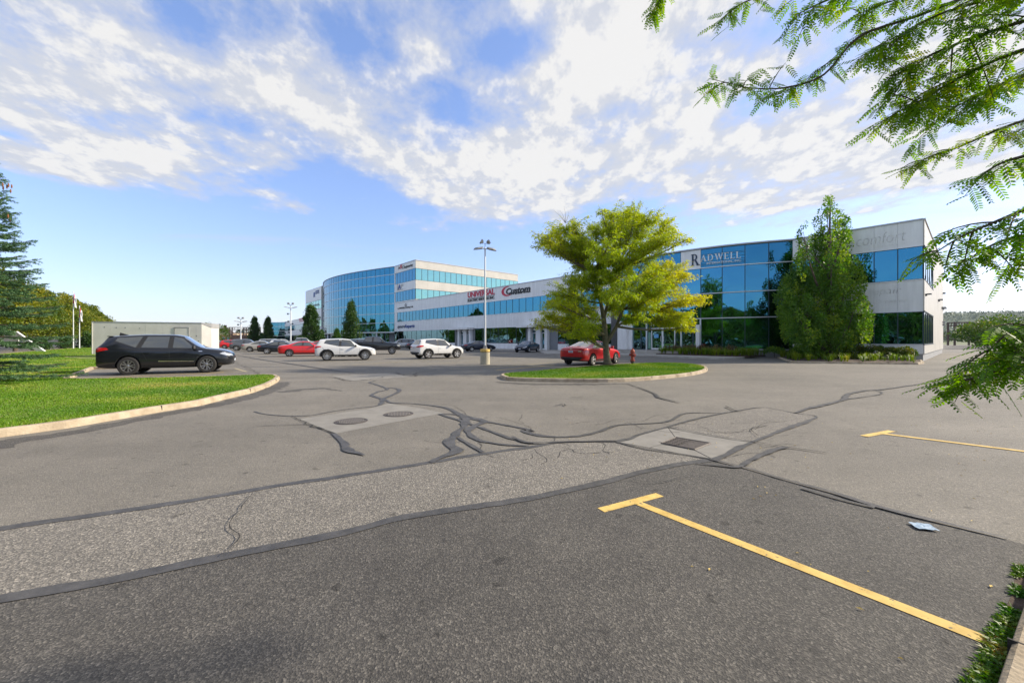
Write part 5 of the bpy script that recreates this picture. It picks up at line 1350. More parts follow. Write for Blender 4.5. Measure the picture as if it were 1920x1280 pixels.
# ------------------------------------------------------------------ white trailer
def trailer():
    A = Vector(G(173, 671.5).xy); 
    Ye = 1.52*F/(HZ-605.5); B = Vector(((378-960)/F*Ye, Ye)); dirr = (B-A).normalized(); n = Vector((dirr.y, -dirr.x))
    t = thing('office_trailer', 'long off-white box trailer with a small side door behind the black SUV', 'trailer', (A.x, A.y, 0), math.atan2(dirr.y, dirr.x))
    L_ = (B-A).length; H = 3.08; D = 2.6
    M['trailer'] = pmat('trailer_skin', (.54, .52, .47), .6, col2=(.66, .64, .585), scale=.9, detail=9, bump=.05, bscale=4)
    E = L_+.62
    MB().prism([(0, 0), (L_, 0), (E, .35), (E, D-.35), (L_, D), (0, D)], .35, H-.02).build('wall', M['trailer'], t)
    mb = MB().prism([(-.03, -.03), (L_, -.03), (L_, D+.03), (-.03, D+.03)], H-.019, H+.03).build('roof', M['cap'], t)
    MB().add([(L_, -.03, H), (E+.02, .35, H-.02), (E+.02, D-.35, H-.02), (L_, D+.03, H), (L_, -.04, H-.03), (E+.03, .34, H-.42), (E+.03, D-.34, H-.42), (L_, D+.04, H-.03)],
             [(0, 1, 2, 3), (0, 4, 5, 1), (1, 5, 6, 2), (2, 6, 7, 3)]).build('front_cap', M['found'], t)
    # door with frame
    x0 = L_*.745; x1 = L_*.87
    d = MB().box(((x0+x1)/2, -.015, 1.55), (x1-x0, .03, 2.1)).build('door', M['trailer'], t)
    mb = MB(); 
    for x in (x0-.04, x1+.04): mb.box((x, -.02, 1.57), (.05, .05, 2.22))
    mb.box(((x0+x1)/2, -.02, 2.66), (x1-x0+.13, .05, .06)); mb.build('frame', M['found'], d)
    MB().box((x1+.22, -.03, 1.75), (.12, .05, .12)).build('switch_box', M['found'], t)
    mb = MB()
    for x, z in ((.8, 2.62), (1.6, 2.6), (2.2, 2.6), (L_*.95, 1.9), (L_*.97, 1.45), (3.2, 2.55)): mb.box((x, -.004, z), (.07, .012, .06))
    mb.build('vent_hole', M['mull'], t)
    mb = MB()
    for x in (1.2, L_*.5, L_-.6):
        for y in (.4, D-.4): mb.box((x, y, .17), (.35, .35, .36))
    mb.build('support_block', M['found'], t)
    mb = MB()
    for x in np.arange(1.22, L_, 1.22): mb.box((x, -.002, 1.7), (.02, .008, 2.68))
    mb.box((0.0, -.01, 1.72), (.05, .04, 2.72)); mb.build('seam_trim', M['trailer'], t)
trailer()

# ------------------------------------------------------------------ street furniture
def base_lamp():
    p = G(909.5, 683)
    t = thing('parking_lamp', 'tall white lamp post on a yellow-banded concrete base, nearest of all lamp posts', 'lamp post', p)
    c = MB().lathe([(.30, -.02), (.30, .93), (.285, .95), (.001, .952)], n=28).build('concrete_base', M['pad2'], t); auto_smooth(c)
    MB().lathe([(.305, .80), (.305, .955), (.26, .965), (.24, .966)], n=28).build('yellow_band', M['line'], t)
    MB().lathe([(.308, .76), (.308, .798)], n=28).build('dark_band', M['sealant'], t)
    MB().cbox((0, 0, 1.02), (.26, .26, .12), .02).box((.0, 0, 1.12), (.18, .18, .16)).build('foot_plate', M['found'], t)
    pole = MB().lathe([(.068, .95), (.06, 3), (.05, 7.35), (.04, 7.4)], n=14).build('pole', M['pole'], t); auto_smooth(pole)
    for a in (0.25, 0.25+math.pi):
        d = Vector((math.cos(a), math.sin(a), 0))
        h = MB(); h.tube([Vector((0, 0, 7.28)), d*.18+Vector((0, 0, 7.33))], .03, 8)
        Mx = Matrix.Rotation(a, 3, 'Z') @ Matrix.Rotation(.18, 3, 'Y')
        def T(p_): return Mx @ Vector(p_)+Vector((0, 0, 7.33))
        n = 14; top = [(.12, -.05), (.20, -.16), (.50, -.19), (.72, -.10), (.76, 0), (.72, .10), (.50, .19), (.20, .16), (.12, .05)]
        vs = [T((x, y, .0)) for x, y in top]+[T((.12+(x-.12)*.85, y*.72, .10)) for x, y in top]
        k = len(top); fs = [tuple(range(k-1, -1, -1)), tuple(range(k, 2*k))]+[(i, (i+1) % k, k+(i+1) % k, k+i) for i in range(k)]
        h.add(vs, fs); o = h.build('lamp_head', M['found'], t)
        MB().add([T((x*.85+.06, y*.75, -.004)) for x, y in top], [tuple(range(k-1, -1, -1))]).build('lens', M['lamp_clear'], o)
    for a in (0.25, .25+math.pi):   # two square floodlights on top
        d = Vector((math.cos(a), math.sin(a), 0))
        mb = MB(); mb.tube([Vector((0, 0, 7.38)), Vector((0, 0, 7.62)), d*.16+Vector((0, 0, 7.66))], .02, 6)
        Mx = Matrix.Rotation(a, 3, 'Z') @ Matrix.Rotation(-.5, 3, 'Y')
        mb.box(d*.24+Vector((0, 0, 7.74)), (.10, .30, .24), mat=Mx); mb.box(d*.17+Vector((0, 0, 7.71)), (.10, .18, .16), mat=Mx); mb.build('floodlight', M['found'], t)
    return t
M['pole'] = pmat('pole_white', (.66, .68, .70), .45)
M['pad2'] = pmat('base_concrete', (.38, .34, .24), .9, col2=(.48, .44, .34), scale=3, bump=.3, detail=8)
base_lamp()
def far_lamp(u, vb, vt, lab):
    Y = F*CH/(vb-HZ); p = Vector(((u-960)/F*Y, Y, 0)); H = CH+(HZ-vt)/F*Y
    t = thing('parking_lamp', lab, 'lamp post', p, .3, 'distant lamp posts hung with cameras')
    MB().lathe([(.12, 0), (.10, 3), (.07, H-.4)], n=10).build('pole', M['pole'], t)
    for s in (-1, 1):
        MB().tube([(0, 0, H-.9), (s*.3, 0, H-.85)], .04, 5).add([(s*.3, -.2, H-.9), (s*.95, -.18, H-.75), (s*.95, .18, H-.75), (s*.3, .2, H-.9), (s*.3, -.12, H-.78), (s*.9, -.1, H-.65), (s*.9, .1, H-.65), (s*.3, .12, H-.78)], [(3, 2, 1, 0), (4, 5, 6, 7), (0, 1, 5, 4), (1, 2, 6, 5), (2, 3, 7, 6), (3, 0, 4, 7)]).build('lamp_head', M['found'], t)
        MB().tube([(0, 0, H-.5), (s*.25, 0, H-.25)], .03, 5).box((s*.32, 0, H-.18), (.30, .34, .26)).build('floodlight', M['found'], t)
    for z, x in ((H*.55, .3), (H*.60, -.35), (H*.76, -.4)):
        MB().tube([(0, 0, z), (x, 0, z+.05)], .025, 5).lathe([(.02, -.18), (.13, -.10), (.13, .08), (.02, .1)], (x, 0, z), 10).build('security_camera', M['mull'], t)
far_lamp(545, 655, 567, 'nearest of three distant lamp posts hung with cameras, in front of the tower trees')
far_lamp(451.5, 654, 594, 'middle distant lamp post, in front of the steel frame')
far_lamp(408, 652, 607, 'leftmost distant lamp post, just right of the trailer')

def hydrant():
    p = G(1186, 683.5); t = thing('fire_hydrant', 'weathered red fire hydrant on the grass island, right of the tree', 'hydrant', (p.x, p.y, .14), .35)
    M['hyd'] = pmat('hydrant_red', (.36, .055, .03), .6, col2=(.52, .13, .08), scale=7, detail=8); M['hyd2'] = pmat('hydrant_dark', (.26, .03, .02), .6, var=.3, scale=8)
    o = MB().lathe([(.10, -.08), (.10, .10), (.155, .105), (.155, .155), (.10, .16), (.10, .62), (.145, .63), (.145, .66), (.13, .67), (.13, .70), (.115, .76), (.07, .82), (.03, .84), (.03, .90), (.001, .90)], n=20).build('barrel', M['hyd'], t); auto_smooth(o)
    MB().lathe([(.105, -.1), (.108, .095)], n=16).build('standpipe', M['iron'], t)
    for s in (-1, 1):
        Mx = Matrix.Rotation(s*R(90), 3, 'Y')
        MB().lathe([(.06, .09), (.06, .15), (.078, .155), (.078, .20), (.03, .21), (.03, .235)], (0, 0, .48), 12, Mx).build('side_cap', M['hyd2'], t)
    MB().lathe([(.08, .09), (.08, .15), (.10, .155), (.10, .21), (.03, .22), (.03, .25)], (0, 0, .44), 14, Matrix.Rotation(R(90), 3, 'X')).build('front_cap', M['hyd2'], t)
    mb = MB()
    for z in (.13, .645):
        for k in range(8):
            a = k*math.pi/4; mb.lathe([(.014, -.04), (.014, .04)], (.135*math.cos(a), .135*math.sin(a), z), 6)
    mb.build('flange_bolts', M['hyd2'], t)
hydrant()
# crumpled wrapper on the asphalt
p = G(1731, 990)
bm = bmesh.new(); bmesh.ops.create_grid(bm, x_segments=8, y_segments=6, size=.5)
for v in bm.verts: v.co = Vector((v.co.x*.14+.01*mnoise.noise(v.co*9), v.co.y*.12+.012*mnoise.noise(v.co*7+Vector((3, 0, 0))), .006+.007*abs(mnoise.noise(v.co*3))))
me = bpy.data.meshes.new('wrapper'); bm.to_mesh(me); bm.free(); me.materials.append(pmat('wrapper_blue', (.22, .32, .42), .5, col2=(.38, .47, .55), scale=20))
o = link(bpy.data.objects.new('wrapper', me)); o.location = (p.x, p.y, .012); o.rotation_euler = (0, 0, -.3); so_ = o.modifiers.new('t', 'SOLIDIFY'); so_.thickness = .002
tag(o, 'crumpled pale blue wrapper lying on the asphalt at the right', 'litter')
# fallen leaflets
mb = MB()
for i in range(150):
    x = rng.uniform(.5, 9); y = rng.uniform(1.9, 8)
    if x/y > 1.5: continue
    a = rng.uniform(0, 6.28); L_ = rng.uniform(.010, .022)
    c_, s_ = math.cos(a), math.sin(a)
    mb.add([(x-c_*L_, y-s_*L_, .010), (x+s_*L_*.4, y-c_*L_*.4, .016), (x+c_*L_, y+s_*L_, .011), (x-s_*L_*.4, y+c_*L_*.4, .014)], [(0, 1, 2, 3)])
tag(mb.build('fallen_leaves', pmat('dry_leaf', (.40, .26, .06), .8, col2=(.55, .42, .12), scale=3)), kind='stuff')
# ------------------------------------------------------------------ vegetation
def unit(v): return v/np.maximum(1e-9, np.linalg.norm(v, axis=1, keepdims=True))
def leaf_quads(C, D, L, W, fold=0.0):
    """diamond leaves: base at C, pointing along D; L, W arrays"""
    n = len(C); rnd = unit(nr.normal(size=(n, 3))); S_ = unit(np.cross(D, rnd)); 
    V = np.zeros((n, 4, 3)); L = L[:, None]; W = W[:, None]
    V[:, 0] = C; V[:, 1] = C+D*L*.5+S_*W; V[:, 2] = C+D*L; V[:, 3] = C+D*L*.5-S_*W
    if fold: V[:, 2, 2] -= fold*L[:, 0]
    return V.reshape(-1, 3), np.arange(n*4).reshape(-1, 4)
LM = {
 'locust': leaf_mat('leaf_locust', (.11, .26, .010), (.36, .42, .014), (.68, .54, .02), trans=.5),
 'locust_near': leaf_mat('leaf_locust_near', (.05, .15, .010), (.16, .29, .014), (.34, .36, .02), trans=.55),
 'oak': leaf_mat('leaf_oak', (.05, .125, .014), (.12, .235, .02), (.28, .36, .035), trans=.42),
 'column': leaf_mat('leaf_column', (.022, .062, .012), (.05, .11, .018), (.10, .15, .025), trans=.25),
 'cedar': leaf_mat('leaf_cedar', (.03, .09, .008), (.055, .14, .012), (.08, .17, .02), trans=.2),
 'linden': leaf_mat('leaf_linden', (.06, .12, .010), (.15, .18, .016), (.32, .29, .02), trans=.35),
 'needle': leaf_mat('needle', (.035, .095, .032), (.09, .175, .072), (.20, .29, .15), trans=.1),
 'shrub': leaf_mat('leaf_shrub', (.03, .085, .008), (.09, .15, .014), (.22, .17, .03), trans=.3),
 'far': leaf_mat('leaf_far', (.03, .06, .012), (.06, .09, .016), (.12, .12, .03), trans=.15)}
def tubes_mesh(segs, name, mat, parent):
    mb = MB()
    for pts, rad, n in segs: mb.tube(pts, rad, n, cap=False)
    return mb.build(name, mat, parent, smooth=True)
def bez(a, b, c, n=7):
    return [a*(1-t)**2+b*2*t*(1-t)+c*t*t for t in [i/(n-1) for i in range(n)]]

def island_tree():
    Y0 = G(1137, 688).y; base = Vector(((1139-960)/F*Y0, Y0, .15))
    t = thing('honey_locust_tree', 'spreading tree with feathery yellow-green leaves on the kerbed grass island', 'tree', base)
    r_ = random.Random(3)
    tuft = 1
    pads = [(1022, 452, 26, 10), (1045, 440, 32, 14), (1070, 428, 32, 14), (1095, 443, 36, 18), (1122, 428, 24, 12), (1140, 462, 40, 16), (1128, 396, 14, 6), (1145, 402, 24, 9), (1165, 400, 30, 12), (1190, 402, 34, 14), (1215, 416, 32, 14), (1245, 424, 28, 14),
            (1262, 442, 20, 8), (1285, 450, 16, 5), (1235, 450, 36, 10), (1185, 432, 38, 16), (1150, 430, 26, 12), (1110, 462, 40, 14), (1080, 466, 34, 10), (1050, 466, 30, 8), (1200, 460, 30, 8),
            (1165, 500, 40, 18), (1205, 492, 42, 16), (1235, 502, 40, 16), (1265, 508, 30, 9), (1290, 515, 14, 5), (1060, 546, 36, 16), (1085, 530, 40, 14), (1120, 540, 42, 20), (1170, 530, 42, 20), (1210, 535, 42, 18), (1250, 540, 36, 14), (1290, 560, 26, 7), (1316, 562, 14, 5),
            (1044, 566, 30, 8), (1004, 608, 12, 8), (1030, 596, 26, 10), (1065, 600, 36, 16), (1095, 585, 36, 20), (1150, 575, 40, 16), (1200, 570, 42, 15), (1240, 580, 36, 12), (1283, 598, 24, 9), (1292, 612, 18, 6), (1262, 600, 26, 9), (1088, 618, 32, 9), (1110, 602, 22, 10), (1190, 598, 26, 6), (1092, 492, 26, 12), (1118, 508, 30, 14), (1142, 518, 30, 14), (1140, 484, 30, 12), (1160, 548, 30, 12), (1215, 555, 30, 10)]
    segs = []; Cs = []; Ds = []; Ts = []
    trunk = [Vector((0, 0, -.1)), Vector((-.02, 0, .25)), Vector((-.08, .02, .9)), Vector((-.13, 0, 1.7)), Vector((-.20, .05, 2.6)), Vector((-.35, .1, 3.5)), Vector((-.62, .1, 4.4)), Vector((-.9, 0, 5.3))]
    segs.append((trunk, [.30, .20, .165, .165, .13, .10, .075, .05], 12))
    fork2 = bez(Vector((-.08, 0, 1.25)), Vector((.55, -.1, 2.0)), Vector((.95, -.25, 3.6)), 7); segs.append((fork2, [.13, .11, .10, .09, .08, .07, .06], 9))
    fork3 = bez(Vector((-.2, .05, 2.5)), Vector((.15, .5, 3.9)), Vector((.7, .4, 5.6)), 7); segs.append((fork3, [.09, .08, .075, .065, .055, .05, .04], 8))
    fork4 = bez(Vector((.3, -.05, 1.9)), Vector((1.2, .6, 2.7)), Vector((2.3, .7, 3.2)), 7); segs.append((fork4, [.08, .07, .06, .055, .05, .045, .04], 8))
    for r_rep in range(2):
        for (u, v, hu, hv) in pads:
            if r_rep == 1 and (hu < 24): continue
            k = max(0, 1-((u-1150)/195)**2)**.5
            dy = r_.uniform(-1, 1)*3.6*k
            if r_rep == 1: dy = -dy*.6+r_.uniform(-.6, .6)
            c = P(u+r_.uniform(-6, 6)*(r_rep), v+r_.uniform(-5, 5)*r_rep, Y0+dy)-base
            sx = hu/F*Y0; sz = hv/F*Y0
            # limb
            cand = trunk[2:]+fork2[1:]+fork3+fork4
            cand = [q for q in cand if q.z < c.z+.2 and (q-c).length > .3] or trunk[2:4]
            q = min(cand, key=lambda q_: (q_-c).length+abs(q_.z-(c.z-1.1))*.5)
            mid_ = q.lerp(c, .5)+Vector((0, 0, -.10*(c-q).length+.0)); pts = bez(q, mid_, c, 6)
            r0 = .018+.014*(c-q).length; segs.append((pts, [r0, r0*.85, r0*.7, r0*.55, r0*.42, r0*.3], 6))
            # twigs radiating from the outer half, leaves along them
            ntw = 8 if hu < 24 else 17
            out = Vector((c.x, c.y, 0)); out = out.normalized() if out.length > .2 else Vector((1, 0, 0))
            for j in range(ntw):
                st = pts[r_.choice([2, 3, 4, 5])]
                a = r_.uniform(0, 6.28); rr = r_.uniform(.35, 1)
                e = c+Vector((math.cos(a)*sx*rr, math.sin(a)*sx*rr*.9, r_.uniform(-1.4, 1.5)*sz))+out*.15
                m_ = st.lerp(e, .5)+Vector((0, 0, .10)); tp = bez(st, m_, e, 6)
                segs.append((tp, [.014, .012, .010, .008, .006, .004], 4))
                nl = int(66*(.6+hu/60))
                for q_ in range(nl):
                    s = min(.999, r_.random()**.75); i = int(s*5); f = s*5-i; p = tp[i].lerp(tp[i+1], f)
                    tdir = (tp[i+1]-tp[i]).normalized()
                    p = p+Vector((r_.gauss(0, .08), r_.gauss(0, .08), r_.gauss(0, .06)))
                    d = Vector((r_.gauss(0, .8), r_.gauss(0, .8), -.25-r_.random()*.6))+tdir*.5
                    Cs.append(p); Ds.append(d)
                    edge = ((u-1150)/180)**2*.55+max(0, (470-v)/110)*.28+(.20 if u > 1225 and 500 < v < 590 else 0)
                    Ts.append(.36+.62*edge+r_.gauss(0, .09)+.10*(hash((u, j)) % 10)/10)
    C = np.array([tuple(p) for p in Cs]); D = unit(np.array([tuple(p) for p in Ds])); n = len(C)
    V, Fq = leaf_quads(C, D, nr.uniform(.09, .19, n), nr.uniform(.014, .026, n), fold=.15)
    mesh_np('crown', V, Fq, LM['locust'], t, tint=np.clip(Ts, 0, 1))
    # bare twigs at upper left
    for k in range(7):
        a = P(1060, 418, Y0)-base; e = a+Vector((r_.uniform(-.9, .9), r_.uniform(-.3, .3), r_.uniform(.2, .9))); segs.append((bez(a, a.lerp(e, .5)+Vector((.1, 0, 0)), e, 4), [.012, .009, .006, .003], 4))
    tubes_mesh(segs, 'trunk', M['bark_mossy'], t)
    # root flare
    return t
island_tree()
mb = MB().lathe([(.42, -.03), (.36, .03), (.2, .05)], n=14)
p_ = G(1139, 688); o = mb.build('soil_ring', M['soil']); o.location = (p_.x, p_.y, .165); tag(o, kind='structure')

def clump_tree(name, label, cat, base, clumps, segs, mat, leafL, leafW, group=None, barkm='bark', up=.3, tfun=None, dens=1.0, shell=.55):
    """clumps: (centre Vector, rx, ry, rz, leaves)"""
    t = thing(name, label, cat, base, 0, group); Cc = []; Dd = []; Tt = []
    for (c, rx, ry, rz, n) in clumps:
        n = int(n*dens); u = unit(nr.normal(size=(n, 3))); rad = nr.uniform(shell, 1.05, (n, 1))**.7
        p = np.array(c)+u*rad*np.array([rx, ry, rz]); d = unit(u*.8+nr.normal(size=(n, 3))*.7+np.array([0, 0, up]))
        Cc.append(p); Dd.append(d); tb = tfun(c) if tfun else .5
        Tt.append(np.clip(tb+nr.normal(0, .14, n)+nr.normal(0, .10), 0, 1))
    C = np.vstack(Cc); D = np.vstack(Dd); n = len(C)
    V, Fq = leaf_quads(C, D, nr.uniform(.75, 1.25, n)*leafL, nr.uniform(.7, 1.2, n)*leafW)
    mesh_np('crown', V, Fq, mat, t, tint=np.concatenate(Tt))
    tubes_mesh(segs, 'trunk', M[barkm], t)
    return t
def oak():
    Y0 = 30.0; base = Vector(((1556-960)/F*Y0, Y0, .15)); r_ = random.Random(5)
    lobes = [(1552, 432, 17, 55), (1556, 395, 6, 24), (1538, 425, 10, 30), (1503, 470, 12, 48), (1497, 450, 5, 22), (1577, 440, 15, 44), (1588, 432, 6, 22), (1594, 480, 15, 40), (1527, 500, 28, 55), (1560, 500, 32, 55), (1591, 540, 30, 48), (1610, 500, 9, 22), (1490, 545, 24, 44), (1465, 575, 14, 30), (1520, 560, 42, 50),
             (1558, 565, 46, 60), (1606, 600, 24, 36), (1500, 605, 40, 38), (1478, 600, 20, 30), (1545, 625, 50, 32), (1590, 625, 34, 24), (1622, 560, 9, 24), (1560, 650, 30, 14), (1515, 640, 22, 14), (1455, 555, 6, 10), (1449, 560, 5, 5)]
    segs = [([Vector((0, 0, -.1)), Vector((0, 0, 1)), Vector((.05, 0, 3)), Vector((0, .1, 6)), Vector((.0, 0, 9.5)), Vector((.05, 0, 11.6))], [.24, .19, .16, .12, .06, .015], 10)]
    clumps = []
    for (u, v, hu, hv) in lobes:
        u = 1547+(u-1547)*.93; k = max(0.1, 1-((u-1545)/100)**2)**.5; rx = hu/F*Y0; rz = hv/F*Y0
        for rep in range(2 if hu > 20 else 1):
            dy = r_.uniform(-1, 1)*2.4*k; c = P(u, v, Y0+dy)-base; ry = min(rx*1.1, 1.4)
            root = Vector((0, 0, max(.5, c.z-rz-2.0))); segs.append((bez(root, Vector((c.x*.8, c.y*.8, max(.8, c.z-rz*.9))), c+Vector((0, 0, rz*.7)), 6), [.10, .085, .07, .05, .03, .01], 5))
            m = int(8+hu*hv/50)
            for i in range(m):
                a = r_.uniform(0, 6.28); h = r_.uniform(-1, 1); rr = math.sqrt(max(0, 1-h*h))*r_.uniform(.55, 1.0)
                q = c+Vector((math.cos(a)*rx*rr, math.sin(a)*ry*rr, h*rz)); s = r_.uniform(.18, .38)*(1 if hu > 12 else .55)
                clumps.append((q, s*.8, s*.8, s*1.9, int(44*(s/.25)**1.6)))
    dens = 1.0
    print('oak leaves', sum(c[4] for c in clumps)*dens)
    return clump_tree('oak_tree', 'tall broad columnar green tree with several pointed tops in front of the blue glass building', 'tree', base, clumps, segs, LM['oak'], .155, .055, up=.5, dens=dens,
                      tfun=lambda c: .45+.20*math.sin(c[0]*2.1+c[2]*1.3)+.06*c[0]+r_.gauss(0, .22))  # tint rises to the right: the sunlit side is put into leaf colour
oak()
def column_proto(h, w, seed, name, label, base, mat, n=210, L_=.24, low=.08, dens=1, barkm='bark', spire=.18):
    r_ = random.Random(seed); clumps = []; segs = [([Vector((0, 0, -.1)), Vector((0, 0, h*.5)), Vector((0, 0, h*.96))], [.11, .08, .015], 7)]
    for i in range(n):
        f = r_.random(); z = h*(low+(1-low)*f)
        prof = (min(1, (f+.10)/.28))**.6*(1-f)**.62*1.12
        a = r_.uniform(0, 6.28); r = w*prof*r_.uniform(.35, 1)*(1+.28*mnoise.noise(Vector((math.cos(a)*1.3, z*.9, seed))))+.03; s = r_.uniform(.12, .46)*(w/1.3)**.4
        clumps.append((Vector((math.cos(a)*r, math.sin(a)*r, z)), s, s, s*1.6, 60))
        if i % 8 == 0: segs.append((bez(Vector((0, 0, z*.6)), Vector((math.cos(a)*r*.8, math.sin(a)*r*.8, z*.75)), Vector((math.cos(a)*r, math.sin(a)*r, z)), 4), [.035, .03, .02, .01], 4))
    for k in range(4):
        a = r_.uniform(0, 6.28); clumps.append((Vector((math.cos(a)*w*.14, math.sin(a)*w*.14, h*(1-.04*k))), .07, .07, spire*h*.25, 60))
    return clump_tree(name, label, 'tree', base, clumps, segs, mat, L_, L_*.34, up=.6, dens=dens, tfun=lambda c: .42+.2*math.sin(c[0]*3+c[2]))
def foot(u, Y, z=0): return Vector(((u-960)/F*Y, Y, z))
gcol = 'columnar trees in front of the bowed glass tower'
ct = column_proto(8.6, 1.75, 21, 'columnar_tree', 'tall dark columnar tree before the middle of the bowed glass front', foot(658.5, 76), LM['column']); ct['group'] = gcol
c2 = copy_tree(ct, 'broad dark columnar tree before the left edge of the bowed glass front', foot(583.5, 80), 2.1, gcol, (1.18, 1.18, .96))
c3 = copy_tree(ct, 'slim columnar tree, the farther left of the two near the steel frame', foot(477.5, 115), 4.0, gcol, (1.05, 1.05, .92))
c4 = copy_tree(ct, 'slim columnar tree, the right one of the two near the steel frame', foot(502.5, 112), 5.1, gcol, (.9, .9, .90))
c5 = copy_tree(ct, 'small olive columnar tree standing against the wing, seen behind the yellow tree', foot(1075, 47), 3.1, None, (.62, .62, 1.02)); c5['label'] = 'olive columnar tree behind the yellow-leaved tree, against the white wing'
if 'group' in c5: del c5['group']
cd_ = column_proto(3.4, 1.0, 31, 'cedar_shrub', 'small bright green pointed cedar between the columnar trees, the left one', foot(602.5, 84), LM['cedar'], n=150, L_=.15, low=.0); cd_['group'] = 'small cedars at the tower foot'
cd2 = copy_tree(cd_, 'small bright green pointed cedar between the columnar trees, the right one', foot(632, 84), 1.3, None, 1.08)
cd3 = copy_tree(cd_, 'low green cedar far off between the two slim columnar trees', foot(491, 120), 2.3, None, 1.0)

# street row of lindens at the left and on behind the viewer (they show in the mirror glass)
def linden(seed, loc, label):
    r_ = random.Random(seed); clumps = []; h = 9.6; segs = [([Vector((0, 0, -.1)), Vector((.05, 0, 1.2)), Vector((0, 0, 2.4)), Vector((.1, .1, 5)), Vector((0, 0, 7.5))], [.26, .19, .17, .10, .03], 9)]
    for i in range(185):
        u = unit(nr.normal(size=(1, 3)))[0]; rr = r_.uniform(.55, 1)
        c = Vector((u[0]*3.7*rr, u[1]*3.7*rr, 5.9+u[2]*3.9*rr))
        if c.z < 2.3: c.z = 2.3+r_.random()*.5
        if c.z > 5.5: k = 1-(c.z-5.5)/6; c.x *= k; c.y *= k
        s = r_.uniform(.40, .75); clumps.append((c, s, s, s*.7, 60))
        if i % 5 == 0: segs.append((bez(Vector((0, 0, 2.0+r_.random()*2.5)), Vector((c.x*.5, c.y*.5, c.z*.7)), c, 5), [.07, .05, .04, .03, .015], 5))
    return clump_tree('linden_tree', label, 'tree', loc, clumps, segs, LM['linden'], .27, .10, up=-.1, tfun=lambda c: .40+.22*math.sin(c[0]*1.4+c[1])+.02*c[2])
row0 = Vector((-67.5, 54)); st_ = Vector((-.640, .768))*8.7
gl = 'lindens in a row along the street'
names_ = ['nearest of the yellowing street trees, partly behind the spruce', 'second of the yellowing street trees, right of the spruce tips', 'third street tree, before the flagpoles', 'fourth street tree, right of the flagpoles', 'fifth street tree in the receding row, behind the trailer corner', 'sixth street tree in the receding row, above the trailer roof', 'seventh street tree in the receding row', 'eighth street tree in the receding row', 'ninth and farthest street tree, tapering off above the trailer roof']
l0 = linden(41, (row0.x, row0.y, 0), names_[0]); l0['group'] = gl
l1 = linden(42, (row0.x+st_.x, row0.y+st_.y, 0), names_[1]); l1['group'] = gl
src = [l0, l1]
for k in range(2, 9):
    c = copy_tree(src[k % 2], names_[k], (row0.x+st_.x*k+rng.uniform(-.8, .8), row0.y+st_.y*k, 0), rng.uniform(0, 6), gl, (rng.uniform(.92, 1.1),)*2+(rng.uniform(.94, 1.06),))
for k in range(1, 14):
    c = copy_tree(src[k % 2], 'yellowing street tree behind the viewer, seen only mirrored in the dark glass', (row0.x-st_.x*k+rng.uniform(-1, 1), row0.y-st_.y*k-(3 if k > 4 else 0), 0), rng.uniform(0, 6), gl, rng.uniform(.85, 1.15))

# trees farther back behind the row
def far_clumps(seed, w, h, label, loc, name='background_tree', n=70, mat='far', L_=.4):
    r_ = random.Random(seed); cl = []
    for i in range(n):
        u = unit(nr.normal(size=(1, 3)))[0]; c = Vector((u[0]*w*.5, u[1]*w*.5, h*.55+u[2]*h*.40)); s = r_.uniform(.10, .17)*w; cl.append((c, s, s, s*.7, 40))
    return clump_tree(name, label, 'tree', loc, cl, [([Vector((0, 0, -.1)), Vector((0, 0, h*.6))], [.3, .1], 6)], LM[mat], L_, L_*.4, tfun=lambda c: .35+.2*math.sin(c[0]+c[2]))
far_clumps(51, 6, 5.2, 'light green bushy tree beside the trailer end, before the yellow house', foot(395, 92), mat='shrub', L_=.3)
far_clumps(52, 8, 7.0, 'distant round green tree behind the steel frame', foot(459, 205))
far_clumps(53, 10, 6.6, 'pale green roundish tree at the right edge beyond the building', foot(1893, 84), mat='shrub')
far_clumps(54, 7, 5.2, 'dark bush-like tree right of the steel gantry beyond the building', foot(1850, 100))
far_clumps(55, 11, 6.0, 'green tree behind the lower hanging leaves at the right', foot(1960, 90))
far_clumps(56, 9, 4.4, 'low green tree at the right, under the pale green one', foot(1870, 70), mat='shrub')
for i, (u, Y, z) in enumerate([(70, 48, 1), (120, 60, .9), (185, 70, .9), (30, 42, .8), (165, 90, 1.1)]):
    pass
# low conifers under the street trees
js = column_proto(1.6, 1.3, 61, 'juniper_bush', 'spreading dark juniper under the street trees, left one', foot(77, 60), LM['column'], n=40, L_=.2, low=0); 
copy_tree(js, 'spreading dark juniper under the street trees, by the flagpoles', foot(123, 72), 1, None, 1.1); copy_tree(js, 'spreading dark juniper at the foot of the last street tree left of the trailer', foot(166, 74), 2, None, 1.5)

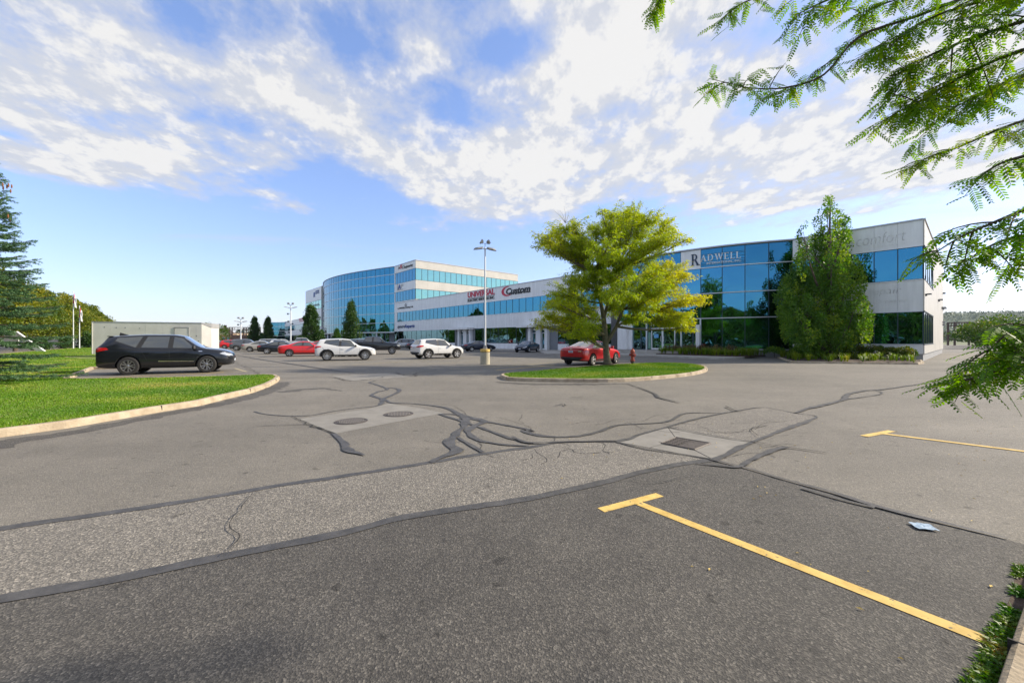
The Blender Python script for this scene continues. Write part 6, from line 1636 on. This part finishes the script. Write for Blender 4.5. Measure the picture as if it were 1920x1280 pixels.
# blue-green spruce at the left edge
def spruce():
    base = Vector(((-34-960)/F*13.0, 13.0, .12)); r_ = random.Random(9)
    t = thing('spruce_tree', 'blue-green spruce with drooping needle boughs at the left edge of the lawn', 'tree', base)
    H = 7.7; segs = [([Vector((0, 0, -.1)), Vector((0, 0, H*.5)), Vector((0, 0, H))], [.17, .10, .015], 9)]
    Cs = []; Ds = []; Ls = []; Ts = []; z = .35; cones = []
    while z < H-.15:
        f = z/H; Lb = 2.35*(1-f)**.95+.06; nb = 6 if f < .85 else 4; off = r_.uniform(0, 6.28)
        for k in range(nb):
            a = off+k*6.283/nb+r_.uniform(-.3, .3); L_ = Lb*r_.uniform(.78, 1.08)
            d = Vector((math.cos(a), math.sin(a), 0)); s = Vector((-d.y, d.x, 0)); rise = -.10+.55*f**1.5
            zz_ = z+r_.uniform(-.12, .12)
            b0 = Vector((0, 0, zz_)); b2 = b0+d*L_+Vector((0, 0, L_*rise+.10)); b1 = b0+d*L_*.55+Vector((0, 0, L_*rise*.4-.16*(1-f)))
            br = bez(b0, b1, b2, 9); segs.append((br, [.03*(1-.09*i)*(1.2-f) for i in range(9)], 5))
            # branchlets on both sides, drooping a little
            nt_ = int(6+L_*9)
            tw = [(br[-2], br[-1]+d*.10, .9)]
            for j in range(nt_):
                s_ = .18+.80*j/nt_; i = int(s_*8); p = br[i].lerp(br[min(8, i+1)], s_*8-i)
                side = (1 if j % 2 else -1); tl = (.16+.55*(1-s_)*min(1, L_/1.3))*r_.uniform(.7, 1.15)
                e = p+d*tl*.75+s*side*tl*.70+Vector((0, 0, -.10*tl+r_.uniform(-.06, .06)))
                tw.append((p, e, 1))
                if tl > .30:
                    for q in (.4, .7):
                        m_ = p.lerp(e, q); tw.append((m_, m_+d*.14+s*side*(.10 if q > .5 else -.02)+Vector((0, 0, r_.uniform(-.05, .03))), 1))
            for (p, e, w) in tw:
                ax = (e-p); ln = ax.length; ax.normalize(); n = int(20+ln*90)
                t0 = r_.gauss(.38, .12)
                for q in range(n):
                    x = r_.random(); c = p+ax*(x*ln); rnd = Vector((r_.gauss(0, 1), r_.gauss(0, 1), r_.gauss(0, 1)+.25)); rnd -= ax*rnd.dot(ax)
                    if rnd.length < .01: continue
                    dd = rnd.normalized()*.85+ax*.75; Cs.append(tuple(c)); Ds.append(tuple(dd)); Ls.append(.055); Ts.append(t0+.35*(x-.5)+r_.gauss(0, .1))
        z += .24+.10*(1-f)
    C = np.array(Cs); D = unit(np.array(Ds)); n = len(C); print('needles', n)
    V, Fq = leaf_quads(C, D, np.array(Ls)*nr.uniform(.8, 1.2, n), np.full(n, .0075))
    # triangles are enough for needles
    mesh_np('crown', V, Fq, LM['needle'], t, tint=np.clip(Ts, 0, 1))
    tubes_mesh(segs, 'trunk', M['bark'], t)
    cm_ = pmat('cone_brown', (.22, .09, .03), .8, var=.3, scale=30)
    for (u, v) in [(6, 352), (13, 350), (20, 358), (16, 347), (22, 349), (15, 405), (19, 412), (5, 346), (-4, 352)]:
        q = P(u, v, 13.0+r_.uniform(-.3, .3))-base; mb = MB(); mb.lathe([(.004, -.075), (.016, -.055), (.020, -.02), (.018, .03), (.006, .06)], q, 8); o = mb.build('cone', cm_, t, smooth=True)
    return t
spruce()

# near honey locust reaching in from the right: limbs, twigs and compound leaves
def near_locust():
    base = Vector((5.2, -2.8, .11)); t = thing('honey_locust_tree', 'green tree rooted beyond the right edge whose leafy branches hang into the near view', 'tree', base); r_ = random.Random(13)
    segs = [([Vector((0, 0, -.1)), Vector((.02, 0, 1.0)), Vector((-.1, 0, 2.2)), Vector((-.2, .1, 3.6)), Vector((-.1, .2, 5.5)), Vector((0, 0, 7))], [.20, .15, .14, .11, .07, .03], 12)]
    crown = Vector((-.15, .05, 2.5))
    LV = []; LF = []; LT = []; cnt = [0]
    def leaf(p, d, L_, tint):
        """pinnate leaf: paired leaflets along a drooping stalk"""
        d = d.normalized(); side = d.cross(Vector((0, 0, 1)))
        if side.length < .1: side = Vector((1, 0, 0))
        side.normalize(); tilt = r_.uniform(-.6, .6); side = (side*math.cos(tilt)+Vector((0, 0, 1))*math.sin(tilt)).normalized()
        n = int(L_/.0150); pts = []; c = p.copy(); dd = d.copy()
        for i in range(n+1): pts.append(c.copy()); dd = (dd+Vector((0, 0, -.03))).normalized(); c += dd*L_/n
        for i in range(1, n+1):
            ax = (pts[i]-pts[i-1]).normalized()
            f = i/n; ll = .028*(1-.45*abs(f-.45)*1.4)*r_.uniform(.85, 1.1)
            for s in (1, -1):
                dr = (side*s*.88+ax*.48+Vector((0, 0, -.22+r_.uniform(-.12, .12)))).normalized(); w = dr.cross(side.cross(ax)).normalized() if False else ax
                w = (ax-dr*ax.dot(dr)).normalized()*ll*.21
                a = pts[i]; b = len(LV)
                LV.extend([a, a+dr*ll*.35+w, a+dr*ll*.8+w*.8, a+dr*ll, a+dr*ll*.75-w*.8, a+dr*ll*.3-w]); LF.append((b, b+1, b+2, b+3, b+4, b+5)); LT.append(tint+r_.gauss(0, .06))
        cnt[0] += 1
        return pts
    stalks = MB()
    def spray(poly, dens, lo=.08, hi=.16, tint=.35, start=0.0, spread=.10):
        """leaves alternate along a twig (world points)"""
        L_ = sum((poly[i+1]-poly[i]).length for i in range(len(poly)-1)); n = int(L_*dens); acc = 0
        for k in range(n):
            s = start+(1-start)*(k+r_.random())/n; x = s*(len(poly)-1); i = min(len(poly)-2, int(x)); p = poly[i].lerp(poly[i+1], x-i); ax = (poly[i+1]-poly[i]).normalized()
            a = r_.uniform(0, 6.28); d = ax*.6+Vector((math.cos(a)*.95, math.sin(a)*.95, -.22+r_.uniform(-.5, .5)))
            pts = leaf(p+Vector((r_.gauss(0, .01), r_.gauss(0, .01), 0)), d, r_.uniform(lo, hi), tint+r_.gauss(0, .14)+(.4 if r_.random() < .03 else 0))
            stalks.tube([pts[0], pts[len(pts)//2], pts[-1]], .0009, 3, cap=False)
    def branch(uvd, dens=46, sub=3, sublen=.35, tint=.35, r0=.012, start=.0, droop=.3, lead=True):
        pts = [P(*q)-base for q in uvd]; pts = catmull(pts, 4)
        n = len(pts); segs.append((pts, [r0*(1-.85*i/(n-1)) for i in range(n)], 6))
        if lead:
            a = pts[0]; segs.append((bez(crown+Vector((0, 0, (a.z-2.5)*.55)), crown.lerp(a, .6)+Vector((0, 0, .25)), a, 7), [.05, .042, .036, .03, .025, .02, r0], 7))
        spray(pts, dens, tint=tint, start=start)
        for k in range(sub):
            s = start+(1-start)*(k+.6)/(sub+.3); x = s*(n-1); i = min(n-2, int(x)); p = pts[i].lerp(pts[i+1], x-i); ax = (pts[i+1]-pts[i]).normalized()
            a = r_.uniform(0, 6.28); d = (ax*.7+Vector((math.cos(a)*.8, math.sin(a)*.8, -.15*droop+r_.uniform(-.3, .25)))).normalized(); L_ = sublen*r_.uniform(.6, 1.2)*(1.2-s*.6)
            q = bez(p, p+d*L_*.5+Vector((0, 0, .02)), p+d*L_+Vector((0, 0, -droop*L_*.5)), 6); segs.append((q, [.0045, .004, .0034, .0028, .002, .0012], 4)); spray(q, dens, tint=tint+r_.gauss(0, .08))
    # nearer, larger sprays on the right; finer ones farther out
    B = [([(1960, -60, 2.5), (1850, -20, 2.6), (1720, 30, 2.7), (1610, 70, 2.8), (1545, 140, 2.8), (1470, 165, 2.8), (1405, 165, 2.85), (1375, 158, 2.85), (1330, 148, 2.9)], 42, 6, .26, .30, .0),
         ([(1700, -90, 2.9), (1600, -40, 2.9), (1520, -12, 2.9), (1440, -8, 2.9), (1385, 10, 2.9), (1345, 45, 2.9)], 34, 3, .16, .38, .1),
         ([(1420, -160, 2.9), (1320, -90, 2.9), (1255, -50, 2.9), (1238, -5, 2.9), (1222, 25, 2.9)], 34, 1, .12, .34, .55),
         ([(1700, -60, 2.5), (1600, -20, 2.6), (1530, 10, 2.6), (1490, 30, 2.6)], 40, 3, .2, .30, .2),
         ([(2040, 10, 2.1), (1920, 40, 2.2), (1800, 80, 2.3), (1720, 120, 2.4), (1668, 190, 2.4)], 50, 9, .38, .30, .0),
         ([(2040, -40, 2.2), (1900, -10, 2.3), (1780, 20, 2.4), (1700, 60, 2.5), (1640, 120, 2.5)], 50, 8, .34, .36, .0),
         ([(2060, 60, 2.2), (1930, 90, 2.2), (1830, 130, 2.3), (1760, 170, 2.35), (1700, 205, 2.4)], 50, 8, .34, .42, .0),
         ([(2060, 110, 2.4), (1950, 130, 2.5), (1850, 170, 2.5), (1790, 200, 2.5), (1740, 195, 2.5)], 48, 7, .32, .30, .0),
         ([(2060, -60, 2.9), (1900, -60, 2.9), (1780, -30, 3.0), (1680, 0, 3.0), (1600, 30, 3.1)], 46, 8, .42, .34, .0),
         ([(2100, 180, 2.6), (1960, 215, 2.6), (1880, 240, 2.6), (1800, 275, 2.65), (1740, 295, 2.7), (1716, 312, 2.7)], 38, 3, .18, .50, .1),
         ([(2060, 210, 2.9), (1950, 230, 2.9), (1890, 255, 2.9)], 40, 3, .2, .48, .0),
         ([(2080, 270, 1.7), (1960, 285, 1.75), (1880, 305, 1.8), (1830, 335, 1.85)], 40, 2, .16, .25, .2),
         ([(2100, 330, 1.7), (1980, 370, 1.7), (1880, 410, 1.75), (1800, 445, 1.8), (1745, 480, 1.8)], 36, 5, .26, .22, .1),
         ([(2100, 400, 1.8), (2000, 430, 1.8), (1900, 445, 1.85), (1840, 470, 1.9), (1800, 500, 1.9)], 34, 3, .2, .22, .2),
         ([(2100, 610, 1.55), (1980, 625, 1.6), (1900, 632, 1.65), (1835, 622, 1.7), (1790, 640, 1.7), (1750, 680, 1.75)], 48, 7, .30, .24, .0),
         ([(2100, 650, 1.6), (1990, 665, 1.6), (1900, 680, 1.65), (1820, 700, 1.7), (1760, 720, 1.75), (1705, 738, 1.8)], 48, 7, .26, .26, .0),
         ([(2100, 620, 1.9), (1990, 640, 1.9), (1900, 650, 1.95), (1830, 660, 2.0), (1770, 690, 2.0)], 44, 6, .28, .30, .0)]
    for (uvd, dn, sb, sl_, ti, st) in B: branch([(u_+(95 if (v_ > 600) else 0), v_-(12 if v_ > 600 else 0), y_) for (u_, v_, y_) in uvd], int(dn*1.05), int(sb*1.4), sl_*1.05, ti+.14, start=st)
    # the rest of the crown, outside the frame to the right and above, simple sprays shaped so their shade misses the view
    Cs = []; Ds = []
    for k in range(16):
        a = r_.uniform(0, 6.28); rr = r_.uniform(.8, 3.2); c = Vector((math.cos(a)*rr, math.sin(a)*rr, r_.uniform(2.0, 6.4)-rr*.10))
        w = c+base
        if w.y+.17*w.z > .2: continue
        if w.y > 1.2:
            u = 960+F*w.x/w.y; v = HZ-(w.z-CH)/w.y*F
            if u < 2130 and v > -110: continue
        segs.append((bez(Vector((-.15, .1, min(6, c.z*.8))), c*.6+Vector((0, 0, c.z*.35)), c, 5), [.03, .024, .018, .012, .006], 5))
        n = 150; 
        for _ in range(n):
            q = c+Vector((r_.gauss(0, .55), r_.gauss(0, .55), r_.gauss(0, .22))); w = q+base
            if w.y > .05:
                u = 960+F*w.x/w.y; v = HZ-(w.z-CH)/w.y*F
                if -100 < u < 1990 and v > -60: continue
            Cs.append(tuple(q)); Ds.append((r_.gauss(0, 1), r_.gauss(0, 1), -.5))
    C = np.array(Cs); D = unit(np.array(Ds)); n = len(C)
    V, Fq = leaf_quads(C, D, nr.uniform(.10, .16, n), nr.uniform(.016, .026, n))
    cr_ = mesh_np('crown', V, Fq, LM['locust_near'], t, tint=nr.uniform(.1, .6, n))
    print('near leaflets', len(LF), 'leaves', cnt[0])
    mesh_np('foliage', np.array([tuple(v) for v in LV]), np.array(LF), LM['locust_near'], t, tint=np.clip(LT, 0, 1))
    tubes_mesh(segs, 'trunk', M['bark'], t); stalks.build('leaf_stalks', LM['shrub'], t)
    return t
nl_ = near_locust()
# dense tree belt added beyond the street to darken what the low glass mirrors
C = []
for i in range(5200):
    s_ = rng.uniform(-150, 45); p = row0+Vector((-.640, .768))*s_+Vector((-.768, -.640))*rng.uniform(14, 22)
    hh = 8.5+2.5*mnoise.noise(Vector((s_*.09, 0, 0)))
    C.append((p.x, p.y, rng.uniform(0, hh)))
C = np.array(C); C = np.repeat(C, 9, axis=0)+nr.normal(size=(len(C)*9, 3))*np.array([.9, .9, .7]); n = len(C); D = unit(nr.normal(size=(n, 3)))
V, Fq = leaf_quads(C, D, nr.uniform(.5, 1.0, n), nr.uniform(.2, .4, n)); tag(mesh_np('reflection_wood', V, Fq, LM['far'], tint=nr.uniform(0, .8, n)), kind='stuff')

# weeds in the gutter at the lower right
gut = [tuple(G(u, v).xy) for u, v in [(1905, 1062), (1930, 1062), (1960, 1080), (1905, 1190), (1880, 1250), (1865, 1300), (1800, 1300), (1845, 1225), (1848, 1195), (1880, 1150), (1900, 1110)]]
M['weed'] = leaf_mat('weed', (.04, .13, .01), (.13, .20, .02), (.34, .09, .03), trans=.3)
C = []
while len(C) < 2600:
    x = rng.uniform(1.2, 3.6); y = rng.uniform(1.2, 2.8)
    if pip(x, y, gut) and mnoise.noise(Vector((x*3.2, y*3.2, 0))) > -.18: C.append((x, y, .006))
C = np.array(C); n = len(C); az = nr.uniform(0, 6.28, n); D = unit(np.c_[np.cos(az), np.sin(az), nr.uniform(.1, 1.1, n)])
V, Fq = leaf_quads(C, D, nr.uniform(.02, .055, n), nr.uniform(.003, .007, n), fold=.3)
ti = np.array([mnoise.noise(Vector((c[0]*6, c[1]*6, 3))) for c in C])
tag(mesh_np('gutter_weeds', V, Fq, M['weed'], tint=np.clip(.35+ti*1.1+nr.normal(0, .12, n), 0, 1)), kind='stuff')
sheet('gutter_soil', [p for p in gut], .0045, M['soil'])

# ------------------------------------------------------------------ beds
def blades(name, poly, n, h0, h1, z, mat, arch=.6, wd=.012, seed=1):
    r_ = random.Random(seed); xs = [p[0] for p in poly]; ys = [p[1] for p in poly]; V = []; Fc = []; T_ = []
    # tufts of arching strap leaves
    while len(Fc) < n*2:
        x = r_.uniform(min(xs), max(xs)); y = r_.uniform(min(ys), max(ys))
        if not pip(x, y, poly): continue
        tb = .35+.35*mnoise.noise(Vector((x*1.2, y*1.2, seed)))+r_.gauss(0, .08); hh = r_.uniform(h0, h1)
        for k in range(22):
            a = r_.uniform(0, 6.28); d = Vector((math.cos(a), math.sin(a), 0)); s = Vector((-d.y, d.x, 0))*wd; b = Vector((x, y, z))+d*.05*r_.random(); h = hh*r_.uniform(.7, 1.1); ar = arch*r_.uniform(.3, 1)*h
            m_ = b+d*ar*.4+Vector((0, 0, h*.75)); e = b+d*ar+Vector((0, 0, h*(.95-.5*r_.random()))); i = len(V)
            V += [tuple(b-s*.7), tuple(b+s*.7), tuple(m_+s), tuple(m_-s), tuple(e+s*.2), tuple(e-s*.2)]; Fc += [(i, i+1, i+2, i+3), (i+3, i+2, i+4, i+5)]; t_ = min(1, max(0, tb+r_.gauss(0, .1))); T_ += [t_, min(1, t_+.12)]
    return tag(mesh_np(name, np.array(V), np.array(Fc), mat, tint=np.array(T_)), kind='stuff')
M['strap'] = leaf_mat('strap_leaf', (.07, .16, .010), (.20, .28, .015), (.40, .34, .05), trans=.35)
M['plume'] = leaf_mat('plume', (.10, .07, .03), (.19, .13, .055), (.30, .22, .10), trans=.2)
blades('daylily_bed', bed1, 5200, .45, .85, .2, M['strap'], seed=3)
b1b = [(bed1[i][0], bed1[i][1]) for i in range(len(bed1))]
blades('seed_plumes', [(14.9, 39.3), (16.9, 37.2), (19.2, 34.9), (20.2, 35.2), (18.4, 37.2), (15.8, 39.6)], 1500, .85, 1.15, .2, M['plume'], arch=.25, wd=.010, seed=4)
bi = [(p[0], p[1]) for p in b2in]
blades('daylily_bed', bi, 4200, .35, .75, .12, M['strap'], seed=5)
def shrub(label, x, y, z, w, h, seed, mat='shrub', n=46):
    r_ = random.Random(seed); cl = []
    for i in range(n):
        u = unit(nr.normal(size=(1, 3)))[0]; c = Vector((u[0]*w*.42, u[1]*w*.42, h*.5+abs(u[2])*h*.42-(.12*h))); s = r_.uniform(.11, .2); cl.append((c, s, s, s*1.0, 40))
    return clump_tree('shrub', label, 'shrub', (x, y, z), cl, [([Vector((0, 0, -.05)), Vector((0, 0, h*.6))], [.03, .01], 5)], LM[mat], .10, .035, up=.6, tfun=lambda c: .45+.3*math.sin(c[0]*4+c[2]*3), group='shrubs in the planting beds')
def bp_(u, Y): return ((u-960)/F*Y, Y)
k_ = 0
for (u, Y, w, h, lab) in [(1505, 30.5, 1.6, 1.0, 'rounded green shrub at the left end of the kerbed bed, left of the columnar tree'), (1452, 34.2, 1.7, .9, 'low dark green shrub under the curved glass, beside the recess'), (1497, 34.6, 1.6, .8, 'low green shrub under the end of the curved glass, behind the tree bed'),
                          (1600, 30.4, 1.8, 1.15, 'yellow-green shrub just right of the columnar tree'), (1640, 29.3, 1.7, 1.1, 'reddish-green shrub in the middle of the right bed'), (1668, 28.9, 1.5, .95, 'olive shrub, second from the corner of the building'), (1697, 28.0, 1.3, 1.0, 'green shrub at the corner of the building')]:
    x, y = bp_(u, Y); shrub(lab, x, y, .12, w, h, 80+k_, mat='shrub' if k_ not in (0, 1) else 'oak'); k_ += 1

# ------------------------------------------------------------------ things far off
def hill():
    rows = []; V = []; n = 160; prof = [(0, 0), (60, 6), (140, 34), (230, 74), (300, 100), (360, 108), (700, 112)]
    for i in range(n+1):
        x = 1100+i*22 ; 
        for j, (d, h) in enumerate(prof):
            nn = mnoise.noise(Vector((x*.004, d*.01, 0)))*40; hh = h*(1+.05*mnoise.noise(Vector((x*.003, 5, 0))))+(3.0*mnoise.noise(Vector((x*.06, d*.05, 2))) if h > 20 else 0)
            V.append((x-d*.15-100, 1330-0.28*(x-1400)+d+nn, max(-1, hh)))
    m = len(prof); Fc = [(i*m+j, (i+1)*m+j, (i+1)*m+j+1, i*m+j+1) for i in range(n) for j in range(m-1)]
    mt = pmat('wooded_hill', (.03, .055, .015), 1.0, col2=(.085, .11, .03), scale=.02, detail=12, bump=1.0, bscale=.15)
    o = MB().add(V, Fc).build('hill', mt, smooth=True); tag(o, kind='structure')
    # wood on the crest and slope
    C = []; 
    for i in range(9000):
        x = rng.uniform(1100, 4500); f = rng.random(); k = rng.uniform(0, 5); j = int(k); d = prof[j][0]+(prof[j+1][0]-prof[j][0])*(k-j); h = prof[j][1]+(prof[j+1][1]-prof[j][1])*(k-j)
        nn = mnoise.noise(Vector((x*.004, d*.01, 0)))*40
        C.append((x-d*.15-100, 1330-0.28*(x-1400)+d+nn, h-2+rng.uniform(0, 6)))
    C = np.array(C); C = np.repeat(C, 5, axis=0)+nr.normal(size=(len(C)*5, 3))*np.array([5, 5, 2.2]); n = len(C); D = unit(nr.normal(size=(n, 3))+np.array([0, 0, .6]))
    V, Fq = leaf_quads(C, D, nr.uniform(3, 7, n), nr.uniform(1.2, 2.5, n))
    tag(mesh_np('hill_wood', V, Fq, LM['far'], tint=nr.uniform(0, .8, n)), kind='stuff')
hill()
# far belt of trees along the left horizon
C = []
for i in range(2600):
    a = rng.uniform(-1.5, -.42); Yb = rng.uniform(420, 520); hh = 7+4*mnoise.noise(Vector((a*30, 0, 0))); C.append((a*Yb, Yb, rng.uniform(0, hh)))
for i in range(1800):
    x = rng.uniform(150, 700); y = 330+rng.uniform(-20, 20)-.25*(x-150); C.append((x, y, rng.uniform(0, 7+3*mnoise.noise(Vector((x*.05, 0, 0))))))
C = np.array(C); C = np.repeat(C, 8, axis=0)+nr.normal(size=(len(C)*8, 3))*np.array([1.6, 1.6, .8]); n = len(C); D = unit(nr.normal(size=(n, 3)))
V, Fq = leaf_quads(C, D, nr.uniform(1, 2.2, n), nr.uniform(.4, .8, n)); tag(mesh_np('far_wood', V, Fq, LM['far'], tint=nr.uniform(0, .8, n)), kind='stuff')

def house():
    Y = 190; x0 = (412-960)/F*Y; t = thing('timber_house', 'small distant cream house with dark gable trim beyond the parked cars', 'house', (x0, Y, 0), .35)
    cr = pmat('house_cream', (.55, .47, .30), .8, var=.1); br = pmat('house_brick', (.30, .17, .10), .9, var=.2); dk = pmat('house_trim', (.05, .035, .03), .8)
    MB().prism([(-3, 0), (5, 0), (5, 7), (-3, 7)], 0, 4.0).build('wall', br, t)
    mb = MB(); mb.add([(-3, 0, 4.0), (5, 0, 4.0), (1, 0, 7.4), (-3, 7, 4.0), (5, 7, 4.0), (1, 7, 7.4)], [(0, 1, 2), (5, 4, 3), (0, 3, 4, 1)]); mb.build('gable', cr, t)
    mb = MB(); mb.add([(-3.5, -.4, 3.6), (1, -.4, 7.8), (5.5, -.4, 3.6), (-3.5, 7.4, 3.6), (1, 7.4, 7.8), (5.5, 7.4, 3.6), (-3.5, -.4, 3.35), (1, -.4, 7.4), (5.5, -.4, 3.35), (-3.5, 7.4, 3.35), (1, 7.4, 7.4), (5.5, 7.4, 3.35)],
                      [(0, 1, 4, 3), (1, 2, 5, 4), (0, 6, 7, 1), (1, 7, 8, 2), (6, 9, 10, 7), (7, 10, 11, 8), (3, 4, 10, 9), (4, 5, 11, 10)]); rf = mb.build('roof', dk, t)
    MB().box((1.4, 3, 8.0), (1.0, .9, 1.4)).build('chimney', dk, rf)
    MB().prism([(5, -1), (14, -1), (14, 5), (5, 5)], 0, 3.2).build('annex_wall', br, t)
    mb = MB(); mb.add([(4.8, -1.5, 3.2), (14.5, -1.5, 3.2), (14.2, 2, 4.8), (5, 2, 4.8), (4.8, 5.5, 3.2), (14.5, 5.5, 3.2)], [(0, 1, 2, 3), (3, 2, 5, 4), (1, 5, 2), (0, 3, 4)]); mb.build('annex_roof', pmat('roof_brown', (.28, .19, .12), .9, var=.2), t)
    for x in (7.5, 11.5):
        MB().add([(x-1.7, -2.2, 2.6), (x, -2.2, 4.3), (x+1.7, -2.2, 2.6), (x-1.7, -1, 2.6), (x, -.2, 4.3), (x+1.7, -1, 2.6)], [(0, 2, 1), (0, 1, 4, 3), (1, 2, 5, 4), (3, 4, 5)]).build('dormer', cr, t)
        w = MB().box((x, -1.05, 1.6), (1.8, .1, 1.8)).build('window', M['glass_dark'], t)
    for x in (-1.5, 1.5, 3.6): MB().box((x, -.05, 2.0), (1.0, .1, 1.6)).build('window', M['glass_dark'], t)
house()
def frame_tower(label, cx, Y, w, h, post=3, rz=.2, name='steel_gantry', low=True):
    t = thing(name, label, 'steel frame', ((cx-960)/F*Y, Y, 0), rz); mt = pmat('rusty_steel', (.10, .065, .05), .8, var=.2)
    for k in range(post):
        x = -w/2+w*k/(post-1)
        for y in (0, 2.5): MB().box((x, y, h/2), (.35, .35, h)).build('post', mt, t)
    for y in (0, 2.5):
        for z in (h, h*.86): MB().box((0, y, z), (w*1.08, .22, .22)).build('beam', mt, t)
    mb = MB()
    for k in range(9): mb.box((-w/2+w*k/8, 1.25, h*.93), (.12, .12, h*.16))
    mb.build('brace', mt, t)
    if low: MB().prism([(-w*.45, .3), (w*.45, .3), (w*.45, 2.2), (-w*.45, 2.2)], 0, h*.52).build('clad_wall', pmat('brown_clad', (.16, .10, .07), .9, var=.2), t)
frame_tower('brown steel frame structure far off between the house and the slim columnar trees', 457, 180, 11.5, 7.2)
frame_tower('small dark steel gantry beyond the right-hand building', 1810, 110, 4.6, 6.4, post=2, rz=-.3, low=False)
# flagpoles, slanted sign boards and white fence on the far lawn
def flagpole(u, Y, H, label, red):
    t = thing('flagpole', label, 'flagpole', foot(u, Y), 0, 'flagpoles beyond the lawn'); MB().lathe([(.08, 0), (.06, H*.5), (.04, H), (.09, H+.03), (.09, H+.13), (.001, H+.18)], n=10).build('pole', M['pole'], t)
    bm = bmesh.new(); bmesh.ops.create_grid(bm, x_segments=9, y_segments=8, size=.5)
    for v in bm.verts:
        x, y = v.co.x+.5, v.co.y; v.co = Vector((.05+x*.42, .10*math.sin(x*9+y*2), H-.9+y*1.7-x*.9))
    me = bpy.data.meshes.new('flag'); bm.to_mesh(me); bm.free(); me.materials.append(M['red_letter']); me.materials.append(M['white_letter'])
    for p in me.polygons: p.material_index = 1 if (.3 < p.center.x < .62) == red else 0
    link(bpy.data.objects.new('flag', me), t)
flagpole(137.5, 66, 9.4, 'taller flagpole with a drooping red and white flag, left one', True); flagpole(149, 68, 7.2, 'shorter flagpole with a drooping flag, right one', True)
t = thing('slanted_sign', 'white slanted twin-board sign under the street trees at far left', 'sign', foot(52, 50), .2)
for k in (0, 1): MB().add([(-2.1+k*.45, -.1, 2.75), (-1.85+k*.45, -.1, 2.85), (1.5+k*.45, -.1, 0), (1.1+k*.45, -.1, 0), (-2.1+k*.45, .15, 2.75), (-1.85+k*.45, .15, 2.85), (1.5+k*.45, .15, 0), (1.1+k*.45, .15, 0)], [(3, 2, 1, 0), (4, 5, 6, 7), (0, 1, 5, 4), (1, 2, 6, 5), (2, 3, 7, 6), (3, 0, 4, 7)]).build('board', M['white_letter'], t)
MB().box((-2.0, .4, 1.7), (1.5, .08, 1.6)).build('panel', M['white_letter'], t)
t = thing('low_wall', 'low pale wall glimpsed between the trunks of the street trees', 'wall', foot(110, 80))
MB().box((0, 0, .75), (16, .3, 1.5), .2).build('wall', M['white_panel'], t); MB().box((0, 0, 1.53), (16.2, .42, .08), .2).build('coping', M['found'], t)

# ------------------------------------------------------------------ thin blue distance haze
hz_ = MB().box((300, 1900, 149), (9000, 5200, 302)).build('haze', bpy.data.materials.new('haze'))
m_ = hz_.data.materials[0]; m_.use_nodes = True; nt = m_.node_tree; nt.nodes.clear(); pv = nt.nodes.new('ShaderNodeVolumePrincipled'); ou = nt.nodes.new('ShaderNodeOutputMaterial')
pv.inputs['Color'].default_value = (.72, .84, 1, 1); pv.inputs['Density'].default_value = .00006; pv.inputs['Anisotropy'].default_value = .2
nt.links.new(pv.outputs[0], ou.inputs['Volume']); hz_['kind'] = 'stuff'
